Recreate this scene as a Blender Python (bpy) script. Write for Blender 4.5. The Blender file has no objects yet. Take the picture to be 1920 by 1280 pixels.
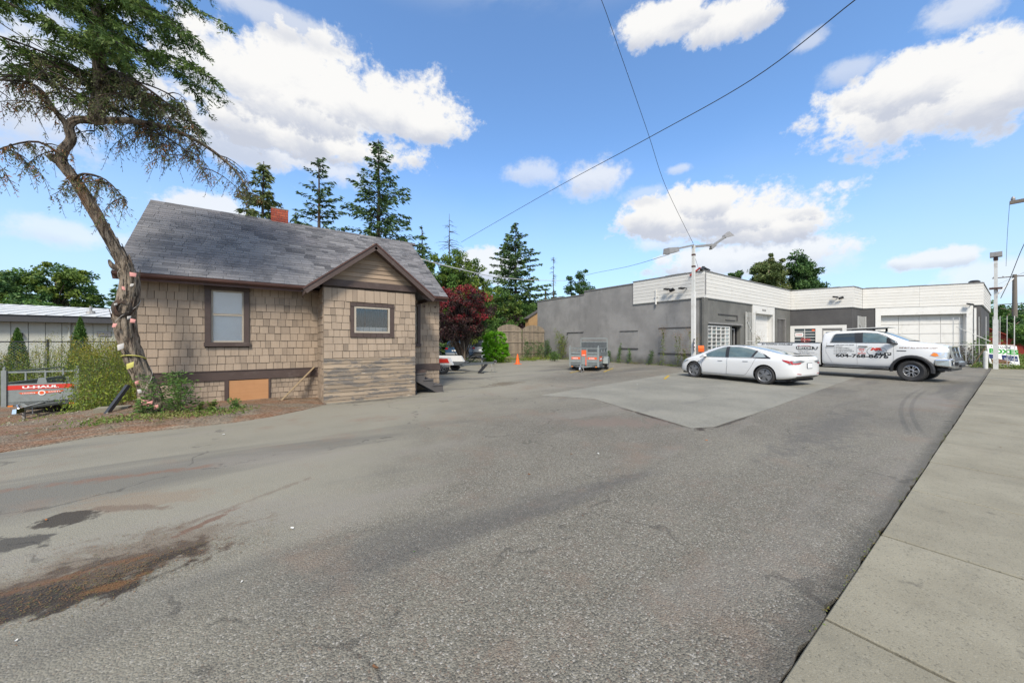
import bpy, bmesh, math, random
import numpy as np
from math import radians, sin, cos, pi, sqrt, atan2, hypot
from mathutils import Vector, Matrix, Euler, noise
from mathutils.bvhtree import BVHTree
random.seed(7)
rng = np.random.default_rng(11)
sc = bpy.context.scene
C = sc.collection

# ---------------------------------------------------------------- camera
cam_d = bpy.data.cameras.new("camera")
cam = bpy.data.objects.new("camera", cam_d)
C.objects.link(cam)
sc.camera = cam
HEAD = radians(54.9)                       # compass heading of the view, from +X (along the street) towards +Y
cam.location = (0, 0, 1.57)
cam.rotation_euler = (radians(90), 0, HEAD - radians(90))
cam_d.sensor_width = 36.0
cam_d.lens = 36.0 * 656 / 1920
cam_d.clip_start = 0.05
cam_d.clip_end = 3000

# ---------------------------------------------------------------- sky and sun
SUN_EL, SUN_AZ = radians(47), radians(-128)      # direction the light comes from: azimuth from +X
w = bpy.data.worlds.new("World")
sc.world = w
w.use_nodes = True
nt = w.node_tree
for n in list(nt.nodes): nt.nodes.remove(n)
def wn(t, **k):
    n = nt.nodes.new(t)
    for a, b in k.items(): setattr(n, a, b)
    return n
L = nt.links.new
def wsock(v):
    return v
def wm(op, a, b=None, c=None):
    n = wn('ShaderNodeMath', operation=op)
    for i, v in enumerate((a, b, c)):
        if v is None: continue
        if isinstance(v, (int, float)): n.inputs[i].default_value = v
        else: L(v, n.inputs[i])
    return n.outputs[0]
out = wn('ShaderNodeOutputWorld')
bg = wn('ShaderNodeBackground')
bg.inputs['Strength'].default_value = 0.1
L(bg.outputs[0], out.inputs[0])
sky = wn('ShaderNodeTexSky', sky_type='NISHITA')
sky.sun_disc = False
sky.sun_elevation = SUN_EL
sky.sun_rotation = radians(90) - SUN_AZ
sky.air_density = 1.0
sky.dust_density = 0.6
sky.ozone_density = 1.6
SKY_GAIN = 0.95
tc = wn('ShaderNodeTexCoord')
nrm = wn('ShaderNodeVectorMath', operation='NORMALIZE')
L(tc.outputs['Generated'], nrm.inputs[0])
sep = wn('ShaderNodeSeparateXYZ'); L(nrm.outputs[0], sep.inputs[0])
az = wm('ARCTAN2', sep.outputs[1], sep.outputs[0])
el = wm('ARCSINE', sep.outputs[2])
def wnoise(scale, detail, rough, off=(0, 0, 0), sq=(1, 1, 1.7), dist=0.0):
    mp = wn('ShaderNodeMapping'); L(nrm.outputs[0], mp.inputs[0])
    mp.inputs['Location'].default_value = off; mp.inputs['Scale'].default_value = sq
    nz = wn('ShaderNodeTexNoise'); L(mp.outputs[0], nz.inputs[0])
    nz.inputs['Scale'].default_value = scale; nz.inputs['Detail'].default_value = detail
    nz.inputs['Roughness'].default_value = rough; nz.inputs['Distortion'].default_value = dist
    return nz.outputs[0]
nbig = wnoise(5.0, 2, 0.5, (3, 1, 0))
nmid = wnoise(11.0, 8, 0.60, (0, 5, 0), (1, 1, 1.35), 0.25)
nfin = wnoise(32.0, 5, 0.66, (7, 0, 2), (1, 1, 1.2), 0.1)
# (azimuth, elevation, radius, height above the middle, depth below the middle, strength) of every cloud, in degrees
CLOUDS = [
    (86.27, 30.41, 15.93, 6.68, 3.44, 1.00),
    (75.00, 31.38, 12.96, 5.08, 2.77, 1.00),
    (93.84, 31.21, 6.37, 3.35, 3.08, 0.90),
    (91.09, 25.11, 9.72, 2.27, 3.56, 0.85),
    (82.30, 23.81, 5.50, 2.54, 2.65, 0.70),
    (109.41, 23.06, 6.61, 6.89, 6.27, 0.75),
    (89.94, 37.55, 10.59, 1.32, 1.84, 0.60),
    (31.79, 39.88, 5.90, 2.29, 2.20, 1.00),
    (22.89, 37.84, 5.66, 2.24, 1.89, 1.00),
    (14.41, 33.04, 2.02, 0.92, 0.94, 0.50),
    (6.46, 24.52, 7.41, 3.72, 4.46, 1.00),
    (1.29, 23.95, 4.34, 3.16, 4.47, 1.00),
    (2.89, 30.23, 3.66, 1.77, 2.05, 0.60),
    (10.61, 29.14, 2.69, 1.41, 1.45, 0.50),
    (29.61, 18.02, 8.55, 3.50, 2.90, 1.00),
    (18.71, 15.21, 7.42, 2.59, 2.99, 1.00),
    (21.05, 11.52, 11.49, 2.07, 3.17, 0.85),
    (24.82, 19.00, 4.58, 2.00, 2.05, 1.00),
    (42.02, 24.45, 5.79, 3.09, 2.88, 0.75),
    (51.41, 25.68, 4.78, 1.74, 1.80, 0.55),
    (34.04, 21.46, 3.81, 1.40, 1.43, 0.40),
    (29.25, 23.93, 1.77, 0.65, 0.66, 0.50),
    (4.61, 8.53, 3.22, 1.20, 1.09, 0.80),
    (1.29, 5.73, 3.71, 3.06, 2.06, 0.60),
    (106.58, 10.76, 4.40, 1.56, 1.58, 0.55),
    (95.89, 15.81, 4.49, 1.81, 1.85, 0.80),
    (59.26, 12.51, 5.20, 2.46, 3.36, 0.85),
    (31.79, 14.62, 4.43, 1.49, 1.51, 0.60),
    (12.45, 10.27, 2.86, 1.86, 1.88, 0.50),
    (24.17, 16.70, 12.26, 3.25, 2.37, 1.00),
    (86.27, 26.97, 14.66, 3.44, 3.04, 1.00),
    (5.70, 26.06, 5.65, 3.13, 2.83, 1.00),
]
n1 = wm('SUBTRACT', nmid, 0.5); n2 = wm('SUBTRACT', nfin, 0.5); n3 = wm('SUBTRACT', nbig, 0.5)
ntot = wm('ADD', wm('MULTIPLY', n1, 2.6), wm('ADD', wm('MULTIPLY', n2, 1.7), wm('MULTIPLY', n3, 0.5)))
dens = None; shade = None
for (a0, e0, ra, eu, ed, st) in CLOUDS:
    da = wm('DIVIDE', wm('SUBTRACT', az, radians(a0)), radians(ra))
    de = wm('SUBTRACT', el, radians(e0))
    up = wm('DIVIDE', wm('MAXIMUM', de, 0.0), radians(eu))
    dn = wm('DIVIDE', wm('MINIMUM', de, 0.0), radians(ed))
    dv = wm('ADD', up, dn)
    r2 = wm('ADD', wm('MULTIPLY', da, da), wm('MULTIPLY', dv, dv))
    d = wm('MULTIPLY', wm('SUBTRACT', 1.18, wm('SQRT', r2)), 1.25)
    dd = wm('ADD', wm('MAXIMUM', d, -1.5), wm('MULTIPLY', ntot, 0.80))
    sm = wn('ShaderNodeMapRange', interpolation_type='SMOOTHSTEP')
    L(dd, sm.inputs[0]); sm.inputs[1].default_value = 0.0; sm.inputs[2].default_value = 0.55 if st >= 0.8 else 0.95
    sm.inputs[3].default_value = 0; sm.inputs[4].default_value = st
    # underside weight: 0 at the lit top, 1 at the base
    sh = wn('ShaderNodeMapRange', interpolation_type='SMOOTHSTEP')
    L(wm('ADD', wm('ADD', dv, wm('MULTIPLY', da, -0.15)), wm('MULTIPLY', n1, -2.0)), sh.inputs[0])
    sh.inputs[1].default_value = 0.10; sh.inputs[2].default_value = -0.95
    sh.inputs[3].default_value = 0; sh.inputs[4].default_value = 1
    shw = wm('MULTIPLY', sh.outputs[0], sm.outputs[0])
    dens = sm.outputs[0] if dens is None else wm('MAXIMUM', dens, sm.outputs[0])
    shade = shw if shade is None else wm('MAXIMUM', shade, shw)
# unseen scattered cloud, thickened to take blue out of the ambient light
g = wnoise(2.6, 7, 0.6, (11, 4, 9), (1, 1, 2.2), 0.3)
gm = wn('ShaderNodeMapRange', interpolation_type='SMOOTHSTEP')
L(g, gm.inputs[0]); gm.inputs[1].default_value = 0.43; gm.inputs[2].default_value = 0.58
daz = wm('ABSOLUTE', wm('SUBTRACT', az, radians(54.9)))
outside = wn('ShaderNodeMapRange', interpolation_type='SMOOTHSTEP')
L(wm('MAXIMUM', daz, wm('MULTIPLY', el, 1.35)), outside.inputs[0])
outside.inputs[1].default_value = 0.98; outside.inputs[2].default_value = 1.25
gmask = wm('MULTIPLY', gm.outputs[0], outside.outputs[0])
dens = wm('MAXIMUM', dens, gmask)
# thin veil, stronger near the horizon
veil = wn('ShaderNodeMapRange', interpolation_type='SMOOTHSTEP')
L(wm('ADD', el, wm('MULTIPLY', n3, 0.12)), veil.inputs[0])
veil.inputs[1].default_value = 0.50; veil.inputs[2].default_value = -0.02
veil.inputs[3].default_value = 0.03; veil.inputs[4].default_value = 0.75
def wmix(fac, a, b):
    m = wn('ShaderNodeMix', data_type='RGBA')
    for s, v in (('Factor', fac), ('A', a), ('B', b)):
        i = [q for q in m.inputs if q.name == s and (s != 'Factor' or q.type == 'VALUE') and (s == 'Factor' or q.type == 'RGBA')][0]
        if isinstance(v, (int, float)): i.default_value = v
        elif isinstance(v, tuple): i.default_value = v
        else: L(v, i)
    return [q for q in m.outputs if q.type == 'RGBA'][0]
skym = wn('ShaderNodeVectorMath', operation='MULTIPLY')
L(sky.outputs[0], skym.inputs[0]); skym.inputs[1].default_value = (0.92 * SKY_GAIN, 1.20 * SKY_GAIN, 1.42 * SKY_GAIN)
base = wmix(veil.outputs[0], skym.outputs[0], (3.05, 3.8, 4.75, 1))
ccol = wmix(shade, (4.85, 4.82, 4.75, 1), (3.0, 3.2, 3.7, 1))
final = wmix(dens, base, ccol)
L(final, bg.inputs['Color'])
w.cycles.sampling_method = 'MANUAL'
w.cycles.sample_map_resolution = 1024

sun_d = bpy.data.lights.new("sun", 'SUN')
sun_d.energy = 2.3
sun_d.angle = radians(14)
sun_d.color = (1.0, 0.92, 0.80)
sun = bpy.data.objects.new("sun", sun_d)
C.objects.link(sun)
sv = Vector((cos(SUN_EL) * cos(SUN_AZ), cos(SUN_EL) * sin(SUN_AZ), sin(SUN_EL)))
sun.rotation_euler = sv.to_track_quat('Z', 'Y').to_euler()
sun.location = sv * 60

vs = sc.view_settings
vs.view_transform = 'Standard'; vs.look = 'None'; vs.gamma = 1; vs.use_curve_mapping = False
vs.exposure = 1.0
sc.render.engine = 'CYCLES'
sc.cycles.use_denoising = True
sc.cycles.max_bounces = 6
sc.cycles.transparent_max_bounces = 12
sc.cycles.use_adaptive_sampling = True
sc.cycles.adaptive_threshold = 0.01
sc.cycles.sample_clamp_indirect = 6

# ---------------------------------------------------------------- materials
class NT:
    def __init__(s, m):
        s.m = m; s.t = m.node_tree; s.b = s.t.nodes['Principled BSDF']
    def n(s, t, **k):
        n = s.t.nodes.new(t)
        for a, b in k.items(): setattr(n, a, b)
        return n
    def l(s, a, b): s.t.links.new(a, b)
    def put(s, sock, v):
        if isinstance(v, (int, float)): sock.default_value = v
        elif isinstance(v, (tuple, list)): sock.default_value = tuple(v) + ((1,) if len(v) == 3 and sock.type == 'RGBA' else ())
        else: s.l(v, sock)
    def math(s, op, a, b=None):
        n = s.n('ShaderNodeMath', operation=op)
        s.put(n.inputs[0], a)
        if b is not None: s.put(n.inputs[1], b)
        return n.outputs[0]
    def mix(s, f, a, b, bt='MIX'):
        m = s.n('ShaderNodeMix', data_type='RGBA', blend_type=bt)
        s.put(m.inputs[0], f); s.put(m.inputs[6], a); s.put(m.inputs[7], b)
        return m.outputs[2]
    def pos(s):
        if not hasattr(s, '_p'): s._p = s.n('ShaderNodeNewGeometry').outputs['Position']
        return s._p
    def obj(s):
        if not hasattr(s, '_o'): s._o = s.n('ShaderNodeTexCoord').outputs['Object']
        return s._o
    def noise(s, scale, detail=4, rough=0.55, co=None, sq=None, off=None, dist=0):
        co = co or s.pos()
        if sq or off:
            mp = s.n('ShaderNodeMapping'); s.l(co, mp.inputs[0])
            if sq: mp.inputs['Scale'].default_value = sq
            if off: mp.inputs['Location'].default_value = off
            co = mp.outputs[0]
        n = s.n('ShaderNodeTexNoise'); s.l(co, n.inputs[0])
        n.inputs['Scale'].default_value = scale; n.inputs['Detail'].default_value = detail
        n.inputs['Roughness'].default_value = rough; n.inputs['Distortion'].default_value = dist
        return n.outputs[0]
    def vor(s, scale, feat='F1', co=None, out='Distance'):
        n = s.n('ShaderNodeTexVoronoi', feature=feat); s.l(co or s.pos(), n.inputs[0])
        n.inputs['Scale'].default_value = scale
        return n.outputs[out]
    def ramp(s, v, a, b, lo=0.0, hi=1.0, sm=True):
        n = s.n('ShaderNodeMapRange', interpolation_type='SMOOTHSTEP' if sm else 'LINEAR')
        s.put(n.inputs[0], v)
        for i, q in enumerate((a, b, lo, hi)): n.inputs[i + 1].default_value = q
        return n.outputs[0]
    def sep(s, v):
        n = s.n('ShaderNodeSeparateXYZ'); s.l(v, n.inputs[0]); return n.outputs
    def bump(s, h, strength=0.3, dist=0.01):
        n = s.n('ShaderNodeBump'); n.inputs['Strength'].default_value = strength
        n.inputs['Distance'].default_value = dist
        s.put(n.inputs['Height'], h); s.l(n.outputs[0], s.b.inputs['Normal'])
    def tone(s):
        a = s.n('ShaderNodeAttribute', attribute_name='tone').outputs['Fac']
        oi = s.n('ShaderNodeObjectInfo')
        sp = s.n('ShaderNodeSeparateColor'); s.l(oi.outputs['Color'], sp.inputs[0])
        return s.math('ADD', a, sp.outputs[0])
def newmat(name, col=(0.5, 0.5, 0.5), rough=0.7, metal=0.0, spec=0.5):
    m = bpy.data.materials.new(name); m.use_nodes = True
    t = NT(m)
    t.put(t.b.inputs['Base Color'], col); t.b.inputs['Roughness'].default_value = rough
    t.b.inputs['Metallic'].default_value = metal
    t.b.inputs['Specular IOR Level'].default_value = spec
    m.diffuse_color = tuple(col) + (1,)
    return m, t
def simple(name, col, rough=0.7, metal=0.0, var=0.18, scale=6.0, grime=None, bump=0.0, bscale=60, spec=0.5, coat=0, sq=None):
    m, t = newmat(name, col, rough, metal, spec)
    co = t.obj()
    nz = t.noise(scale, 5, 0.6, co, sq=sq)
    c = t.mix(nz, tuple(x * (1 - var) for x in col), tuple(min(1, x * (1 + var)) for x in col))
    if grime:
        c = t.mix(t.ramp(t.noise(scale * 0.7, 6, 0.7, co, off=(5, 2, 1)), 0.52, 0.75, 0, grime[1]), c, grime[0])
    t.put(t.b.inputs['Base Color'], c)
    if bump: t.bump(t.noise(bscale, 4, 0.6, co, sq=sq), bump, 0.01)
    if coat: t.b.inputs['Coat Weight'].default_value = coat; t.b.inputs['Coat Roughness'].default_value = 0.05
    return m
M = {}
M['black'] = simple('black_rubber', (0.018, 0.018, 0.019), 0.75, var=0.3)
M['tyre'] = simple('tyre_rubber', (0.032, 0.032, 0.033), 0.8, var=0.3, grime=((0.10, 0.09, 0.08), 0.5), bump=0.2)
M['dark'] = simple('dark_interior', (0.012, 0.012, 0.013), 0.9)
M['blackplastic'] = simple('black_plastic', (0.025, 0.025, 0.027), 0.45)
M['carwhite'] = simple('white_car_paint', (0.74, 0.74, 0.73), 0.28, var=0.03, coat=1, scale=2)
M['truckwhite'] = simple('white_truck_paint', (0.70, 0.70, 0.69), 0.32, var=0.04, coat=0.8, scale=2)
M['chrome'] = simple('chrome', (0.75, 0.75, 0.76), 0.14, 1.0, var=0.05)
M['alloy'] = simple('alloy', (0.62, 0.62, 0.63), 0.3, 0.9, var=0.1)
M['greyhub'] = simple('grey_wheel_cover', (0.22, 0.225, 0.235), 0.4, 0.4, var=0.1)
M['galv'] = simple('galvanised_steel', (0.245, 0.27, 0.265), 0.5, 0.25, var=0.25, scale=9, grime=((0.18, 0.17, 0.15), 0.4))
M['galvdark'] = simple('dark_galvanised_panel', (0.095, 0.105, 0.11), 0.55, 0.2, var=0.25, scale=9)
M['redpaint'] = simple('red_print', (0.60, 0.035, 0.02), 0.45, var=0.08)
M['orangeprint'] = simple('orange_red_print', (0.72, 0.11, 0.03), 0.45, var=0.08)
M['whiteprint'] = simple('white_print', (0.78, 0.78, 0.76), 0.5, var=0.03)
M['blackprint'] = simple('black_print', (0.02, 0.02, 0.02), 0.45)
M['orange'] = simple('orange_plastic', (0.78, 0.13, 0.02), 0.45, var=0.1)
M['brown'] = simple('brown_trim_paint', (0.070, 0.046, 0.038), 0.6, var=0.25, scale=5, grime=((0.13, 0.10, 0.085), 0.6), bump=0.15)
M['redbrown'] = simple('reddish_brown_gutter', (0.085, 0.038, 0.028), 0.55, var=0.3, scale=4, grime=((0.04, 0.03, 0.028), 0.7))
M['darkwood'] = simple('dark_grey_wood', (0.075, 0.068, 0.066), 0.8, var=0.3, scale=8, bump=0.3)
M['rawwood'] = simple('raw_plank', (0.30, 0.22, 0.13), 0.8, var=0.3, scale=4, bump=0.2, sq=(1, 8, 8))
M['metalgrey'] = simple('weathered_grey_metal', (0.30, 0.29, 0.28), 0.6, 0.3, var=0.3, grime=((0.12, 0.08, 0.06), 0.5))
M['wire'] = simple('wire', (0.03, 0.03, 0.032), 0.6)
M['wirewhite'] = simple('pale_cable', (0.55, 0.55, 0.53), 0.6)
M['barwhite'] = simple('white_bar_paint', (0.60, 0.60, 0.57), 0.55, var=0.15, grime=((0.2, 0.12, 0.07), 0.5))
M['framewhite'] = simple('white_frame_paint', (0.66, 0.65, 0.62), 0.5, var=0.06, scale=3, grime=((0.40, 0.38, 0.34), 0.5))
M['sash'] = simple('beige_sash', (0.40, 0.35, 0.28), 0.5, var=0.15)
M['bluecar'] = simple('blue_car_paint', (0.045, 0.10, 0.19), 0.25, var=0.1, coat=1)
M['silvercar'] = simple('silver_car_paint', (0.38, 0.41, 0.45), 0.3, 0.3, var=0.05, coat=1)
M['redlens'] = simple('red_lamp_lens', (0.42, 0.015, 0.015), 0.15, coat=1)
M['clearlens'] = simple('clear_lamp_lens', (0.55, 0.57, 0.58), 0.12, 0.5, coat=1)
M['amber'] = simple('amber_lens', (0.75, 0.22, 0.03), 0.25)
M['yellowline'] = simple('worn_yellow_paint', (0.42, 0.28, 0.02), 0.8, var=0.25, scale=5, grime=((0.16, 0.14, 0.09), 0.8))
M['greenprint'] = simple('green_print', (0.03, 0.30, 0.03), 0.5, var=0.1)
M['navyprint'] = simple('navy_print', (0.02, 0.035, 0.12), 0.5, var=0.1)
M['brownprint'] = simple('brown_print', (0.16, 0.08, 0.045), 0.6, var=0.2)
M['pinktag'] = simple('pink_ribbon', (0.58, 0.26, 0.23), 0.7, var=0.15)
M['yellowtag'] = simple('yellow_ribbon', (0.45, 0.42, 0.10), 0.7, var=0.15)
M['whitetag'] = simple('white_ribbon', (0.48, 0.46, 0.43), 0.7, var=0.1)
M['leafbrown'] = simple('dead_leaf', (0.16, 0.075, 0.03), 0.8, var=0.4)
M['leaforange'] = simple('orange_leaf', (0.42, 0.14, 0.02), 0.8, var=0.3)
M['paper'] = simple('paper_scrap', (0.62, 0.61, 0.57), 0.8, var=0.1)
M['barnred'] = simple('red_barn_wood', (0.26, 0.035, 0.02), 0.8, var=0.3, scale=3)
M['ochre'] = simple('ochre_plywood', (0.40, 0.25, 0.115), 0.8, var=0.2, scale=2, grime=((0.30, 0.20, 0.11), 0.6), bump=0.1)
M['lowwall'] = simple('pale_panel_wall', (0.42, 0.43, 0.38), 0.75, var=0.12, scale=1.5, grime=((0.30, 0.30, 0.25), 0.5))
M['lowroof'] = simple('pale_metal_roof', (0.58, 0.58, 0.56), 0.5, var=0.08, scale=0.8, grime=((0.42, 0.42, 0.40), 0.5))
M['fasciadark'] = simple('dark_grey_fascia', (0.045, 0.045, 0.05), 0.6)
M['mortar'] = simple('mortar', (0.30, 0.27, 0.24), 0.9)
M['blind'] = simple('white_blind', (0.80, 0.82, 0.85), 0.6, var=0.08)
M['teal'] = simple('teal_reflection', (0.006, 0.040, 0.043), 0.7, var=0.7, scale=5, sq=(6, 6, 0.6))
M['greybin'] = simple('grey_plastic', (0.30, 0.31, 0.30), 0.6)
M['weedstem'] = simple('weed_stem', (0.10, 0.12, 0.04), 0.8)

def glassmat(name, tint, rough=0.03, refl=0.10):
    m = bpy.data.materials.new(name); m.use_nodes = True
    t = m.node_tree
    for n in list(t.nodes): t.nodes.remove(n)
    o = t.nodes.new('ShaderNodeOutputMaterial')
    tr = t.nodes.new('ShaderNodeBsdfTransparent'); tr.inputs[0].default_value = tint + (1,)
    gl = t.nodes.new('ShaderNodeBsdfGlossy'); gl.inputs['Roughness'].default_value = rough
    lw = t.nodes.new('ShaderNodeLayerWeight'); lw.inputs[0].default_value = 0.25
    mr = t.nodes.new('ShaderNodeMapRange'); t.links.new(lw.outputs['Fresnel'], mr.inputs[0])
    mr.inputs[3].default_value = refl; mr.inputs[4].default_value = 0.85
    nz = t.nodes.new('ShaderNodeTexNoise'); nz.inputs['Scale'].default_value = 1.5
    bp = t.nodes.new('ShaderNodeBump'); bp.inputs['Strength'].default_value = 0.04; bp.inputs['Distance'].default_value = 0.05
    t.links.new(nz.outputs[0], bp.inputs['Height']); t.links.new(bp.outputs[0], gl.inputs['Normal'])
    mx = t.nodes.new('ShaderNodeMixShader')
    t.links.new(mr.outputs[0], mx.inputs[0]); t.links.new(tr.outputs[0], mx.inputs[1]); t.links.new(gl.outputs[0], mx.inputs[2])
    t.links.new(mx.outputs[0], o.inputs[0])
    m.diffuse_color = (0.3, 0.4, 0.45, 1)
    return m
M['glass'] = glassmat('window_glass', (0.93, 0.95, 0.96), refl=0.07)
M['tintglass'] = simple('dark_tinted_glass', (0.035, 0.045, 0.05), 0.05, var=0.4, scale=3, coat=0.6)
M['carglass'] = simple('car_glass', (0.10, 0.145, 0.15), 0.05, var=0.5, scale=3.5, coat=0.6)
M['paleglass'] = simple('pale_reflective_glass', (0.28, 0.33, 0.34), 0.06, var=0.3, scale=2.5, coat=0.8)

def wood_paint(name, col, worn, wamt, grime, tr=(0.74, 1.20), horizontal=True):
    """painted cedar: vertical grain, per-piece tone, weather stains"""
    m, t = newmat(name, col, 0.78)
    tone = t.tone()
    p = t.pos()
    grain = t.noise(26, 4, 0.6, p, sq=(1.0, 1.0, 0.06) if not horizontal else (0.06, 0.06, 1.0))
    c = t.mix(grain, tuple(x * 0.82 for x in col), tuple(x * 1.12 for x in col))
    tv = t.ramp(tone, 0, 1, tr[0], tr[1], False)
    tn = t.n('ShaderNodeCombineXYZ')
    for i in range(3): t.l(tv, tn.inputs[i])
    c = t.mix(1.0, c, tn.outputs[0], 'MULTIPLY')
    st = t.noise(2.2, 6, 0.65, p, sq=(1, 1, 0.5))
    c = t.mix(t.ramp(st, 0.50, 0.78, 0, 0.55), c, grime)
    if wamt:
        wr = t.noise(2.6, 7, 0.74, p, sq=(0.6, 0.6, 3.0), off=(3, 1, 7))
        c = t.mix(t.ramp(wr, 0.625 - wamt * 0.2, 0.675 - wamt * 0.2, 0, 0.85), c, worn)
        wr2 = t.noise(4.5, 7, 0.75, p, sq=(0.6, 0.6, 6), off=(9, 4, 2))
        c = t.mix(t.ramp(wr2, 0.62, 0.65, 0, 0.9), c, (0.52, 0.47, 0.40))
    t.put(t.b.inputs['Base Color'], c)
    t.bump(t.noise(60, 3, 0.6, p, sq=(1.0, 1.0, 0.08) if not horizontal else (0.08, 0.08, 1)), 0.35, 0.006)
    return m
M['gapshade'] = simple('gap_shade_wall', (0.05, 0.036, 0.026), 0.9)  # wall behind the shingles, near black to put shade into their gaps
M['shingle'] = wood_paint('painted_cedar_shingle', (0.315, 0.243, 0.178), None, 0, (0.13, 0.10, 0.075), (0.72, 1.15), horizontal=False)
M['clap'] = wood_paint('painted_clapboard', (0.315, 0.230, 0.160), None, 0, (0.18, 0.14, 0.10))
M['clapworn'] = wood_paint('peeling_clapboard', (0.33, 0.255, 0.18), (0.12, 0.11, 0.10), 0.62, (0.17, 0.14, 0.11))
M['fencewood'] = wood_paint('weathered_fence_board', (0.27, 0.215, 0.155), (0.14, 0.115, 0.09), 0.35, (0.10, 0.10, 0.07), horizontal=False)
M['plywood'] = wood_paint('orange_plywood', (0.46, 0.235, 0.105), None, 0, (0.36, 0.17, 0.07))
M['whiteboardp'] = wood_paint('white_parapet_plank', (0.64, 0.625, 0.585), None, 0, (0.54, 0.52, 0.47), (0.96, 1.03))

def roofmat():
    m, t = newmat('asphalt_roof_shingle', (0.1, 0.1, 0.11), 0.85)
    tone = t.tone(); p = t.pos()
    c = t.mix(t.ramp(tone, 0, 1, 0, 1, False), (0.022, 0.024, 0.028), (0.185, 0.182, 0.184))
    big = t.noise(1.1, 5, 0.62, p, sq=(0.7, 1, 1))
    c = t.mix(t.ramp(big, 0.46, 0.62, 0, 0.5), c, (0.165, 0.155, 0.160))
    big2 = t.noise(1.7, 5, 0.65, p, off=(4, 8, 1))
    c = t.mix(t.ramp(big2, 0.50, 0.64, 0, 0.6), c, (0.040, 0.046, 0.055))
    gr = t.noise(220, 2, 0.6, p)
    c = t.mix(t.ramp(gr, 0.3, 0.7, 0, 0.45), c, (0.24, 0.23, 0.24))
    t.put(t.b.inputs['Base Color'], c)
    t.bump(gr, 0.5, 0.004)
    return m
M['roof'] = roofmat()

def stucco(name, col, dark, light):
    m, t = newmat(name, col, 0.85)
    p = t.pos()
    a = t.noise(0.55, 6, 0.62, p)
    c = t.mix(t.ramp(a, 0.38, 0.66), dark, light)
    s = t.noise(1.6, 6, 0.7, p, sq=(1, 1, 0.35), off=(2, 6, 0))
    c = t.mix(t.ramp(s, 0.52, 0.74, 0, 0.55), c, tuple(x * 0.72 for x in dark))
    z = t.sep(p)[2]
    foot_dark = t.ramp(t.math('ADD', z, t.math('MULTIPLY', t.noise(1.3, 4, 0.6, p), -1.1)), 0.25, -0.45, 0, 0.6)
    c = t.mix(foot_dark, c, (0.055, 0.058, 0.042))  # darker greenish tone towards the foot of the wall
    t.put(t.b.inputs['Base Color'], c)
    t.bump(t.noise(35, 5, 0.65, p), 0.25, 0.01)
    return m
M['greywall'] = stucco('grey_stucco', (0.14, 0.14, 0.14), (0.215, 0.209, 0.202), (0.285, 0.277, 0.266))
M['darkwall'] = stucco('dark_grey_stucco', (0.075, 0.073, 0.073), (0.064, 0.062, 0.063), (0.086, 0.083, 0.081))
M['midwall'] = stucco('mid_grey_stucco', (0.11, 0.11, 0.105), (0.115, 0.114, 0.104), (0.160, 0.157, 0.143))

def brickmat():
    m, t = newmat('red_brick', (0.42, 0.09, 0.045), 0.85)
    c = t.mix(t.tone(), (0.30, 0.055, 0.035), (0.50, 0.115, 0.06))
    c = t.mix(t.ramp(t.noise(30, 4), 0.5, 0.8, 0, 0.5), c, (0.2, 0.1, 0.08))
    t.put(t.b.inputs['Base Color'], c); t.bump(t.noise(80, 3), 0.4, 0.01)
    return m
M['brick'] = brickmat()

def barkmat(name, a, b):
    m, t = newmat(name, a, 0.9)
    p = t.obj()
    n1 = t.noise(16, 6, 0.7, p, sq=(1, 1, 0.13), dist=0.8)
    n2 = t.noise(5, 5, 0.6, p, sq=(1, 1, 0.3), off=(3, 3, 3))
    c = t.mix(t.ramp(n1, 0.38, 0.60), b, a)
    c = t.mix(t.ramp(n2, 0.5, 0.72, 0, 0.55), c, (0.145, 0.062, 0.035))
    t.put(t.b.inputs['Base Color'], c)
    t.bump(n1, 1.0, 0.05)
    return m
M['bark'] = barkmat('shaggy_bark', (0.32, 0.26, 0.195), (0.038, 0.028, 0.020))
M['twig'] = barkmat('dark_twig_bark', (0.085, 0.066, 0.050), (0.030, 0.024, 0.019))

def leafmat(name, cols, rough=0.6, trans=0.25):
    """cols: list of colours spread over the per-leaf random tone"""
    m, t = newmat(name, cols[0], rough, spec=0.3)
    a = t.n('ShaderNodeAttribute', attribute_name='tone').outputs['Fac']
    r = t.n('ShaderNodeValToRGB'); t.l(a, r.inputs[0])
    e = r.color_ramp.elements
    n = len(cols)
    e[0].position = 0; e[0].color = cols[0] + (1,)
    e[1].position = 1; e[1].color = cols[-1] + (1,)
    for i in range(1, n - 1):
        q = e.new(i / (n - 1)); q.color = cols[i] + (1,)
    c = t.mix(t.noise(1.2, 3, 0.6), r.outputs[0], r.outputs[0])
    t.put(t.b.inputs['Base Color'], c)
    # thin leaf: part of the light passes through
    tl = t.n('ShaderNodeBsdfTranslucent'); t.l(c, tl.inputs[0])
    mx = t.n('ShaderNodeMixShader'); mx.inputs[0].default_value = trans
    o = [q for q in t.t.nodes if q.type == 'OUTPUT_MATERIAL'][0]
    t.l(t.b.outputs[0], mx.inputs[1]); t.l(tl.outputs[0], mx.inputs[2]); t.l(mx.outputs[0], o.inputs[0])
    return m
M['lf_cedar'] = leafmat('cedar_spray', [(0.040, 0.070, 0.022), (0.085, 0.15, 0.035), (0.15, 0.235, 0.055), (0.24, 0.29, 0.10)])
M['lf_cedarold'] = leafmat('thinning_cedar_spray', [(0.316, 0.125, 0.047), (0.200, 0.125, 0.059), (0.141, 0.159, 0.059), (0.167, 0.192, 0.075), (0.075, 0.100, 0.047)])
M['lf_spruce'] = leafmat('spruce_needles', [(0.022, 0.052, 0.022), (0.055, 0.110, 0.032), (0.105, 0.170, 0.050)], trans=0.1)
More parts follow.
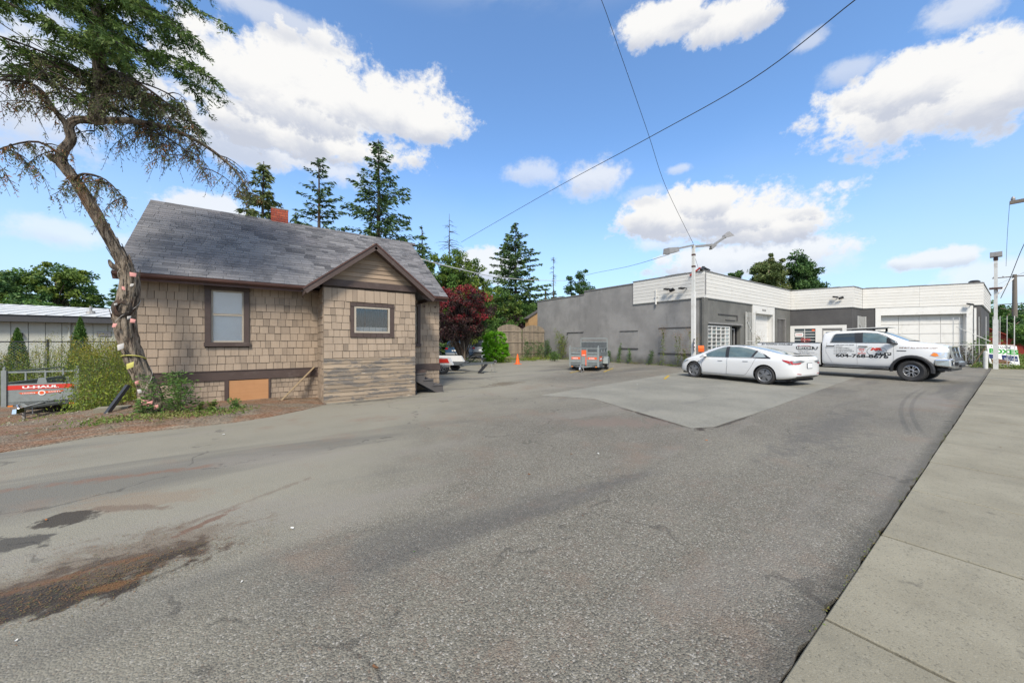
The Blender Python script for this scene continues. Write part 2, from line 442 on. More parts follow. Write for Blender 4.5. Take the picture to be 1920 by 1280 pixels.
M['lf_spruceol'] = leafmat('olive_conifer_needles', [(0.052, 0.086, 0.031), (0.104, 0.148, 0.043), (0.174, 0.182, 0.070)], trans=0.15)
M['lf_green'] = leafmat('green_leaves', [(0.041, 0.092, 0.025), (0.092, 0.184, 0.037), (0.159, 0.275, 0.059)])
M['lf_dkgreen'] = leafmat('dark_green_leaves', [(0.031, 0.074, 0.027), (0.069, 0.147, 0.043), (0.127, 0.216, 0.058)])
M['lf_yellow'] = leafmat('yellow_green_leaves', [(0.072, 0.123, 0.022), (0.145, 0.217, 0.036), (0.246, 0.304, 0.058)])
M['lf_bright'] = leafmat('bright_cedar_leaves', [(0.07, 0.20, 0.010), (0.14, 0.38, 0.012), (0.26, 0.52, 0.03)], trans=0.3)
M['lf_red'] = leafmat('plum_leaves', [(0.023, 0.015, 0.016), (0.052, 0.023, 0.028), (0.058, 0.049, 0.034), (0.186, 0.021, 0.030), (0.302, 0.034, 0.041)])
M['lf_purple'] = leafmat('dull_purple_leaves', [(0.051, 0.032, 0.038), (0.109, 0.065, 0.072), (0.145, 0.109, 0.072)])
M['lf_weed'] = leafmat('weed_leaves', [(0.17, 0.12, 0.045), (0.13, 0.19, 0.03), (0.24, 0.29, 0.03), (0.07, 0.15, 0.025), (0.18, 0.16, 0.05)])
M['lf_gold'] = leafmat('goldenrod_heads', [(0.22, 0.20, 0.03), (0.32, 0.27, 0.04), (0.16, 0.18, 0.03)])
M['lf_dry'] = leafmat('dry_seed_heads', [(0.24, 0.13, 0.06), (0.33, 0.20, 0.10), (0.18, 0.12, 0.06)])
M['lf_grass'] = leafmat('grass_blades', [(0.087, 0.145, 0.029), (0.145, 0.217, 0.043), (0.232, 0.217, 0.072)])
# ---------------------------------------------------------------- mesh helpers
def meta(o, label=None, cat=None, group=None, kind=None):
    if label: o['label'] = label
    if cat: o['category'] = cat
    if group: o['group'] = group
    if kind: o['kind'] = kind
    return o
def empty(name, loc=(0, 0, 0), rz=0.0, label=None, cat=None, group=None, kind=None):
    o = bpy.data.objects.new(name, None); C.objects.link(o)
    o.empty_display_size = 0.3
    o.location = loc; o.rotation_euler = (0, 0, rz)
    return meta(o, label, cat, group, kind)
def adopt(o, parent, world):
    if parent is None: return
    o.parent = parent
    if world and parent.parent is None:
        o.matrix_parent_inverse = parent.matrix_basis.inverted()
class MB:
    """collects boxes, tubes and prisms, then links them as ONE mesh object"""
    def __init__(s): s.v = []; s.f = []; s.t = []; s.mi = []
    def add(s, vs, fs, tone=0.5, mi=0):
        b = len(s.v); s.v += [tuple(v) for v in vs]
        s.f += [tuple(b + i for i in f) for f in fs]; s.t += [tone] * len(vs); s.mi += [mi] * len(fs)
    def hexa(s, p, tone=0.5, mi=0):
        """8 corners: 0-3 one face (ccw seen from outside below), 4-7 the opposite"""
        s.add(p, [(3, 2, 1, 0), (4, 5, 6, 7), (0, 1, 5, 4), (1, 2, 6, 5), (2, 3, 7, 6), (3, 0, 4, 7)], tone, mi)
    def box(s, x0, x1, y0, y1, z0, z1, tone=0.5, mi=0):
        s.hexa([(x0, y0, z0), (x1, y0, z0), (x1, y1, z0), (x0, y1, z0), (x0, y0, z1), (x1, y0, z1), (x1, y1, z1), (x0, y1, z1)], tone, mi)
    def beam(s, a, b, w_, h_, up=(0, 0, 1), tone=0.5, mi=0):
        a = Vector(a); b = Vector(b); d = (b - a).normalized(); u = Vector(up)
        r = d.cross(u)
        if r.length < 1e-4: r = d.cross(Vector((1, 0, 0)))
        r.normalize(); u = r.cross(d).normalized()
        r *= w_ / 2; u *= h_ / 2
        s.hexa([a - r - u, a + r - u, b + r - u, b - r - u, a - r + u, a + r + u, b + r + u, b - r + u], tone, mi)
    def tube(s, pts, rad, n=8, caps=True, tone=0.5, mi=0, wob=0.0):
        pts = [Vector(p) for p in pts]
        if isinstance(rad, (int, float)): rad = [rad] * len(pts)
        vs = []; fs = []; prev = None
        for i, p in enumerate(pts):
            d = (pts[min(i + 1, len(pts) - 1)] - pts[max(i - 1, 0)])
            if d.length < 1e-9: d = Vector((0, 0, 1))
            d.normalize()
            r = prev - d * prev.dot(d) if prev is not None else d.cross(Vector((0.31, 0.9, 0.12)))
            if r.length < 1e-5: r = d.orthogonal()
            r.normalize(); prev = r; u = d.cross(r)
            for k in range(n):
                a = 2 * pi * k / n
                q = rad[i] * (1 + (wob * (noise.noise(Vector((k * 1.7, i * 0.6, rad[0] * 50))) if wob else 0)))
                vs.append(p + r * cos(a) * q + u * sin(a) * q)
        m_ = len(pts)
        for i in range(m_ - 1):
            for k in range(n):
                k2 = (k + 1) % n
                fs.append((i * n + k, i * n + k2, (i + 1) * n + k2, (i + 1) * n + k))
        if caps:
            fs.append(tuple(range(n - 1, -1, -1))); fs.append(tuple((m_ - 1) * n + k for k in range(n)))
        s.add(vs, fs, tone, mi)
    def lathe(s, prof, c=(0, 0, 0), axis='y', n=24, tone=0.5, mi=0):
        """prof: list of (radius, offset along the axis)"""
        vs = []; fs = []; c = Vector(c)
        for r, h in prof:
            for k in range(n):
                a = 2 * pi * k / n
                if axis == 'y': vs.append(c + Vector((r * cos(a), h, r * sin(a))))
                elif axis == 'z': vs.append(c + Vector((r * cos(a), r * sin(a), h)))
                else: vs.append(c + Vector((h, r * cos(a), r * sin(a))))
        for i in range(len(prof) - 1):
            for k in range(n):
                k2 = (k + 1) % n
                fs.append((i * n + k, i * n + k2, (i + 1) * n + k2, (i + 1) * n + k))
        s.add(vs, fs, tone, mi)
    def prism(s, poly, y0, y1, plane='xz', tone=0.5, mi=0):
        """extrude a 2D polygon; plane xz -> along y, xy -> along z, yz -> along x"""
        f = {'xz': lambda p, d: (p[0], d, p[1]), 'xy': lambda p, d: (p[0], p[1], d), 'yz': lambda p, d: (d, p[0], p[1])}[plane]
        n = len(poly)
        vs = [f(p, y0) for p in poly] + [f(p, y1) for p in poly]
        fs = [tuple(range(n)), tuple(range(2 * n - 1, n - 1, -1))] + [(i, n + i, n + (i + 1) % n, (i + 1) % n) for i in range(n)]
        s.add(vs, fs, tone, mi)
    def build(s, name, mats, parent=None, world=True, smooth=False, fix=True, color0=True):
        me = bpy.data.meshes.new(name)
        me.from_pydata(s.v, [], s.f)
        if not isinstance(mats, (list, tuple)): mats = [mats]
        for m in mats: me.materials.append(m)
        if len(mats) > 1: me.polygons.foreach_set('material_index', s.mi)
        a = me.attributes.new('tone', 'FLOAT', 'POINT'); a.data.foreach_set('value', s.t)
        if fix:
            bm = bmesh.new(); bm.from_mesh(me); bmesh.ops.recalc_face_normals(bm, faces=bm.faces); bm.to_mesh(me); bm.free()
        if smooth:
            me.polygons.foreach_set('use_smooth', [True] * len(me.polygons))
            if smooth != 'all':
                try: me.set_sharp_from_angle(angle=radians(38))
                except Exception: pass
        me.update()
        o = bpy.data.objects.new(name, me); C.objects.link(o)
        if color0: o.color = (0, 0, 0, 1)
        adopt(o, parent, world)
        return o
def one(name, mat, parent=None, world=True, **k):
    """one-box object"""
    m = MB(); m.box(*k.pop('b'))
    return m.build(name, mat, parent, world, **k)
class Frame:
    """a wall: runs from p0 to p1 in plan, faces the side on the right hand... n points outward (to the viewer); s goes left to right as seen from outside"""
    def __init__(s, p0, p1):
        s.p0 = Vector((p0[0], p0[1], 0)); d = Vector((p1[0] - p0[0], p1[1] - p0[1], 0)); s.L = d.length
        s.t = d.normalized(); s.n = Vector((s.t.y, -s.t.x, 0)); s.rz = atan2(s.t.y, s.t.x)
    def P(s, a, z, d=0.0): return s.p0 + s.t * a + s.n * d + Vector((0, 0, z))
    def box(s, mb, a0, a1, z0, z1, d0, d1, tone=0.5, mi=0):
        P = s.P
        mb.hexa([P(a0, z0, d1), P(a1, z0, d1), P(a1, z0, d0), P(a0, z0, d0), P(a0, z1, d1), P(a1, z1, d1), P(a1, z1, d0), P(a0, z1, d0)], tone, mi)
    def wall(s, mb, z0, z1, th, holes=(), a0=0.0, a1=None, d=0.0):
        """wall with rectangular openings (a0, a1, z0, z1)"""
        a1 = s.L if a1 is None else a1
        xs = sorted({a0, a1, *[h[0] for h in holes], *[h[1] for h in holes]})
        zs = sorted({z0, z1, *[h[2] for h in holes], *[h[3] for h in holes]})
        for i in range(len(xs) - 1):
            run = None
            for j in range(len(zs) - 1):
                cx = (xs[i] + xs[i + 1]) / 2; cz = (zs[j] + zs[j + 1]) / 2
                hole = any(h[0] < cx < h[1] and h[2] < cz < h[3] for h in holes)
                if not hole:
                    run = [zs[j], zs[j + 1]] if run is None else [run[0], zs[j + 1]]
                if (hole or j == len(zs) - 2) and run:
                    s.box(mb, xs[i], xs[i + 1], run[0], run[1], d - th, d); run = None
def text_mesh(body, shear=0.0, bold=0.0, spacing=1.0):
    cu = bpy.data.curves.new('t', 'FONT'); cu.body = body; cu.shear = shear; cu.offset = bold
    cu.space_character = spacing; cu.size = 1.0; cu.resolution_u = 3; cu.fill_mode = 'FRONT'
    o = bpy.data.objects.new('t', cu); C.objects.link(o)
    dg = bpy.context.evaluated_depsgraph_get()
    me = bpy.data.meshes.new_from_object(o.evaluated_get(dg))
    C.objects.unlink(o); bpy.data.objects.remove(o); bpy.data.curves.remove(cu)
    return me
def text(name, body, mat, origin, xd, yd, width, height, parent=None, world=True, shear=0.0, bold=0.0, spacing=1.0, project=None):
    """flat lettering fitted to width x height, lower left corner at origin"""
    me = text_mesh(body, shear, bold, spacing)
    co = np.array([v.co[:] for v in me.vertices]) if len(me.vertices) else np.zeros((1, 3))
    lo = co.min(0); hi = co.max(0)
    O = Vector(origin); X = Vector(xd).normalized(); Y = Vector(yd).normalized()
    for v in me.vertices:
        u_ = (v.co.x - lo[0]) / max(hi[0] - lo[0], 1e-6) * width; v_ = (v.co.y - lo[1]) / max(hi[1] - lo[1], 1e-6) * height
        q = O + X * u_ + Y * v_
        v.co = project(q) if project else q
    me.name = name
    me.materials.clear(); me.materials.append(mat); me.update()
    o = bpy.data.objects.new(name, me); C.objects.link(o)
    adopt(o, parent, world)
    return o
def sheet(name, poly, mat, zf=0.0, step=None, skirt=0.0, label=None, kind='structure', bm_out=False):
    bm = bmesh.new()
    f = bm.faces.new([bm.verts.new((p[0], p[1], 0)) for p in poly])
    if step:
        xs = [p[0] for p in poly]; ys = [p[1] for p in poly]
        for ax, lo, hi in ((0, min(xs), max(xs)), (1, min(ys), max(ys))):
            k = lo + step
            while k < hi:
                co = (k, 0, 0) if ax == 0 else (0, k, 0); no = (1, 0, 0) if ax == 0 else (0, 1, 0)
                bmesh.ops.bisect_plane(bm, geom=bm.verts[:] + bm.edges[:] + bm.faces[:], plane_co=co, plane_no=no)
                k += step
    bmesh.ops.recalc_face_normals(bm, faces=bm.faces)
    if bm.faces[:] and bm.faces[:][0].normal.z < 0: bmesh.ops.reverse_faces(bm, faces=bm.faces)
    for v in bm.verts: v.co.z = zf(v.co.x, v.co.y) if callable(zf) else zf
    if skirt:
        ed = [e for e in bm.edges if len(e.link_faces) == 1]
        r = bmesh.ops.extrude_edge_only(bm, edges=ed)
        for v in [q for q in r['geom'] if isinstance(q, bmesh.types.BMVert)]: v.co.z -= skirt
    me = bpy.data.meshes.new(name); bm.to_mesh(me); bm.free()
    me.materials.append(mat)
    if step: me.polygons.foreach_set('use_smooth', [True] * len(me.polygons))
    o = bpy.data.objects.new(name, me); C.objects.link(o)
    meta(o, label, None, None, kind)
    return o
def copy_tree(o, parent=None):
    c = o.copy(); C.objects.link(c)
    if parent: c.parent = parent; c.matrix_parent_inverse = o.matrix_parent_inverse.copy()
    for ch in list(o.children): copy_tree(ch, c)
    return c
# ---- leaves: many small diamond faces in one mesh
def leaves(name, ctr, dirs, length, width, tone, mat, parent=None, world=True, flat=None, kind=None, fold=True):
    ctr = np.asarray(ctr, float); n = len(ctr)
    if n == 0: return None
    d = np.asarray(dirs, float); d = d / (np.linalg.norm(d, axis=1, keepdims=True) + 1e-9)
    length = np.broadcast_to(np.asarray(length, float), (n,))[:, None]; width = np.broadcast_to(np.asarray(width, float), (n,))[:, None]
    r = rng.normal(size=(n, 3))
    if flat is not None: r = r * (1 - flat) + np.array([[0, 0, 1.0]]) * flat * 1.5
    s = np.cross(d, r); s /= (np.linalg.norm(s, axis=1, keepdims=True) + 1e-9)
    v = np.empty((n, 4, 3))
    v[:, 0] = ctr - d * length * 0.5
    v[:, 1] = ctr + s * width * 0.5 - d * length * 0.05
    v[:, 2] = ctr + d * length * 0.5
    v[:, 3] = ctr - s * width * 0.5 - d * length * 0.05
    me = bpy.data.meshes.new(name)
    me.vertices.add(n * 4); me.vertices.foreach_set('co', v.reshape(-1))
    me.loops.add(n * 4); me.loops.foreach_set('vertex_index', np.arange(n * 4, dtype=np.int32))
    me.polygons.add(n); me.polygons.foreach_set('loop_start', np.arange(0, n * 4, 4, dtype=np.int32))
    try: me.polygons.foreach_set('loop_total', np.full(n, 4, dtype=np.int32))
    except Exception: pass
    me.update(calc_edges=True)
    a = me.attributes.new('tone', 'FLOAT', 'POINT'); a.data.foreach_set('value', np.repeat(np.broadcast_to(np.asarray(tone, float), (n,)), 4).astype(np.float32))
    me.materials.append(mat)
    o = bpy.data.objects.new(name, me); C.objects.link(o)
    adopt(o, parent, world)
    if kind: o['kind'] = kind
    return o

# ================================================================ GROUND
def smooth(a, b, x):
    t = min(1, max(0, (x - a) / (b - a))); return t * t * (3 - 2 * t)
def yard_z(x, y):
    """the yard falls away to the left of the crest beside the lot"""
    s = (x + 3.3) * -0.87 + (y - 10.5) * 0.5
    z = -0.6 * smooth(0.3, 4.2, s)
    n = noise.noise(Vector((x * 1.1, y * 1.1, 0))) * 0.05 + noise.noise(Vector((x * 4, y * 4, 3))) * 0.018
    return z + n
def asphalt():
    m, t = newmat('worn_asphalt', (0.12, 0.12, 0.12), 0.88, spec=0.35)
    p = t.pos(); xyz = t.sep(p)
    x, y = xyz[0], xyz[1]
    A = t.noise(0.33, 6, 0.6, p, sq=(0.6, 1, 1), dist=0.4)
    B = t.noise(1.7, 6, 0.62, p, off=(4, 2, 0))
    # fine aggregate
    vc = t.n('ShaderNodeTexVoronoi'); t.l(p, vc.inputs[0]); vc.inputs['Scale'].default_value = 105
    sp = t.n('ShaderNodeSeparateColor'); t.l(vc.outputs['Color'], sp.inputs[0])
    stone = sp.outputs[0]; stone2 = sp.outputs[1]
    fine = t.noise(150, 3, 0.6, p)
    matrix_c = t.mix(t.ramp(A, 0.34, 0.66), (0.112, 0.104, 0.083), (0.212, 0.199, 0.157))
    matrix_c = t.mix(t.ramp(B, 0.44, 0.66, 0, 0.65), matrix_c, (0.200, 0.186, 0.150))
    # how much the stones show: strong near the street, worn smooth and dusty to the left and back
    dusty = t.math('ADD', t.ramp(t.math('SUBTRACT', t.math('MULTIPLY', y, 0.5), t.math('MULTIPLY', x, 0.42)), 0.1, 3.2), t.math('MULTIPLY', t.math('SUBTRACT', A, 0.5), 1.6))
    dusty = t.ramp(dusty, 0.05, 1.0)
    tint = t.mix(t.ramp(stone, 0, 1, 0, 1, False), (0.036, 0.033, 0.028), (0.300, 0.278, 0.226))
    tint = t.mix(t.ramp(stone2, 0.90, 0.97), tint, (0.46, 0.435, 0.39))
    tint = t.mix(t.ramp(stone2, 0.12, 0.03), tint, (0.17, 0.115, 0.085))
    c = t.mix(t.math('MULTIPLY', t.ramp(dusty, 0, 1, 0.55, 0.20, False), 1.0), matrix_c, tint)
    c = t.mix(t.math('MULTIPLY', dusty, 0.6), c, (0.268, 0.252, 0.200))
    # pale tyre-worn band sweeping through the lot, darker wheel tracks
    tr = t.noise(0.55, 4, 0.5, p, sq=(0.25, 1.3, 1), off=(1, 7, 0), dist=0.5)
    c = t.mix(t.ramp(tr, 0.54, 0.66, 0, 0.50), c, (0.075, 0.073, 0.072))
    tr2 = t.noise(0.7, 5, 0.55, p, sq=(0.3, 1.2, 1), off=(8, 3, 0), dist=0.6)
    c = t.mix(t.ramp(tr2, 0.53, 0.68, 0, 0.50), c, (0.235, 0.215, 0.185))
    pk = t.noise(0.9, 6, 0.7, p, off=(2, 9, 4))
    c = t.mix(t.ramp(pk, 0.53, 0.70, 0, 0.5), c, (0.205, 0.150, 0.112))
    # stains and dark patches with outlines of their own: (x, y, rx, ry, angle, colour, strength, raggedness)
    wob = t.math('SUBTRACT', t.noise(2.1, 7, 0.68, p, off=(6, 6, 0), dist=0.6), 0.5)
    wob2 = t.math('SUBTRACT', t.noise(7.0, 5, 0.65, p, off=(1, 3, 0)), 0.5)
    def blob(c, cx, cy, rx, ry, ang, col, st, rag=1.3, soft=0.35):
        a = radians(ang)
        dx = t.math('SUBTRACT', x, cx); dy = t.math('SUBTRACT', y, cy)
        u = t.math('ADD', t.math('MULTIPLY', dx, cos(a) / rx), t.math('MULTIPLY', dy, sin(a) / rx))
        v = t.math('ADD', t.math('MULTIPLY', dx, -sin(a) / ry), t.math('MULTIPLY', dy, cos(a) / ry))
        r = t.math('SQRT', t.math('ADD', t.math('MULTIPLY', u, u), t.math('MULTIPLY', v, v)))
        r = t.math('ADD', r, t.math('ADD', t.math('MULTIPLY', wob, rag * 1.7), t.math('MULTIPLY', wob2, rag * 1.5)))
        return t.mix(t.ramp(r, 1.0, 1.0 - soft, 0, st), c, col)
    c = blob(c, -1.4, 5.95, 1.2, 0.12, -10, (0.19, 0.105, 0.07), 0.6, 1.6, 0.8)
    c = blob(c, -1.0, 4.95, 0.9, 0.30, -25, (0.225, 0.175, 0.125), 0.6, 1.2, 0.7)
    c = blob(c, -1.05, 4.78, 0.50, 0.07, -35, (0.135, 0.095, 0.070), 0.6, 1.6, 0.7)
    c = blob(c, -1.46, 4.80, 0.24, 0.17, -35, (0.045, 0.037, 0.029), 0.92, 0.9, 0.25)
    c = blob(c, -1.62, 4.47, 0.32, 0.13, -35, (0.065, 0.060, 0.052), 0.90, 0.9, 0.25)
    c = blob(c, -1.10, 3.62, 1.15, 0.52, 8, (0.160, 0.130, 0.098), 0.8, 1.2, 0.5)
    c = blob(c, -1.10, 3.46, 0.85, 0.34, 5, (0.082, 0.060, 0.044), 0.9, 1.3, 0.4)
    c = blob(c, -1.00, 3.30, 0.66, 0.17, 5, (0.036, 0.028, 0.022), 0.92, 1.3, 0.4)
    c = blob(c, -1.42, 3.36, 0.50, 0.27, 10, (0.040, 0.034, 0.030), 0.9, 1.2, 0.4)
    c = blob(c, -0.60, 3.52, 0.26, 0.06, 15, (0.040, 0.031, 0.024), 0.88, 1.5, 0.5)
    c = blob(c, -0.78, 3.33, 0.30, 0.07, 5, (0.17, 0.082, 0.030), 0.7, 1.6, 0.7)
    c = blob(c, -1.1, 3.62, 0.40, 0.06, 5, (0.17, 0.080, 0.035), 0.6, 1.8, 0.7)
    c = blob(c, -0.42, 4.02, 0.34, 0.05, 40, (0.14, 0.070, 0.045), 0.65, 1.7, 0.6)
    c = blob(c, 0.0, 4.4, 0.8, 0.05, 30, (0.13, 0.090, 0.065), 0.4, 2.0, 0.7)
    c = blob(c, 6.55, 4.25, 1.15, 0.09, 73, (0.050, 0.038, 0.030), 0.85, 1.1, 0.6)
    c = blob(c, 7.5, 3.12, 1.5, 0.06, 2, (0.055, 0.045, 0.036), 0.8, 1.2, 0.6)
    c = blob(c, 6.4, 3.2, 0.22, 0.12, 20, (0.045, 0.034, 0.026), 0.9, 1.0, 0.5)
    c = blob(c, 5.6, 4.4, 1.5, 0.50, -35, (0.20, 0.150, 0.122), 0.6, 1.5, 0.7)
    c = blob(c, 7.2, 10.8, 1.2, 0.45, 20, (0.11, 0.085, 0.055), 0.7, 1.6, 0.5)
    c = blob(c, 6.6, 13.4, 2.0, 0.5, -40, (0.075, 0.070, 0.064), 0.6, 1.5, 0.6)
    c = blob(c, 8.5, 1.9, 3.5, 0.55, 3, (0.080, 0.078, 0.078), 0.45, 1.5, 0.8)
    c = blob(c, 2.4, 9.75, 1.6, 0.22, 0, (0.070, 0.060, 0.052), 0.7, 1.0, 0.8)  # dark strip along the foot of the porch front
    # oily dark line along the pavement edge
    c = t.mix(t.ramp(t.math('ADD', y, t.math('MULTIPLY', wob2, 0.22)), 0.78, 0.62, 0, 0.6), c, (0.055, 0.053, 0.045))
    # black tyre arcs of a turning vehicle
    for (cx, cy, R, x0) in ((16.5, -38.3, 40.0, 0), (16.5, -38.3, 39.84, 0)):
        dx = t.math('SUBTRACT', x, cx); dy = t.math('SUBTRACT', y, cy)
        r = t.math('SQRT', t.math('ADD', t.math('MULTIPLY', dx, dx), t.math('MULTIPLY', dy, dy)))
        a = t.math('ABSOLUTE', t.math('SUBTRACT', r, R))
        k = t.math('MULTIPLY', t.ramp(a, 0.05, 0.02, 0, 0.28), t.math('MULTIPLY', t.ramp(x, 8.5, 9.8), t.ramp(x, 18.5, 16.5)))
        c = t.mix(k, c, (0.045, 0.045, 0.048))
    # hairline cracks
    cr = t.n('ShaderNodeTexVoronoi', feature='DISTANCE_TO_EDGE')
    mp = t.n('ShaderNodeMapping'); t.l(p, mp.inputs[0]); mp.inputs['Scale'].default_value = (0.5, 0.5, 0)
    nzv = t.n('ShaderNodeTexNoise'); t.l(p, nzv.inputs[0]); nzv.inputs['Scale'].default_value = 2.2; nzv.inputs['Detail'].default_value = 6
    ad = t.n('ShaderNodeVectorMath', operation='MULTIPLY_ADD'); t.l(nzv.outputs['Color'], ad.inputs[0]); ad.inputs[1].default_value = (0.5, 0.5, 0); t.l(mp.outputs[0], ad.inputs[2])
    t.l(ad.outputs[0], cr.inputs[0]); cr.inputs['Scale'].default_value = 0.55
    ck = t.math('MULTIPLY', t.ramp(cr.outputs[0], 0.008, 0.002), t.ramp(B, 0.47, 0.55))
    c = t.mix(t.math('MULTIPLY', ck, 0.42), c, (0.03, 0.028, 0.026))
    t.put(t.b.inputs['Base Color'], c)
    hgt = t.math('ADD', t.math('MULTIPLY', vc.outputs['Distance'], -0.9), t.math('MULTIPLY', fine, 0.5))
    t.bump(t.math('MULTIPLY', hgt, t.ramp(dusty, 0, 1, 1.0, 0.35, False)), 0.7, 0.012)
    t.put(t.b.inputs['Roughness'], t.ramp(stone, 0, 1, 0.72, 0.95, False))
    return m
M['asphalt'] = asphalt()
def patchmat():
    m, t = newmat('pale_asphalt_patch', (0.2, 0.2, 0.18), 0.9, spec=0.3)
    p = t.pos()
    c = t.mix(t.ramp(t.noise(0.5, 5, 0.6), 0.35, 0.65), (0.178, 0.171, 0.138), (0.246, 0.235, 0.190))
    c = t.mix(t.ramp(t.noise(1.1, 6, 0.65, p, sq=(0.4, 1.2, 1), off=(3, 3, 0), dist=0.5), 0.55, 0.72, 0, 0.45), c, (0.115, 0.110, 0.10))
    vc = t.n('ShaderNodeTexVoronoi'); t.l(p, vc.inputs[0]); vc.inputs['Scale'].default_value = 70
    sp = t.n('ShaderNodeSeparateColor'); t.l(vc.outputs['Color'], sp.inputs[0])
    c = t.mix(0.22, c, t.mix(sp.outputs[0], (0.08, 0.08, 0.08), (0.40, 0.39, 0.36)))
    t.put(t.b.inputs['Base Color'], c)
    t.bump(t.noise(90, 3, 0.6), 0.4, 0.008)
    return m
M['patch'] = patchmat()
def concrete():
    m, t = newmat('pavement_concrete', (0.22, 0.21, 0.17), 0.88, spec=0.3)
    p = t.pos()
    a = t.noise(0.9, 6, 0.62)
    c = t.mix(t.ramp(a, 0.36, 0.64), (0.205, 0.186, 0.135), (0.272, 0.250, 0.186))
    c = t.mix(t.ramp(t.noise(3.2, 6, 0.7, p, off=(4, 4, 0)), 0.52, 0.75, 0, 0.5), c, (0.135, 0.128, 0.10))
    tv = t.ramp(t.tone(), 0, 1, 0.88, 1.12, False)
    tn = t.n('ShaderNodeCombineXYZ')
    for i in range(3): t.l(tv, tn.inputs[i])
    c = t.mix(1.0, c, tn.outputs[0], 'MULTIPLY')
    sp = t.n('ShaderNodeTexVoronoi'); t.l(p, sp.inputs[0]); sp.inputs['Scale'].default_value = 110
    s2 = t.n('ShaderNodeSeparateColor'); t.l(sp.outputs['Color'], s2.inputs[0])
    c = t.mix(t.ramp(s2.outputs[0], 0.88, 0.97, 0, 0.55), c, (0.075, 0.070, 0.052))
    c = t.mix(t.ramp(s2.outputs[1], 0.93, 0.98, 0, 0.4), c, (0.33, 0.31, 0.25))
    c = t.mix(0.25, c, t.mix(t.noise(140, 3, 0.6), (0.08, 0.075, 0.06), (0.34, 0.32, 0.26)))
    # dark drips
    c = t.mix(t.ramp(t.noise(4.0, 5, 0.6, p, off=(9, 1, 0)), 0.62, 0.74, 0, 0.5), c, (0.07, 0.065, 0.055))
    t.put(t.b.inputs['Base Color'], c)
    t.bump(t.math('ADD', t.noise(120, 4, 0.7), t.math('MULTIPLY', sp.outputs['Distance'], -0.5)), 0.45, 0.006)
    return m
M['concrete'] = concrete()
def dirtmat():
    m, t = newmat('needle_strewn_dirt', (0.15, 0.09, 0.06), 0.95, spec=0.2)
    p = t.pos()
    a = t.noise(1.3, 7, 0.65, p, sq=(0.7, 1.5, 1), dist=0.5)
    c = t.mix(t.ramp(a, 0.40, 0.60), (0.235, 0.200, 0.155), (0.270, 0.130, 0.070))
    c = t.mix(t.ramp(t.noise(3.0, 6, 0.7, p, off=(3, 1, 0)), 0.50, 0.66, 0, 0.7), c, (0.125, 0.082, 0.055))
    c = t.mix(t.ramp(t.noise(1.8, 5, 0.6, p, off=(7, 2, 0), sq=(0.6, 1.6, 1)), 0.58, 0.70, 0, 0.75), c, (0.33, 0.295, 0.23))
    c = t.mix(t.ramp(t.noise(2.2, 5, 0.6, p, off=(1, 8, 0)), 0.60, 0.68, 0, 0.6), c, (0.075, 0.095, 0.030))
    vc = t.n('ShaderNodeTexVoronoi'); t.l(p, vc.inputs[0]); vc.inputs['Scale'].default_value = 38
    s2 = t.n('ShaderNodeSeparateColor'); t.l(vc.outputs['Color'], s2.inputs[0])
    c = t.mix(0.42, c, t.mix(s2.outputs[0], (0.035, 0.028, 0.022), (0.34, 0.27, 0.20)))
    t.put(t.b.inputs['Base Color'], c)
    t.bump(t.math('ADD', t.noise(40, 6, 0.7), t.math('MULTIPLY', vc.outputs['Distance'], -0.6)), 0.9, 0.03)
    return m
M['dirt'] = dirtmat()
def gravelmat(name, a, b, cgreen):
    m, t = newmat(name, a, 0.95, spec=0.2)
    c = t.mix(t.ramp(t.noise(0.35, 5, 0.6), 0.4, 0.6), a, b)
    c = t.mix(t.ramp(t.noise(0.8, 6, 0.65, off=(3, 3, 0)), 0.5, 0.62, 0, 0.85), c, cgreen)
    c = t.mix(0.35, c, t.mix(t.noise(30, 4, 0.6), (0.03, 0.03, 0.02), (0.35, 0.32, 0.24)))
    t.put(t.b.inputs['Base Color'], c); t.bump(t.noise(20, 5, 0.7), 0.8, 0.03)
    return m
M['farground'] = gravelmat('dry_grass_ground', (0.12, 0.12, 0.045), (0.17, 0.15, 0.075), (0.075, 0.10, 0.03))
M['gravel'] = gravelmat('gravel_yard', (0.20, 0.19, 0.165), (0.26, 0.25, 0.22), (0.16, 0.14, 0.09))
M['road'] = simple('road_asphalt', (0.07, 0.07, 0.07), 0.9, var=0.2, scale=0.5, bump=0.3, bscale=90)

sheet('ground', [(-900, -900), (900, -900), (900, 900), (-900, 900)], M['farground'], -0.75)
sheet('parking_lot', [(-14, 0.62)] + [(-0.5 + 0.13 * i + random.uniform(-0.04, 0.04), 0.607 + max(0, random.gauss(0.004, 0.010))) for i in range(110)] + [(35.9, 0.605), (36.4, 1.9), (46, 1.9), (42.0, 4.5), (39.3, 7.6), (38, 13), (22.3, 13), (22.3, 26.5), (17, 27), (12.0, 21.8), (6.0, 22), (3.0, 17.5), (1.2, 11.6), (1.25, 9.86), (0.62, 9.32), (0.1, 8.95), (-0.5, 8.72), (-1.3, 8.68), (-2.3, 8.75), (-3.1, 8.25), (-4.4, 7.3), (-7, 5.5), (-14, 3)], M['asphalt'], 0.0, skirt=0.8)
def dirt_z(x, y):
    z = yard_z(x, y)
    # fade to the lot level along the asphalt edge
    e = smooth(0.0, 0.9, (y - 8.5) + max(0, -(x + 2.5)) * 0.75 + (0 if x < 0 else -x * 1.0))
    hump = 0.09 * smooth(-3.6, -2.0, x) * smooth(1.2, -0.6, x)
    return 0.006 + e * (z + 0.02 + hump) if z > -0.2 else 0.006 + e * (z + 0.02)
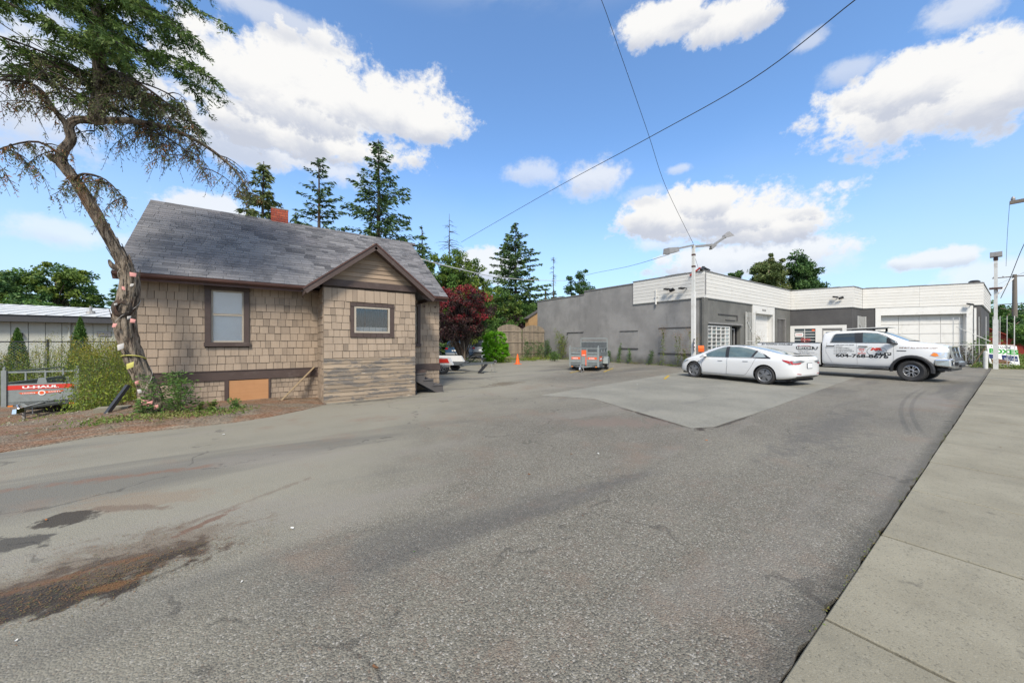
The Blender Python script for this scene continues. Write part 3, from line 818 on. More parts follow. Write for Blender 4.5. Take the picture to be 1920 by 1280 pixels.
sheet('dirt_yard', [(-30, 3), (-14, 3), (-7, 5.5), (-4.4, 7.25), (-3.1, 8.18), (-2.3, 8.66), (-1.3, 8.6), (-0.5, 8.64), (0.12, 8.88), (0.68, 9.28), (1.22, 9.80), (1.22, 11.15), (3.0, 17.6), (6, 22), (6, 40), (-30, 40)], M['dirt'], dirt_z, step=0.28, skirt=0.3)
sheet('gravel_yard', [(3.0, 17.5), (6.0, 22), (12, 21.8), (17, 27), (22.3, 26.5), (22.3, 29), (30, 60), (2, 60)], M['gravel'], -0.03, skirt=0.7)
sheet('asphalt_patch', [(6.50, 7.85), (8.2, 6.1), (8.0, 5.2), (6.42, 3.26), (6.62, 3.1), (9.5, 3.25), (14.2, 3.5), (19.6, 3.8), (27, 4.2), (33, 4.6), (33, 10.4), (22, 10.4), (18.5, 9.7), (14.0, 9.2)][:1] + [(7.35, 6.55), (6.95, 5.35), (6.30, 3.30), (6.75, 3.12), (9.5, 3.22), (14.2, 3.5), (19.6, 3.8), (27, 4.2), (33, 4.6), (33, 10.4), (22.6, 10.4), (18.5, 9.9), (12.8, 8.9), (9.5, 8.35)], M['patch'], 0.004)
M['joint'] = simple('joint_grit', (0.022, 0.021, 0.015), 0.95)
# pavement: a bed with separate slabs in it
bed = MB(); bed.box(-14, 34.6, -1.9, 0.60, -0.7, -0.03)
pv = bed.build('pavement', M['joint']); meta(pv, kind='structure')
def slab_mesh(wx, wy):
    m = MB(); b = 0.006
    x0, x1, y0, y1 = 0, wx, 0, wy
    v = [(x0, y0, -0.06), (x1, y0, -0.06), (x1, y1, -0.06), (x0, y1, -0.06), (x0, y0, -b), (x1, y0, -b), (x1, y1, -b), (x0, y1, -b),
         (x0 + b, y0 + b, 0), (x1 - b, y0 + b, 0), (x1 - b, y1 - b, 0), (x0 + b, y1 - b, 0)]
    f = [(0, 1, 5, 4), (1, 2, 6, 5), (2, 3, 7, 6), (3, 0, 4, 7), (4, 5, 9, 8), (5, 6, 10, 9), (6, 7, 11, 10), (7, 4, 8, 11), (8, 9, 10, 11)]
    m.add(v, f); return m
sm = None
k = 0
xx = -12.37
while xx < 34:
    for (y0, wy) in ((-1.86, 2.46),):
        if sm is None:
            sl = slab_mesh(1.473, wy).build('paving_slab', M['concrete'], pv); sm = sl.data
        else:
            sl = bpy.data.objects.new('paving_slab', sm); C.objects.link(sl); sl.parent = pv
        sl.location = (xx, y0 + random.uniform(-0.004, 0.004), 0.006 + random.uniform(-0.002, 0.002))
        sl.rotation_euler = (random.uniform(-0.001, 0.001), random.uniform(-0.001, 0.001), 0)
        sl.color = (random.random() - 0.5, 0, 0, 1)
    xx += 1.497
kb = MB(); kb.box(-60, 80, -2.06, -1.91, -0.5, 0.0)
meta(kb.build('kerb', M['concrete']), kind='structure')
sheet('road', [(-300, -14), (500, -14), (500, -2.07), (-300, -2.07)], M['road'], -0.13, skirt=0.4)
sheet('grass_verge', [(34.6, -1.9), (110, -1.9), (110, 1.0), (46, 1.0), (42.6, 1.1), (36.3, 1.85), (35.95, 0.62), (34.6, 0.62)], M['farground'], lambda x, y: 0.0 + 0.05 * noise.noise(Vector((x, y * 2, 0))), step=0.8, skirt=0.7)
sheet('verge_edge', [(110, -1.9), (500, -1.9), (500, 60), (110, 60)], M['farground'], -0.02, skirt=0.7)
# worn yellow bay lines
for i, (a, b, ww, lab) in enumerate((((13.55, 8.25), (15.2, 9.05), 0.11, 'short worn yellow bay line in front of the white sedan'),
                           ((14.2, 12.0), (16.6, 13.35), 0.11, 'worn yellow bay line running under the grey trailer beside the grey wall'),
                           ((12.4, 12.6), (14.0, 13.4), 0.09, 'faint yellow bay line left of the grey trailer'))):
    a = Vector((a[0], a[1], 0)); b = Vector((b[0], b[1], 0)); d = (b - a).normalized(); n_ = Vector((-d.y, d.x, 0)) * ww / 2
    pts = [a - n_]
    for q in range(1, 12): pts.append(a + (b - a) * q / 12 - n_ * random.uniform(0.7, 1.1))
    pts += [b - n_, b + n_]
    for q in range(11, 0, -1): pts.append(a + (b - a) * q / 12 + n_ * random.uniform(0.7, 1.1))
    pts.append(a + n_)
    o = sheet('bay_line', [(p.x, p.y) for p in pts], M['yellowline'], 0.009, kind='structure')

# ================================================================ BROWN HOUSE
# shared wedge of a shingle: x 0..1, z 0..1, thick at the butt (z = 0), towards -y
def wedge(name, mat, k=0.0, g_=0.012):
    m = MB()
    m.add([(g_, 0.1, k), (1 - g_, 0.1, -k), (1 - g_, -1, -k), (g_, -1, k), (g_, 0.1, 1.08), (1 - g_, 0.1, 1.08), (1 - g_, -0.35, 1.08), (g_, -0.35, 1.08)],
          [(0, 1, 2, 3), (7, 6, 5, 4), (3, 2, 6, 7), (0, 4, 5, 1), (0, 3, 7, 4), (1, 5, 6, 2)])
    o = m.build(name, mat); me = o.data; bpy.data.objects.remove(o); return me
cam_p = Vector((0, 0, 1.57))
SHN = []     # (screen size, kind, parent, matrix, tone)
def add_piece(kind, parent, mat4, wsize, tone):
    c = mat4.translation
    d = max(0.5, (c.x * cos(HEAD) + c.y * sin(HEAD)))
    SHN.append((wsize / d, kind, parent, mat4, tone))
def shingle_field(fr, parent, a0, a1, rows, holes=(), wmin=0.09, wmax=0.23, th=0.022, off=0.0):
    """rows: list of (z_bottom, height)"""
    for (z, hh) in rows:
        a = a0
        while a < a1 - 1e-4:
            wd = random.choice([random.uniform(wmin, wmax), random.uniform(wmin * 1.3, wmax * 0.9)])
            if a + wd > a1 - wmin * 0.6: wd = a1 - a
            segs = [(a, a + wd)]
            for h in holes:
                if z + hh * 0.5 > h[2] and z + hh * 0.5 < h[3]:
                    ns = []
                    for (p, q) in segs:
                        if q <= h[0] or p >= h[1]: ns.append((p, q))
                        else:
                            if p < h[0] - 0.01: ns.append((p, h[0]))
                            if q > h[1] + 0.01: ns.append((h[1], q))
                    segs = ns
            for (p, q) in segs:
                if q - p < 0.012: continue
                o = fr.P(p, z + random.uniform(-0.004, 0.004), off)
                m4 = Matrix.Translation(o) @ Matrix.Rotation(fr.rz + 0.0, 4, 'Z') @ Matrix.Rotation(random.uniform(-0.006, 0.006), 4, 'Y') @ Matrix.Diagonal((q - p, th * random.uniform(0.8, 1.25), hh, 1))
                add_piece('shingle', parent, m4, min(q - p, hh) * (1 if abs(fr.n.y) > 0.5 else 0.15), min(1, max(0, random.gauss(0.5, 0.25))))
            a += wd
def flush_pieces(specs, limit=300):
    """the largest pieces become objects of their own, the rest of a kind one joined part per parent"""
    SHN.sort(key=lambda q: -q[0])
    cnt = {}; rest = {}
    for s, kind, parent, m4, tone in SHN:
        me, mat = specs[kind]
        if cnt.get(kind, 0) < limit:
            cnt[kind] = cnt.get(kind, 0) + 1
            o = bpy.data.objects.new(kind, me); C.objects.link(o)
            o.parent = parent; o.matrix_basis = m4; o.color = (tone, 0, 0, 1)
        else: rest.setdefault((kind, parent.name), [parent, []])[1].append((m4, tone))
    for (kind, pn), (parent, lst) in rest.items():
        me, mat = specs[kind]
        base = [v.co.copy() for v in me.vertices]; fs = [tuple(p.vertices) for p in me.polygons]
        mb = MB()
        for m4, tone in lst: mb.add([m4 @ v for v in base], fs, tone)
        o = mb.build(kind + '_courses', mat, None, fix=False); o.parent = parent
        o['kind'] = 'stuff'
    SHN.clear()

HOUSE = (1.2, 12.5, 0)
house = empty('brown_house', HOUSE, 0, 'small old house clad in beige cedar shingles with dark brown trim and grey shingled roof', 'house')
XL, XR, YF, YB = -2.33, 4.78, 11.1, 16.1
PX0, PX1, PY = 1.19, 3.56, 10.0
ZB0, ZB1 = 0.62, 0.84                           # brown water table band
# front wall, left part
f1 = Frame((XL, YF), (PX0, YF))
win = (1.13, 1.98, 1.45, 2.95)                # trim outer edge of the left window
wo = (win[0] + 0.11, win[1] - 0.11, win[2] + 0.10, win[3] - 0.13)
ply = (XL * 0 + 1.58, 2.38, 0.03, 0.60)
m = MB(); f1.wall(m, -0.6, 3.12, 0.15, [wo]); wall1 = m.build('wall', M['gapshade'], house)
rows = []; z = ZB1
for i in range(12): rows.append((z, 0.188)); z += 0.188
shingle_field(f1, wall1, 0, f1.L, rows, [win])
rows = [(0.50 - i * 0.132, 0.132) for i in range(6)]
shingle_field(f1, wall1, 0, f1.L, rows, [(ply[0] - 0.08, ply[1] + 0.04, -1, 0.7)], 0.07, 0.17)
m = MB(); f1.box(m, 0.0, f1.L, ZB0, ZB1, 0, 0.045); f1.box(m, 0.0, f1.L, ZB1, ZB1 + 0.02, 0, 0.06)
m.build('trim_board', M['brown'], house)
m = MB(); f1.box(m, ply[0], ply[1], ply[2], ply[3], 0.0, 0.035)
m.build('boarded_panel', M['plywood'], house)
m = MB(); f1.box(m, ply[0] - 0.085, ply[0] - 0.003, -0.02, ZB0 - 0.002, 0, 0.05); f1.box(m, ply[1] + 0.003, ply[1] + 0.04, 0.0, ZB0 - 0.002, 0, 0.05)
m.build('panel_trim', M['brown'], house)
def window_trim(fr, w, t_, name='window', depth=0.05, mat='brown', sill=0.03):
    m = MB()
    fr.box(m, w[0], w[0] + t_[0], w[2] + t_[2], w[3] - t_[3], 0, depth); fr.box(m, w[1] - t_[1], w[1], w[2] + t_[2], w[3] - t_[3], 0, depth)
    fr.box(m, w[0] - 0.01, w[1] + 0.01, w[3] - t_[3], w[3], 0, depth + 0.005)
    fr.box(m, w[0] - 0.015, w[1] + 0.015, w[2], w[2] + t_[2], 0, depth + sill)
    return m.build(name, M[mat], house)
# double hung window with blind
wd = window_trim(f1, win, (0.11, 0.11, 0.10, 0.13))
m = MB(); a0, a1, z0, z1 = wo; zm = z0 + (z1 - z0) * 0.53; q = 0.035
f1.box(m, a0, a0 + q, z0, z1, -0.07, -0.01); f1.box(m, a1 - q, a1, z0, z1, -0.07, -0.01)
f1.box(m, a0 + q, a1 - q, z1 - q, z1, -0.07, -0.01); f1.box(m, a0 + q, a1 - q, z0, z0 + q, -0.07, -0.01)
f1.box(m, a0 + q, a1 - q, zm - 0.02, zm + 0.02, -0.065, -0.012); f1.box(m, a0 - 0.0, a1, zm + 0.02, zm + 0.03, -0.05, -0.004)
m.build('sash', M['sash'], wd)
m = MB(); f1.box(m, a0 + q, a1 - q, z0 + q, zm - 0.02, -0.052, -0.048); m.build('pane', M['glass'], wd)
m = MB(); f1.box(m, a0 + q, a1 - q, zm + 0.02, z1 - q, -0.042, -0.038); m.build('pane', M['glass'], wd)
m = MB(); zz = z0
while zz < z1:
    p = [f1.P(a0, zz, -0.068), f1.P(a1, zz, -0.068), f1.P(a1, zz + 0.024, -0.058), f1.P(a0, zz + 0.024, -0.058)]
    m.add(p, [(0, 1, 2, 3)]); zz += 0.025
m.build('blind', M['blind'], wd, fix=False)
# porch (bay) walls
f2 = Frame((PX0, PY), (PX1, PY))
f2l = Frame((PX0, YF), (PX0, PY))             # faces -X
f2r = Frame((PX1, PY), (PX1, YF))             # faces +X
pw = (0.62, 1.76, 1.68, 2.60)                 # shingled brown surround
po = (0.72, 1.64, 1.80, 2.50)
m = MB(); f2.wall(m, -0.3, 3.0, 0.13, [po], 0.13, f2.L - 0.13); wall2 = m.build('wall', M['gapshade'], house)
m = MB(); f2l.wall(m, -0.3, 3.0, 0.13, a0=0.002); wall3 = m.build('wall', M['gapshade'], house)
m = MB(); f2r.wall(m, -0.3, 3.0, 0.13, a1=f2r.L - 0.002); wall3b = m.build('wall', M['gapshade'], house)
rows = []; z = 1.14
hs = [0.185] * 8 + [0.30]
for hh in hs: rows.append((z, hh)); z += hh
for i, (z, hh) in enumerate(rows):
    if i in (3,): pass
shingle_field(f2, wall2, 0, f2.L, rows, [pw], 0.10, 0.26)
rows2 = [(-0.05 + i * 0.187, 0.187) for i in range(16)]
shingle_field(f2l, wall3, 0.02, f2l.L, rows2, wmin=0.12, wmax=0.25)
shingle_field(f2r, wall3b, 0.0, f2r.L, rows2, wmin=0.12, wmax=0.25)
# peeling clapboards below
z = -0.04; i = 0
while z < 1.12:
    hh = random.uniform(0.092, 0.112); hh = min(hh, 1.13 - z)
    m = MB(); x = 0; cuts = [0, f2.L] if i % 3 else [0, random.uniform(0.8, 1.7), f2.L]
    for a, b in zip(cuts[:-1], cuts[1:]):
        t0 = 0.022 + random.uniform(-0.003, 0.003)
        P = f2.P
        m = MB()
        m.hexa([P(a, z, t0 + 0.007), P(b - 0.004, z + random.uniform(-0.006, 0.004), t0 + 0.007), P(b - 0.004, z, 0), P(a, z, 0), P(a, z + hh * 0.96, t0 - 0.006), P(b - 0.004, z + hh * 0.96, t0 - 0.006), P(b - 0.004, z + hh * 1.06, 0), P(a, z + hh * 1.06, 0)], random.random())
        m.build('board', M['clapworn'], wall2, False)
    z += hh; i += 1
# brown shingled surround and fixed window
pwo = MB()
f2.box(pwo, pw[0] - 0.0, po[0], po[2], po[3], 0, 0.03); f2.box(pwo, po[1], pw[1], po[2], po[3], 0, 0.03)
f2.box(pwo, pw[0], pw[1], po[3], pw[3], 0, 0.03); f2.box(pwo, pw[0], pw[1], pw[2], po[2], 0, 0.03)
pwd = pwo.build('window', M['brown'], house)
for (zz, hh) in ((po[3] + 0.0, pw[3] - po[3]), (pw[2], po[2] - pw[2])):
    a = pw[0]
    while a < pw[1] - 0.02:
        ww_ = min(random.uniform(0.12, 0.2), pw[1] - a)
        m = MB(); f2.box(m, a + 0.003, a + ww_ - 0.003, zz + random.uniform(0, 0.008), zz + hh - 0.004, 0.031, 0.044, random.random()); m.build('trim_shingle', M['brown'], pwd, False)
        a += ww_
a0, a1, z0, z1 = po; q = 0.045
m = MB()
f2.box(m, a0, a0 + q, z0, z1, -0.05, 0.034); f2.box(m, a1 - q, a1, z0, z1, -0.05, 0.034); f2.box(m, a0 + q, a1 - q, z1 - q, z1, -0.05, 0.034); f2.box(m, a0 + q, a1 - q, z0, z0 + q, -0.05, 0.034)
m.build('frame', M['sash'], pwd)
m = MB(); f2.box(m, a0 + q, a1 - q, z0 + q, z1 - q, -0.014, -0.010); m.build('pane', M['glass'], pwd)
m = MB()
n_ = 60
for i in range(n_):       # folded curtain, teal to imitate the reflections in the glass
    s0 = a0 + (a1 - a0) * i / n_; s1 = a0 + (a1 - a0) * (i + 1) / n_
    if 0.30 < i / n_ < 0.36: continue
    d0 = -0.20 + 0.03 * sin(i * 0.9); d1 = -0.20 + 0.03 * sin((i + 1) * 0.9)
    m.add([f2.P(s0, z0, d0), f2.P(s1, z0, d1), f2.P(s1, z1, d1), f2.P(s0, z1, d0)], [(0, 1, 2, 3)], 0.5)
m.build('reflection_curtain', M['teal'], pwd, fix=False)
m = MB(); f2.box(m, a0, a1, z0 + 0.02, z0 + 0.16, -0.17, -0.15); m.build('sill_board', M['paper'], pwd)
m = MB()
for kx in (0.25, 0.42, 0.60, 0.80): f2.box(m, a0 + (a1 - a0) * kx, a0 + (a1 - a0) * kx + 0.006, z0 + q, z1 - q, -0.030, -0.024)
for kz in (0.33, 0.66): f2.box(m, a0 + q, a1 - q, z0 + (z1 - z0) * kz, z0 + (z1 - z0) * kz + 0.006, -0.038, -0.031)
m.build('muntin', M['teal'], pwd)  # thin bars behind the pane, drawn in as mullion reflections
# gable of the porch
PKX = (PX0 + PX1) / 2 + 0.02; PITCH = 0.80
m = MB(); f2.box(m, -0.02, f2.L + 0.02, 3.0, 3.17, -0.1, 0.05); m.build('trim_board', M['brown'], house)
gz = 3.17; i = 0
gt = 3.17 + (f2.L / 2 + 0.06) * PITCH
zt = gz
while zt < gt - 0.03:
    half0 = min(f2.L / 2 + 0.02, (gt - zt) / PITCH); half1 = max(0.004, min(f2.L / 2 + 0.02, (gt - zt - 0.118) / PITCH))
    c0 = f2.L / 2 + 0.02; P = f2.P
    m = MB()
    m.hexa([P(c0 - half0, zt, 0.036), P(c0 + half0, zt, 0.036), P(c0 + half0, zt, -0.05), P(c0 - half0, zt, -0.05), P(c0 - half1, zt + 0.122, 0.014), P(c0 + half1, zt + 0.122, 0.014), P(c0 + half1, zt + 0.122, -0.05), P(c0 - half1, zt + 0.122, -0.05)], random.random())
    m.build('board', M['clap'], house)
    zt += 0.118
# front wall, right part
f3 = Frame((PX1, YF), (XR, YF))
rw = (0.06, 0.56, 1.40, 2.78); rwo = (0.14, 0.47, 1.50, 2.70)
m = MB(); f3.wall(m, -0.3, 3.12, 0.15, [rwo]); wall4 = m.build('wall', M['gapshade'], house)
rows = [(ZB1 + i * 0.188, 0.188) for i in range(12)]
shingle_field(f3, wall4, 0, f3.L, rows, [rw], 0.10, 0.26)
rows = [(0.50 - i * 0.15, 0.15) for i in range(5)]
shingle_field(f3, wall4, 0, f3.L, rows, [], 0.09, 0.19)
m = MB(); f3.box(m, 0, f3.L + 0.03, ZB0, ZB1, 0, 0.045); m.build('trim_board', M['brown'], house)
rwd = window_trim(f3, rw, (0.08, 0.09, 0.10, 0.08))
m = MB(); a0, a1, z0, z1 = rwo
f3.box(m, a0, a0 + 0.03, z0, z1, -0.07, -0.01); f3.box(m, a1 - 0.03, a1, z0, z1, -0.07, -0.01); f3.box(m, a0 + 0.03, a1 - 0.03, 2.08, 2.12, -0.065, -0.012)
m.build('sash', M['sash'], rwd)
m = MB(); f3.box(m, a0 + 0.03, a1 - 0.03, z0, z1, -0.045, -0.041); m.build('pane', M['glass'], rwd)
m = MB(); zz = z0
while zz < z1: f3.box(m, a0, a1, zz, zz + 0.018, -0.13, -0.12); zz += 0.03
m.build('blind', M['blind'], rwd)
for k_ in (0.70, 1.08):      # rusty fixings
    m = MB(); m.lathe([(0.0, -0.05), (0.022, -0.05), (0.022, 0.0)], (PX1 + k_, YF - 0.02, 2.72), 'y', 10); m.build('bracket_hole', M['redbrown'], house)
# side and back walls
f4 = Frame((XR, YF), (XR, YB)); m = MB(); f4.wall(m, -0.3, 3.12, 0.15, a0=0.002); w5 = m.build('wall', M['clap'], house)
shingle_field(f4, w5, 0, f4.L, [(-0.2 + i * 0.188, 0.188) for i in range(18)], wmin=0.2, wmax=0.4)
f5 = Frame((XL, YB), (XL, YF)); m = MB(); f5.wall(m, -0.9, 3.12, 0.15, a1=f5.L - 0.002); w6 = m.build('wall', M['clap'], house)
shingle_field(f5, w6, 0, f5.L, [(-0.75 + i * 0.188, 0.188) for i in range(21)], wmin=0.2, wmax=0.4)
f6 = Frame((XR, YB), (XL, YB)); m = MB(); f6.wall(m, -0.9, 3.12, 0.15, a0=0.16, a1=f6.L - 0.16); m.build('wall', M['clap'], house)
m = MB(); m.box(XL + 0.2, XR - 0.2, YF + 0.35, YB - 0.2, 0.5, 0.6); m.build('floor', M['darkwood'], house)
# ---- roof
EY, EZ = 10.74, 3.05; RY, RZ = 13.6, 5.44
EXL, EXR, RXL, RXR = -2.62, 4.93, -2.60, 4.64
def roof_slab(mb, p, th=0.05):
    nrm_ = (Vector(p[1]) - Vector(p[0])).cross(Vector(p[3]) - Vector(p[0])).normalized()
    q = [Vector(a) - nrm_ * th for a in p]
    mb.hexa([q[0], q[1], q[2], q[3], *[Vector(a) for a in p]])
m = MB()
roof_slab(m, [(EXL, EY, EZ), (EXR, EY, EZ), (RXR, RY, RZ), (RXL, RY, RZ)])
roof_slab(m, [(EXR, 2 * RY - EY, EZ), (EXL, 2 * RY - EY, EZ), (RXL, RY + 0.002, RZ), (RXR, RY + 0.002, RZ)])
roof = m.build('roof', M['roof'], house)
m = MB()
for xg in (XL + 0.1, XR - 0.1):
    m.prism([(YF + 0.2, 3.1), (YB - 0.2, 3.1), (RY, RZ - 0.18)], xg - 0.04, xg + 0.04, 'yz')
m.build('gable_wall', M['clap'], house)
PRZ = 4.17; PEY = 9.72                       # porch roof: ridge height, front overhang
slope = Vector((0, RY - EY, RZ - EZ)); sl_len = slope.length; sd = slope.normalized(); sn = Vector((0, -sd.z, sd.y))
pitch = atan2(sd.z, sd.y)
def porch_cover(x, y, z):
    """under the porch roof?"""
    return (PRZ + 0.01 - abs(x - PKX) * PITCH) > z
NR = 30; ex = sl_len / NR
for r in range(NR):
    v0 = r * ex
    f_ = v0 / sl_len
    xl = EXL + (RXL - EXL) * f_ - 0.012; xr = EXR + (RXR - EXR) * f_ + 0.012
    x = xl; first = True
    while x < xr - 1e-3:
        wv = random.choice((0.15, 0.3, 0.3, 0.45)) * random.uniform(0.9, 1.1) if r else 0.305
        if first: wv *= random.uniform(0.4, 1)
        first = False
        if x + wv > xr - 0.06: wv = xr - x
        o = Vector((x, EY, EZ)) + sd * (v0 - 0.012) + sn * 0.003
        if not porch_cover(x + wv / 2, o.y, o.z + 0.02):
            # local: x along eave, z up the slope, -y outward
            R = Matrix(((1, 0, 0, 0), (0, -sn.y, sd.y, 0), (0, -sn.z, sd.z, 0), (0, 0, 0, 1)))
            m4 = Matrix.Translation(o) @ R @ Matrix.Diagonal((wv, random.uniform(0.007, 0.012), ex + 0.008, 1))
            add_piece('roof_shingle', roof, m4, ex * 0.6, min(1, max(0, random.gauss(0.45, 0.36))))
        x += wv
# ridge caps
m = MB(); x = RXL
while x < RXR:
    m.hexa([(x, RY - 0.10, RZ - 0.075), (x + 0.29, RY - 0.10, RZ - 0.075), (x + 0.29, RY + 0.10, RZ - 0.075), (x, RY + 0.10, RZ - 0.075), (x, RY - 0.03, RZ + 0.022), (x + 0.29, RY - 0.03, RZ + 0.018), (x + 0.29, RY + 0.03, RZ + 0.018), (x, RY + 0.03, RZ + 0.022)], random.random())
    x += 0.298
m.build('ridge_cap', M['roof'], roof, False)
# fascia, soffit, gutter
m = MB(); m.box(EXL, PKX - 1.62, EY + 0.0, EY + 0.03, EZ - 0.17, EZ - 0.012); m.box(PKX + 1.62, EXR, EY, EY + 0.03, EZ - 0.17, EZ - 0.012)
m.build('fascia', M['redbrown'], house)
m = MB(); m.box(EXL, EXR, EY + 0.032, YF + 0.1, EZ - 0.115, EZ - 0.10); m.build('soffit', M['brown'], house)
for (xa, xb) in ((EXL + 0.02, PKX - 1.50), (PKX + 1.60, EXR)):
    m = MB()
    m.prism([(EY - 0.105, EZ - 0.02), (EY - 0.098, EZ - 0.075), (EY - 0.07, EZ - 0.108), (EY - 0.015, EZ - 0.108), (EY - 0.003, EZ - 0.09), (EY - 0.003, EZ - 0.035), (EY - 0.02, EZ - 0.045), (EY - 0.06, EZ - 0.05), (EY - 0.092, EZ - 0.022)], xa, xb, 'yz')
    m.build('gutter', M['redbrown'], house)
m = MB()
for s_, xe, xr_ in ((-1, EXL, RXL), (1, EXR, RXR)):
    m.beam((xe, EY, EZ - 0.09), (xr_, RY, RZ - 0.09), 0.025, 0.13); m.beam((xe, 2 * RY - EY, EZ - 0.09), (xr_, RY + 0.01, RZ - 0.09), 0.025, 0.13)
m.build('bargeboard', M['brown'], house)
# porch roof
hw = 1.62
m = MB()
yb = RY - 0.6
pz0 = PRZ - hw * PITCH
def yroof(z): return EY + (z - EZ) / (RZ - EZ) * (RY - EY)
for s_ in (-1, 1):
    e0 = (PKX + s_ * hw, PEY, pz0); e1 = (PKX, PEY, PRZ)
    b1 = (PKX, yroof(PRZ) + 0.12, PRZ); b0 = (PKX + s_ * hw, max(yroof(pz0), EY) + 0.12, pz0)
    pts = [e0, e1, b1, b0] if s_ < 0 else [e1, e0, b0, b1]
    roof_slab(m, pts, 0.035)
proof = m.build('roof', M['roof'], house)
for s_ in (-1, 1):
    n_c = 13
    sv_ = Vector((-s_ * 1, 0, PITCH)).normalized(); nn = Vector((s_ * PITCH, 0, 1)).normalized()
    Ls = hw / abs(sv_.x)
    for r in range(n_c):
        v0 = r * Ls / n_c
        zc = pz0 + sv_.z * v0
        y0 = PEY - 0.012; y1 = max(yroof(zc + 0.02), EY - 0.02) + 0.05
        y = y0
        while y < y1 - 0.01:
            wv = min(random.uniform(0.2, 0.38), y1 - y)
            o = Vector((PKX + s_ * hw, y, pz0)) + sv_ * (v0 - 0.01) + nn * 0.002
            R = Matrix(((0, -nn.x, sv_.x, 0), (1, 0, 0, 0), (0, -nn.z, sv_.z, 0), (0, 0, 0, 1)))
            m4 = Matrix.Translation(o) @ R @ Matrix.Diagonal((wv, 0.009, Ls / n_c + 0.008, 1))
            add_piece('roof_shingle', proof, m4, 0.03, min(1, max(0, random.gauss(0.45, 0.36))))
            y += wv
m = MB()
for s_ in (-1, 1):
    m.beam((PKX + s_ * (hw + 0.02), PEY - 0.02, pz0 - 0.085), (PKX, PEY - 0.02, PRZ - 0.075), 0.03, 0.15, up=(0, 0, 1))
m.build('bargeboard', M['brown'], house)
m = MB()
for s_ in (-1, 1):
    m.beam((PKX + s_ * (hw + 0.05), PEY - 0.042, pz0 - 0.028), (PKX, PEY - 0.042, PRZ - 0.005), 0.02, 0.035)
m.build('drip_edge', M['redbrown'], house)
m = MB()
for s_ in (-1, 1):   # soffit of the porch roof and eave ends
    m.beam((PKX + s_ * (hw - 0.02), PEY, pz0 - 0.06), (PKX + s_ * (hw - 0.02), EY + 0.2, pz0 - 0.06), 0.03, 0.11)
    m.add([(PKX + s_ * hw, PEY, pz0 - 0.12), (PKX, PEY, PRZ - 0.14), (PKX, PY + 0.05, PRZ - 0.14), (PKX + s_ * hw, PY + 0.05, pz0 - 0.12)], [(0, 1, 2, 3)])
m.build('porch_soffit', M['brown'], house)
m = MB(); m.beam((PKX + hw - 0.05, PEY + 0.05, pz0 - 0.10), (PKX + hw - 0.22, PY, 2.92), 0.03, 0.10); m.build('brace', M['brown'], house)
flush_pieces({'shingle': (wedge('shingle', M['shingle'], 0.004, 0.024), M['shingle']), 'roof_shingle': (wedge('roof_shingle', M['roof'], 0.0), M['roof'])})
# chimney of single bricks
ch = MB(); ch.box(0.14, 0.58, 13.55, 13.95, 4.9, 5.83); chim = ch.build('chimney', M['mortar'], roof, False)
bw, bh = 0.152, 0.066
bme = None
for fx in range(4):
    for r in range(8):
        z = 5.22 + r * 0.077
        n_ = 3; off = (r % 2) * 0.5
        Lf = 0.44 if fx % 2 == 0 else 0.40
        a = -off * bw
        while a < Lf - 0.01:
            s0 = max(0, a); s1 = min(Lf, a + bw * 1.0 - 0.010)
            a += bw
            if s1 - s0 < 0.02: continue
            m = MB()
            fr = [Frame((0.14, 13.55), (0.58, 13.55)), Frame((0.58, 13.55), (0.58, 13.95)), Frame((0.58, 13.95), (0.14, 13.95)), Frame((0.14, 13.95), (0.14, 13.55))][fx]
            fr.box(m, s0 + 0.001, s1, z, z + bh, -0.01, 0.010 + random.uniform(0, 0.004), random.random())
            b_ = m.build('brick', M['brick'], chim, False)
m = MB(); m.box(0.12, 0.60, 13.53, 13.97, 5.83, 5.86); m.build('cap', M['mortar'], chim, False)
# leaning plank in the corner, wooden steps, scrap
pl = MB(); pl.beam((0.30, 10.62, 0.06), (1.08, 11.02, 0.86), 0.035, 0.085, up=(0, -1, 0.3))
meta(pl.build('leaning_plank', M['rawwood']), 'thin bare plank leaning against the beige shingle wall beside the porch corner', 'plank')
st = empty('wooden_steps', (4.1, 10.3, 0), 0, 'grey wooden steps with one bare tread beside the porch of the beige house', 'steps')
for k_, (x0, zt_) in enumerate(((3.62, 0.62), (3.88, 0.42), (4.16, 0.24))):
    m = MB(); m.box(x0, x0 + (0.32 if k_ else 0.34), 10.15, 11.0, zt_ - 0.035, zt_, random.random()); m.build('tread', M['darkwood'] , st)
    if k_:
        m = MB(); m.box(x0 + 0.01, x0 + 0.03, 10.2, 10.98, zt_, (0.62, 0.42, 0.24)[k_ - 1] - 0.037); m.build('riser', M['plywood'] if k_ == 1 else M['darkwood'], st)
for y_ in (10.17, 10.93):
    m = MB(); m.prism([(3.62, 0.58), (3.62, 0.40), (4.30, 0.0), (4.52, 0.0), (4.52, 0.20), (4.20, 0.20), (4.20, 0.38), (3.92, 0.38), (3.92, 0.58)], y_, y_ + 0.04, 'xz'); m.build('stringer', M['darkwood'], st)
m = MB(); m.box(3.63, 3.68, 10.2, 10.25, 0, 0.58); m.box(3.63, 3.68, 10.86, 10.91, 0, 0.58); m.build('post', M['darkwood'], st)
sb = MB(); sb.box(3.60, 4.02, 10.25, 10.75, 0.625, 0.65); sb.box(3.64, 3.98, 10.3, 10.6, 0.651, 0.675); sb.box(3.70, 4.05, 10.33, 10.7, 0.676, 0.69)
meta(sb.build('board_stack', M['brown']), 'short stack of old brown boards lying on the top of the grey wooden steps', 'boards')

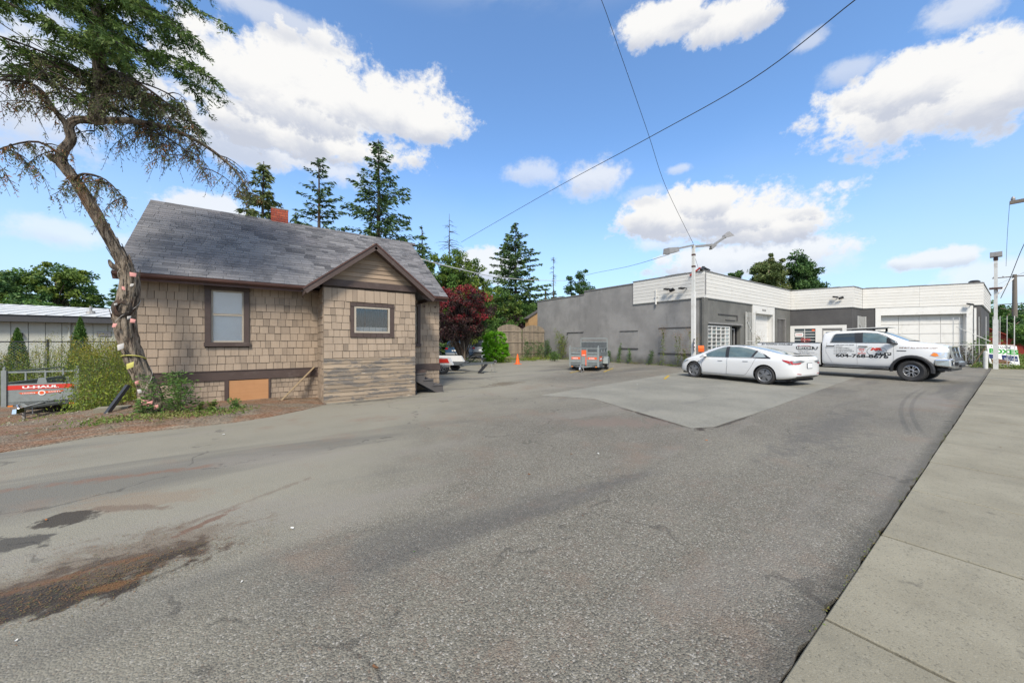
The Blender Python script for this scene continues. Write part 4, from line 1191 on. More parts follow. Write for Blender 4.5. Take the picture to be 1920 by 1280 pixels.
# ================================================================ GREY COMMERCIAL BUILDING
H1, H2 = 5.80, 4.22
A_, B_, C_, E_, F_, G_, I_ = (21.5, 26.3), (21.5, 10.62), (36.0, 10.62), (37.0, 7.0), (39.3, 6.9), (42.4, 1.2), (55.0, 1.1)
bld = empty('commercial_building', (30, 16, 0), 0, 'long low grey stucco building with a white planked parapet band and garage doors', 'building')
fa, fb, fc, fe, ff, fg = Frame(A_, B_), Frame(B_, C_), Frame(C_, E_), Frame(E_, F_), Frame(F_, G_), Frame(G_, I_)
TH = 0.22
# walls
m = MB(); fa.wall(m, -0.3, 5.42, TH, a1=6.1); fa.wall(m, -0.3, 5.68, TH, a0=6.1, a1=fa.L - 4.83); fa.wall(m, -0.3, H1 - 0.03, TH, a0=fa.L - 4.83, a1=fa.L - TH)
wa = m.build('wall', M['greywall'], bld)
m = MB(); fa.box(m, -0.05, 6.1, 5.42, 5.48, -TH - 0.05, 0.05); fa.box(m, 6.1, fa.L - 4.84, 5.68, 5.74, -TH - 0.05, 0.05); m.build('coping', M['metalgrey'], bld)
# blocked-up openings on the side wall
for (a0, a1, z0, z1) in ((9.65, 11.2, 1.10, 2.30), (12.8, 15.15, 0.82, 2.43)):
    m = MB(); fa.box(m, a0, a1, z1, z1 + 0.05, 0, 0.05); m.build('ledge', M['darkwall'], wa, False); m = MB(); fa.box(m, a0 - 0.02, a1 + 0.02, z0 - 0.06, z0, 0, 0.06); m.build('ledge', M['darkwall'], wa, False)
    m = MB(); fa.box(m, a0, a0 + 0.03, z0, z1, 0, 0.02); fa.box(m, a1 - 0.03, a1, z0, z1, 0, 0.02); fa.box(m, a0 + 0.03, a1 - 0.03, z0, z1, 0, 0.012); m.build('blocked_window', M['greywall'], wa, False)
m = MB(); fa.box(m, 4.1, 6.0, 2.33, 2.36, 0, 0.06); fa.box(m, 4.1, 4.2, 2.2, 2.33, 0, 0.08); m.build('ledge', M['darkwall'], wa, False)
# front of the left wing
ow = (0.53, 3.48, 0.82, 2.55); od = (3.80, 5.10, 0.0, 2.58); og = (7.28, 10.7, 0.0, 3.62); o2 = (11.72, 13.5, 0.0, 3.42)
m = MB(); fb.wall(m, -0.3, H1 - 0.03, TH, [ow, od, og, o2], a1=fb.L); wb_ = m.build('wall', M['midwall'], bld)
m = MB(); fb.box(m, 0, 0.40, 0, H2, 0.0, 0.10); fa.box(m, fa.L - 0.02, fa.L + 0.10, 0, H2, 0.0, 0.1); m.build('pilaster', M['midwall'], bld)
m = MB(); fb.box(m, 0.45, 5.2, 2.66, 2.74, 0, 0.12); m.build('ledge', M['metalgrey'], wb_, False)
m = MB(); fb.box(m, 1.9, 4.6, 3.28, 3.34, 0, 0.05); fb.box(m, 4.5, 4.6, 2.95, 3.28, 0, 0.06); fb.box(m, 2.9, 4.3, 2.95, 3.0, 0, 0.04); m.build('sign_bracket', M['darkwall'], wb_, False)
# multi-pane window
wn_ = MB(); a0, a1, z0, z1 = ow
fb.box(wn_, a0, a0 + 0.06, z0, z1, -0.12, 0.02); fb.box(wn_, a1 - 0.06, a1, z0, z1, -0.12, 0.02); fb.box(wn_, a0 + 0.06, a1 - 0.06, z1 - 0.06, z1, -0.12, 0.02); fb.box(wn_, a0 + 0.06, a1 - 0.06, z0, z0 + 0.06, -0.12, 0.02)
gw = wn_.build('window', M['framewhite'], bld)
for i in range(1, 5):
    m = MB(); x = a0 + (a1 - a0) * i / 5; fb.box(m, x - 0.03, x + 0.03, z0 + 0.06, z1 - 0.06, -0.07, 0.012); m.build('muntin', M['framewhite'], gw, False)
for j in range(1, 7):
    m = MB(); z = z0 + (z1 - z0) * j / 7; fb.box(m, a0 + 0.06, a1 - 0.06, z - 0.022, z + 0.022, -0.068, 0.010); m.build('muntin', M['framewhite'], gw, False)
for i in range(5):
    for j in range(7):
        m = MB(); x = a0 + (a1 - a0) * i / 5; z = z0 + (z1 - z0) * j / 7
        fb.box(m, x + 0.02, x + (a1 - a0) / 5 - 0.02, z + 0.02, z + (z1 - z0) / 7 - 0.02, -0.045, -0.040)
        m.build('pane', M['paleglass'] if i == 4 else (M['tintglass'] if (i * 3 + j * 5) % 4 else M['carglass']), gw, False)
# recessed door
m = MB(); fb.box(m, od[0], od[1], 0, od[3], -1.1, -1.0); fb.box(m, od[1] - 0.06, od[1], 0, od[3], -1.0, -TH); m.build('door_recess', M['dark'], bld)
m = MB(); fb.box(m, 3.95, 4.03, 0, 2.45, -0.3, -0.22); fb.box(m, 4.70, 4.78, 0, 2.45, -0.3, -0.22); fb.box(m, 4.03, 4.70, 2.37, 2.45, -0.3, -0.22); fb.box(m, 4.03, 4.70, 0, 0.3, -0.3, -0.22)
dr = m.build('door', M['metalgrey'], bld)
m = MB(); fb.box(m, 4.03, 4.45, 0.3, 2.37, -0.27, -0.26); m.build('pane', M['paleglass'], dr, False)
# white framed roll-up door
def garage(fr, o, fw, top, cols, rowsz, name_lab, depth=0.35, panel=True):
    a0, a1, z0, z1 = o
    m = MB(); fr.box(m, a0 - fw, a0, 0, top, -0.02, 0.06); fr.box(m, a1, a1 + fw, 0, top, -0.02, 0.06); fr.box(m, a0, a1, z1, top, -0.02, 0.06)
    g = m.build('door_frame', M['framewhite'], bld)
    m = MB(); fr.box(m, a0, a0 + 0.02, 0, z1, -depth, -0.02); fr.box(m, a1 - 0.02, a1, 0, z1, -depth, -0.02); fr.box(m, a0, a1, z1 - 0.02, z1, -depth, -0.02); m.build('reveal', M['framewhite'], g, False)
    m = MB(); fr.box(m, a0, a1, 0, z1, -depth - 0.05, -depth - 0.02); d = m.build('garage_door', M['framewhite'], bld)
    for j in range(len(rowsz) - 1):
        for i in range(cols):
            x0 = a0 + (a1 - a0) * i / cols; x1 = a0 + (a1 - a0) * (i + 1) / cols
            g_ = 0.022 if panel else 0.004
            m = MB(); fr.box(m, x0 + (g_ if panel else 0), x1 - (g_ if panel else 0), rowsz[j] + g_, rowsz[j + 1] - g_, -depth - 0.02, -depth + 0.008, random.random())
            m.build('door_panel', M['framewhite'], d, False)
    if panel:
        m = MB()
        for j in range(len(rowsz) - 1): fr.box(m, a0, a1, rowsz[j + 1] - 0.008, rowsz[j + 1] + 0.004, -depth - 0.02, -depth - 0.012)
        m.build('joint', M['metalgrey'], d, False)
garage(fb, og, 0.30, H2 - 0.02, 1, [0, 0.5, 0.98, 1.46, 1.94, 2.42, 2.9, 3.38, 3.6], '', 0.30, False)
fb.box(m := MB(), 8.6, 9.3, 3.83, 3.95, 0.062, 0.066); m.build('faded_number', M['metalgrey'], bld)
# dark door with bars
m = MB(); fb.box(m, o2[0], o2[1], 0, o2[3], -0.24, -0.2); dd = m.build('door', M['darkwall'], bld)
m = MB(); fb.box(m, o2[0], o2[1], o2[3] - 0.06, o2[3], -0.04, 0.03); fb.box(m, o2[1] - 0.06, o2[1], 0, o2[3] - 0.06, -0.04, 0.03); m.build('frame', M['metalgrey'], dd, False)
for i in range(6):
    m = MB(); x = o2[0] + 0.15 + i * 0.28; fb.box(m, x, x + 0.03, 0.05, o2[3] - 0.06, -0.02, 0.01); m.build('bar', M['metalgrey'], dd, False)
# folded white bar gates
def bar_gate(p0, p1, z1, n, lab, group=None, z0=0.08, rails=(0.12, 1.5), brace=True, w_=0.03, mat='barwhite'):
    fr = Frame(p0, p1)
    g = empty('bar_gate', (p0[0], p0[1], 0), 0, lab, 'gate', group)
    for i in range(n + 1):
        a = fr.L * i / n
        m = MB(); q = w_ * (1.6 if i in (0, n) else 1); m_ = random.uniform(-0.01, 0.01)
        m.beam(fr.P(a, z0, 0), fr.P(a + m_, z1 - (0 if i in (0, n) else random.uniform(0, 0.03)), 0), q, q, up=(1, 0, 0)); m.build('bar', M[mat], g)
    for z in rails:
        m = MB(); m.beam(fr.P(0, z, 0.02), fr.P(fr.L, z, 0.02), 0.03, 0.035); m.build('rail', M[mat], g)
    if brace:
        m = MB(); m.beam(fr.P(fr.L * 0.05, z1 - 0.6, 0.05), fr.P(fr.L * 0.62, z1 - 1.5, 0.05), 0.03, 0.03); m.build('brace', M[mat], g)
    return g
bar_gate((27.2, 10.50), (28.15, 10.30), 3.62, 6, 'white bar gate folded back on the grey wall left of the narrow roll-up garage door', rails=(0.1, 1.6))
bar_gate((37.5, 6.75), (39.1, 6.60), 3.55, 7, 'pale bar gate standing open left of the wide panelled garage door')
bar_gate((35.3, 2.05), (36.05, -0.15), 3.08, 9, 'tall rusty white bar gate between the grey building corner and the pavement', rails=(0.1, 1.35), w_=0.022)
# facet with the office window and door
cw = (0.15, 1.95, 0.90, 2.55)
m = MB(); fc.wall(m, -0.3, H1 - 0.03, TH, [(0.12, 3.35, 0.0, 2.66)]); m.build('wall', M['darkwall'], bld)
m = MB()
fc.box(m, 0.02, 0.30, 0, 2.86, -0.02, 0.05); fc.box(m, 1.62, 2.02, 0, 2.86, -0.02, 0.05); fc.box(m, 3.20, 3.45, 0, 2.86, -0.02, 0.05)
fc.box(m, 0.30, 1.62, 2.62, 2.86, -0.02, 0.05); fc.box(m, 2.02, 3.20, 2.62, 2.86, -0.02, 0.05); fc.box(m, 0.30, 1.62, 0, 0.75, -0.02, 0.05)
ofr = m.build('shopfront_frame', M['framewhite'], bld)
m = MB(); fc.box(m, 0.30, 1.62, 0.75, 2.62, -0.09, -0.085); m.build('pane', M['tintglass'], ofr, False)
m = MB(); fc.box(m, 0.93, 0.97, 0.75, 2.62, -0.08, 0.0); m.build('muntin', M['framewhite'], ofr, False)
for j in range(1, 8):
    m = MB(); z = 0.75 + 1.87 * j / 8; fc.box(m, 0.30, 1.62, z - 0.02, z + 0.02, -0.078, -0.01); m.build('window_bar', M['framewhite'], ofr, False)
m = MB(); fc.box(m, 2.10, 3.10, 0, 2.45, -0.10, -0.04); od_ = m.build('door', M['framewhite'], bld)
m = MB(); fc.box(m, 2.25, 2.95, 1.1, 2.32, -0.038, -0.034); m.build('pane', M['tintglass'], od_, False)
m = MB(); fc.box(m, 2.03, 2.09, 0, 2.5, -0.1, -0.0); fc.box(m, 3.11, 3.18, 0, 2.5, -0.1, 0.0); fc.box(m, 2.03, 3.18, 2.5, 2.6, -0.1, 0.0); m.build('jamb', M['metalgrey'], od_, False)
sg = MB(); fc.box(sg, 0.34, 0.86, 1.98, 2.28, 0.0, 0.012)
so = sg.build('window_sign', M['whiteprint']); meta(so, 'small white sign with red U-HAUL lettering in the barred office window', 'sign')
text('lettering', 'U-HAUL', M['redpaint'], fc.P(0.40, 2.08, 0.016), fc.t, (0, 0, 1), 0.40, 0.10, so, False, bold=0.03)
nso = empty('neon_sign', fc.P(0.75, 1.62, 0.0), 0, 'red script OPEN sign hanging inside the barred office window', 'sign')
text('lettering', 'Open', M['redpaint'], fc.P(0.72, 1.60, 0.02), fc.t, (0.0, 0, 1), 0.58, 0.26, nso, True, shear=0.35, bold=0.01)
nt_ = MB(); nt_.tube([fc.P(0.70, 1.57, 0.015), fc.P(1.0, 1.53, 0.015), fc.P(1.34, 1.60, 0.015)], 0.012, 5); nt_.build('tube', M['redpaint'], nso)
s3 = MB(); fc.box(s3, 1.40, 1.58, 2.42, 2.55, 0.0, 0.012); meta(s3.build('notice', M['orangeprint']), 'tiny red notice in the top right corner of the barred office window', 'notice')
m = MB(); fe.wall(m, -0.3, H1 - 0.03, TH, a0=0.01); m.build('wall', M['darkwall'], bld)
# wide garage
gg = (1.15, 5.75, 0.0, 3.62)
m = MB(); ff.wall(m, -0.3, H1 - 0.03, TH, [(gg[0], gg[1], 0, gg[3])]); m.build('wall', M['darkwall'], bld)
garage(ff, gg, 0.32, H2 - 0.02, 4, [0, 0.72, 1.44, 2.16, 2.88, 3.60], '', 0.35, True)
m = MB(); ff.box(m, gg[1] + 0.34, gg[1] + 0.45, 0, 4.0, 0.061, 0.13); m.build('downpipe', M['framewhite'], bld)
m = MB(); fg.wall(m, -0.3, H1 - 0.03, TH, a0=0.01, a1=fg.L); m.build('wall', M['darkwall'], bld)
# roof and hidden walls
m = MB(); m.prism([(21.7, 26.2), (21.7, 10.8), (36.1, 10.8), (37.2, 7.1), (39.5, 7.0), (42.6, 1.4), (54.9, 1.3), (54.9, 26.2)], 4.9, 5.05, 'xy'); m.build('roof', M['metalgrey'], bld)
m = MB(); Frame(I_, (55.0, 26.3)).wall(m, -0.3, H1 - 0.03, TH); Frame((55.0, 26.3), A_).wall(m, -0.3, 5.4, TH, a0=0.25, a1=33.2); m.build('wall', M['midwall'], bld)
# parapet planks
def parapet(fr, a0, a1, cuts):
    nrow = 7; hh = (H1 - H2) / nrow
    par = MB(); fr.box(par, a0, a1, H2 - 0.03, H1, 0.002, 0.05); p_ = par.build('parapet', M['framewhite'], bld)
    for r in range(nrow):
        xs = [a0] + cuts + [a1]
        for q0, q1 in zip(xs[:-1], xs[1:]):
            m = MB(); z = H2 + r * hh; P = fr.P
            j = random.uniform(-0.006, 0.006)
            m.hexa([P(q0 + 0.004, z + 0.007 + j * .4, 0.088), P(q1 - 0.004, z + 0.007 - j * .4, 0.088), P(q1 - 0.004, z + 0.007, 0.045), P(q0 + 0.004, z + 0.007, 0.045), P(q0 + 0.004, z + hh, 0.079), P(q1 - 0.004, z + hh, 0.079), P(q1 - 0.004, z + hh, 0.045), P(q0 + 0.004, z + hh, 0.045)], random.random())
            m.build('plank', M['whiteboardp'], p_, False)
    m = MB(); fr.box(m, a0 - 0.02, a1 + 0.02, H1, H1 + 0.035, -TH - 0.05, 0.13); m.build('coping', M['metalgrey'], p_, False)
    m = MB()
    for q in range(int((a1 - a0) / 1.7)):
        s0 = a0 + random.uniform(0, a1 - a0 - 0.5); fr.box(m, s0, s0 + random.uniform(0.2, 1.0), H1 + 0.036, H1 + 0.036 + random.uniform(0.01, 0.035), -0.2, 0.10)
    m.build('torn_felt', M['darkwood'], p_, False)
parapet(fa, fa.L - 4.83, fa.L + 0.105, [fa.L - 2.2])
parapet(fb, 0.0, fb.L - 0.08, [3.6, 8.2, 12.2])
parapet(fc, 0.06, fc.L + 0.08, [])
parapet(fe, 0.0, fe.L - 0.04, [])
parapet(ff, 0.06, ff.L + 0.09, [3.3])
parapet(fg, 0.0, fg.L, [4.0, 8.4])
m = MB(); m.tube([fb.P(0.02, H2 + 0.15, 0.16), fb.P(0.02, H1 - 0.1, 0.16)], 0.03, 6); m.build('conduit', M['metalgrey'], bld)
# things fixed to the building
vp = MB(); P = fa.P; a = 12.67
vp.tube([P(a, 4.08, 0.14), P(a, 5.08, 0.14)], 0.035, 8); vp.tube([P(a, 4.05, 0.14), P(a, 4.35, 0.14)], 0.06, 8); vp.beam(P(a - 0.12, 4.55, 0.13), P(a + 0.12, 4.55, 0.13), 0.05, 0.04)
meta(vp.build('vent_pipe', M['framewhite']), 'thin white pipe clamped to the white parapet left of the twin floodlight', 'pipe')
def floodlight(fr, a, z, lab, two=True):
    f = empty('floodlight', fr.P(a, z, 0.1), 0, lab, 'floodlight')
    m = MB(); m.beam(fr.P(a, z, 0.1), fr.P(a, z + 0.02, 0.28), 0.04, 0.04); m.build('bracket', M['blackplastic'], f)
    m = MB(); m.box(-0.15, 0.15, -0.11, 0.11, -0.05, 0.04); h = m.build('lamp_head', M['blackplastic'], f, True)
    h.matrix_parent_inverse = Matrix.Identity(4); h.location = (fr.n * 0.28 - fr.t * 0.18) + Vector((0, 0, 0.02)); h.rotation_euler = (0.3, 0.2, fr.rz)
    if two:
        c = h.copy(); C.objects.link(c); c.location = (fr.n * 0.24 + fr.t * 0.16) + Vector((0, 0, -0.08)); c.rotation_euler = (-0.5, -0.3, fr.rz)
    return f
floodlight(fa, 13.75, 4.93, 'black twin floodlight on the white parapet of the side wall, left of the lamp pole')
floodlight(fa, 14.75, 4.86, 'small black floodlight on the parapet close to the lamp pole', False)
floodlight(fc, 2.95, 5.03, 'black floodlight on the white parapet above the barred office window and truck cab')
floodlight(ff, 5.95, 4.26, 'tiny dark lamp under the parapet at the right end of the wide garage door', False)
jb = empty('roof_debris', fb.P(0.25, H1 + 0.03, 0), 0, 'dark and red scraps heaped on the parapet corner by the lamp pole', 'debris')
m = MB(); m.beam(fa.P(fa.L - 0.7, H1 - 0.18, 0.15), fa.P(fa.L - 0.1, H1 + 0.22, 0.08), 0.10, 0.07); m.build('red_rag', M['redpaint'], jb)
m = MB(); m.beam(fb.P(-0.2, H1 + 0.05, 0), fb.P(0.1, H1 + 0.24, 0), 0.16, 0.12); m.beam(fb.P(0.2, H1 + 0.07, 0), fb.P(0.75, H1 + 0.16, 0), 0.1, 0.16, up=(0, 1, 1)); m.beam(fb.P(-0.05, H1 + 0.25, 0), fb.P(0.35, H1 + 0.12, 0.1), 0.1, 0.08); m.build('scrap', M['blackplastic'], jb)
rv = MB(); rv.lathe([(0.28, 0), (0.28, 0.14), (0.18, 0.22), (0, 0.24)], (42.6, 1.5, H1 + 0.03), 'z', 14)
meta(rv.build('roof_vent', M['blackplastic'], smooth=True), 'dark round vent cap on the far right roof corner', 'vent')

# ================================================================ LOW WHITE BUILDING, left
LX0, LX1, LY, LZ = -24, -6.75, 30.0, -0.62
low = empty('low_building', (-12, 33, LZ), 0, 'low pale panelled building with a flat grey metal roof beyond the fence', 'building')
m = MB(); m.box(LX0, LX1, LY, LY + 0.2, LZ - 0.4, 2.60); m.box(LX1 - 0.2, LX1, LY + 0.21, LY + 12, LZ - 0.4, 2.6); lw_ = m.build('wall', M['lowwall'], low)
x = LX0
while x < LX1 - 0.1:
    wv = min(0.56, LX1 - x); m = MB(); m.box(x + 0.012, x + wv - 0.012, LY - 0.035, LY - 0.002, LZ, 2.58, random.random()); m.build('wall_panel', M['lowwall'], lw_, False); x += 0.57
m = MB(); m.box(LX0, LX1 + 0.4, LY - 0.55, LY - 0.50, 2.60, 2.95); m.box(LX1 + 0.35, LX1 + 0.4, LY - 0.5, LY + 12, 2.6, 2.95); m.box(LX0, LX1 + 0.35, LY - 0.5, LY + 0.0, 2.62, 2.68); m.build('fascia', M['fasciadark'], low)
m = MB(); m.add([(LX0, LY - 0.62, 2.955), (LX1 + 0.45, LY - 0.62, 2.955), (LX1 + 0.45, LY + 6, 3.80), (LX0, LY + 6, 4.05), (LX1 + 0.45, LY + 12.6, 2.95), (LX0, LY + 12.6, 2.95)], [(0, 1, 2, 3), (3, 2, 4, 5)]); rf = m.build('roof', M['lowroof'], low)
x = LX0
m = MB()
while x < LX1 + 0.4:
    m.beam((x, LY - 0.6, 2.975), (x, LY + 6, 3.82 + 0.23 * (LX1 - x) / 17.3), 0.03, 0.03); x += 0.6
m.build('roof_rib', M['lowroof'], rf, False)
m = MB(); m.lathe([(0.22, -0.1), (0.17, 0.12), (0.06, 0.14), (0.06, 0.42), (0, 0.42)], (-8.55, 31.5, 3.25), 'z', 12); m.build('roof_cowl', M['metalgrey'], rf, False)
m = MB(); m.tube([(-8.9, LY - 0.08, LZ), (-8.9, LY - 0.08, 2.6)], 0.06, 8); m.build('downpipe', M['lowwall'], low)
m = MB(); m.box(-7.9, -7.35, LY - 0.07, LY - 0.04, 1.85, 2.15); m.box(-7.9, -7.35, LY - 0.10, LY - 0.071, 1.9, 1.93); m.box(-7.9, -7.35, LY - 0.10, LY - 0.071, 2.0, 2.03); m.build('vent_grille', M['metalgrey'], low)
m = MB(); m.box(-10.75, -10.5, LY - 0.22, LY - 0.04, 1.85, 2.02); m.build('wall_lamp', M['blackplastic'], low)
# pale structure between: bus-stop like frame seen through the weeds
m = MB(); m.box(-12.2, -12.15, 27, 27.05, -0.6, 1.0); m.box(-10.2, -10.15, 27, 27.05, -0.6, 1.0); m.box(-12.2, -10.15, 26.99, 27.04, 0.95, 1.02)
meta(m.build('pipe_frame', M['framewhite']), 'low pale pipe frame behind the weeds in front of the white building', 'frame')
# chain-link fence
FY = 21.5
fen = empty('chain_link_fence', (-8, FY, -0.6), 0, 'black chain link fence with a straight top rail in front of the low white building', 'fence')
m = MB(); m.tube([(-20, FY, 1.56), (-3.0, FY, 1.56)], 0.022, 6); m.build('top_rail', M['blackplastic'], fen)
xp = -19.7
for i in range(7):
    m = MB(); m.tube([(xp, FY + 0.03, -0.7), (xp, FY + 0.03, 1.62)], 0.035, 8); m.lathe([(0.05, 0), (0.04, 0.04), (0, 0.06)], (xp, FY + 0.03, 1.6), 'z', 8); m.build('post', M['blackplastic'], fen); xp += 2.55
m = MB()
x = -20.0
while x < -1.0:
    for s_ in (-1, 1):
        a = Vector((x, FY, -0.6)); b = Vector((x + s_ * 2.1, FY, 1.55))
        m.beam(a, b, 0.004, 0.004)
    x += 0.10
msh = m.build('wire_mesh', M['galv'], fen, fix=False); msh['kind'] = 'stuff'

# ================================================================ WOODEN GATES, SHED, BARN
def arched(name, x0, x1, y, lab):
    g = empty(name, (x0, y, 0), 0, lab, 'gate')
    n = int((x1 - x0) / 0.145); wv = (x1 - x0) / n
    for i in range(n):
        u = ((i + 0.5) / n) * 2 - 1
        h = 2.52 + 0.55 * sqrt(max(0, 1 - (u * 0.97) ** 2))
        m = MB(); xa = x0 + i * wv
        m.hexa([(xa + 0.006, y - 0.02, 0.05), (xa + wv - 0.006, y - 0.02, 0.05), (xa + wv - 0.006, y + 0.01, 0.05), (xa + 0.006, y + 0.01, 0.05), (xa + 0.006, y - 0.02, h - (0.03 if u < 0 else 0)), (xa + wv - 0.006, y - 0.02, h - (0.03 if u > 0 else 0)), (xa + wv - 0.006, y + 0.01, h - (0.03 if u > 0 else 0)), (xa + 0.006, y + 0.01, h - (0.03 if u < 0 else 0))], random.random())
        m.build('board', M['fencewood'], g)
    for z in (0.45, 1.45, 2.42):
        m = MB(); m.box(x0, x1, y - 0.065, y - 0.022, z, z + 0.10, random.random()); m.build('rail', M['fencewood'], g)
    return g
arched('wooden_gate', 16.2, 18.75, 25.2, 'left arched leaf of the weathered wooden gate half behind the bright green bush')
arched('wooden_gate', 18.85, 21.4, 25.2, 'right arched leaf of the weathered wooden gate beside the grey wall')
shed = empty('ochre_shed', (24, 31, 0), 0, 'ochre plywood shed gable showing above the wooden gate', 'shed')
m = MB(); m.prism([(23.3, -0.6), (32.7, -0.6), (32.7, 4.1), (28.0, 6.7), (23.3, 4.1)], 30.0, 30.6, 'xz'); m.build('wall', M['ochre'], shed)
m = MB(); m.beam((23.05, 30.3, 4.02), (28.0, 30.3, 6.76), 0.8, 0.05); m.beam((33.1, 30.3, 3.94), (28.0, 30.3, 6.76), 0.8, 0.05); m.build('roof', M['darkwood'], shed)
m = MB(); m.add([(24.3, 29.97, 2.2), (26.2, 29.97, 2.2), (26.2, 29.97, 3.1), (24.5, 29.97, 3.9)], [(0, 1, 2, 3)]); m.build('patch_board', M['rawwood'], shed)
ow_ = empty('outbuilding', (11, 31, 0), 0, 'pale outbuilding wall glimpsed under the dark red tree', 'building')
m = MB(); m.box(9.5, 14.5, 33.0, 36, -0.3, 2.3); m.build('wall', M['lowroof'], ow_); m = MB(); m.box(9.2, 14.8, 32.7, 36.3, 2.3, 2.45); m.build('roof', M['metalgrey'], ow_)
barn = empty('red_barn', (86, 3, 0), 0, 'small red barn among the trees past the right end of the grey building', 'barn')
m = MB(); m.prism([(-1.2, -0.7), (4.4, -0.7), (4.4, 1.6), (1.6, 3.2), (-1.2, 1.4)], 74, 80, 'yz'); m.build('wall', M['barnred'], barn)
m = MB(); m.beam((76.9, -1.5, 1.3), (76.9, 1.6, 3.28), 6.6, 0.1); m.beam((76.9, 4.7, 1.5), (76.9, 1.6, 3.28), 6.6, 0.1); m.build('roof', M['barnred'], barn)
for yy in (-0.9, 1.1, 3.0):
    m = MB(); m.box(73.93, 73.99, yy, yy + 0.9, 0.0, 1.3); m.build('door', M['barnred'], barn)

# ================================================================ POLES, WIRES, SMALL THINGS
lp = empty('lamp_pole', (19.5, 10.14, 0), 0, 'white painted lamp pole with two grey arms in front of the grey building corner', 'lamp pole')
def polew(name, x, y, z0, z1, r0, r1, mat, parent, n=10):
    m = MB(); m.tube([(x, y, z0 + (z1 - z0) * i / 8) for i in range(9)], [r0 + (r1 - r0) * i / 8 for i in range(9)], n); return m.build(name, M[mat], parent, smooth=True)
m = MB(); m.box(19.41, 19.59, 10.05, 10.23, 0, 4.35); m.build('post_sleeve', M['framewhite'], lp)
m = MB(); m.box(19.43, 19.57, 10.07, 10.21, 4.351, 6.9); m.build('pole', M['barwhite'], lp)
for z in (5.7, 6.35): 
    m = MB(); m.box(19.42, 19.58, 10.06, 10.22, z, z + 0.09); m.build('band', M['redbrown'], lp)
m = MB(); m.beam((19.5, 10.14, 6.93), (17.75, 10.17, 6.46), 0.08, 0.10); m.beam((19.5, 10.14, 6.85), (21.5, 10.1, 7.25), 0.09, 0.13); m.build('arm', M['metalgrey'], lp)
m = MB(); m.beam((21.35, 10.1, 7.12), (23.2, 10.1, 8.02), 0.12, 0.12); m.beam((21.35, 10.1, 7.0), (21.9, 10.1, 7.3), 0.16, 0.1); m.build('arm', M['metalgrey'], lp)
lh = MB(); lh.hexa([(17.85, 10.02, 6.32), (16.85, 9.98, 6.06), (16.85, 10.36, 6.06), (17.85, 10.32, 6.32), (17.85, 10.06, 6.56), (16.85, 10.02, 6.36), (16.85, 10.32, 6.36), (17.85, 10.28, 6.56)]); l1 = lh.build('lamp_head', M['metalgrey'], lp)
m = MB(); m.hexa([(17.7, 10.06, 6.26), (17.0, 10.04, 6.07), (17.0, 10.30, 6.07), (17.7, 10.28, 6.26), (17.7, 10.0, 6.33), (17.0, 9.99, 6.14), (17.0, 10.34, 6.14), (17.7, 10.33, 6.33)]); m.build('lens', M['clearlens'], l1, False)
lh = MB(); lh.hexa([(23.0, 9.98, 7.92), (24.0, 9.9, 8.18), (24.0, 10.3, 8.18), (23.0, 10.22, 7.92), (23.0, 10.02, 8.08), (23.6, 10.03, 8.42), (23.6, 10.17, 8.42), (23.0, 10.18, 8.08)]); lh.build('lamp_head', M['metalgrey'], lp)
np_ = MB(); np_.box(19.22, 19.375, 9.99, 10.005, 1.05, 1.72); npo = np_.build('number_plate', M['blackplastic'], lp)
for i, ch_ in enumerate(('5', '1', '8')):
    text('numeral', ch_, M['whiteprint'], (19.25, 9.985, 1.50 - 0.21 * i), (1, 0, 0), (0, 0, 1), 0.10, 0.15, npo, False, bold=0.03)
ob = empty('orange_box', (19.75, 9.85, 1.0), 0.5, 'small orange plastic box at the foot of the white lamp pole', 'box')
m = MB(); m.prism([(-0.15, 0), (0.15, 0), (0.18, 0.20), (0.0, 0.34), (-0.18, 0.20)], -0.14, 0.14, 'xz'); m.build('case', M['orange'], ob, False)
m = MB(); m.box(-0.02, 0.13, -0.15, -0.142, 0.04, 0.18); m.build('flap', M['orangeprint'], ob, False)
m = MB(); m.box(-0.03, 0.03, -0.03, 0.03, -1.0, 0.0); m.build('stake', M['metalgrey'], ob, False)
# right hand pole
rp = empty('sign_pole', (34.0, 0.46, 0), 0, 'tall white peeling steel pole with a boxy lamp beside the pavement', 'pole')
m = MB(); m.box(33.91, 34.09, 0.37, 0.55, 0.0, 2.8); m.build('post_sleeve', M['barwhite'], rp)
m = MB(); m.box(33.935, 34.065, 0.395, 0.525, 2.801, 6.15); m.build('pole', M['barwhite'], rp)
m = MB(); m.lathe([(0.07, 0), (0.09, 0.1), (0.06, 0.3)], (34, 0.46, 6.15), 'z', 8); m.build('neck', M['redbrown'], rp)
m = MB(); m.box(33.82, 34.25, 0.24, 0.66, 6.38, 6.64); m.build('lamp_head', M['metalgrey'], rp)
m = MB(); m.box(33.78, 34.22, 0.24, 0.68, 4.55, 4.63); m.tube([(33.78, 0.24, 4.6), (33.5, 0.4, 4.5), (33.5, 0.4, 4.35)], 0.02, 5); m.tube([(34.2, 0.1, 3.0), (34.25, -0.1, 3.3), (34.1, 0.3, 3.45)], 0.02, 5); m.build('bracket', M['redbrown'], rp)
bp = empty('bollard', (33.95, 0.80, 0), 0, 'short white peeling post standing left of the tall white pole', 'bollard')
polew('post', 33.95, 0.80, 0, 0.98, 0.085, 0.085, 'barwhite', bp)
m = MB(); m.lathe([(0.085, 0), (0.06, 0.03), (0, 0.04)], (33.95, 0.80, 0.98), 'z', 10); m.build('cap', M['barwhite'], bp)
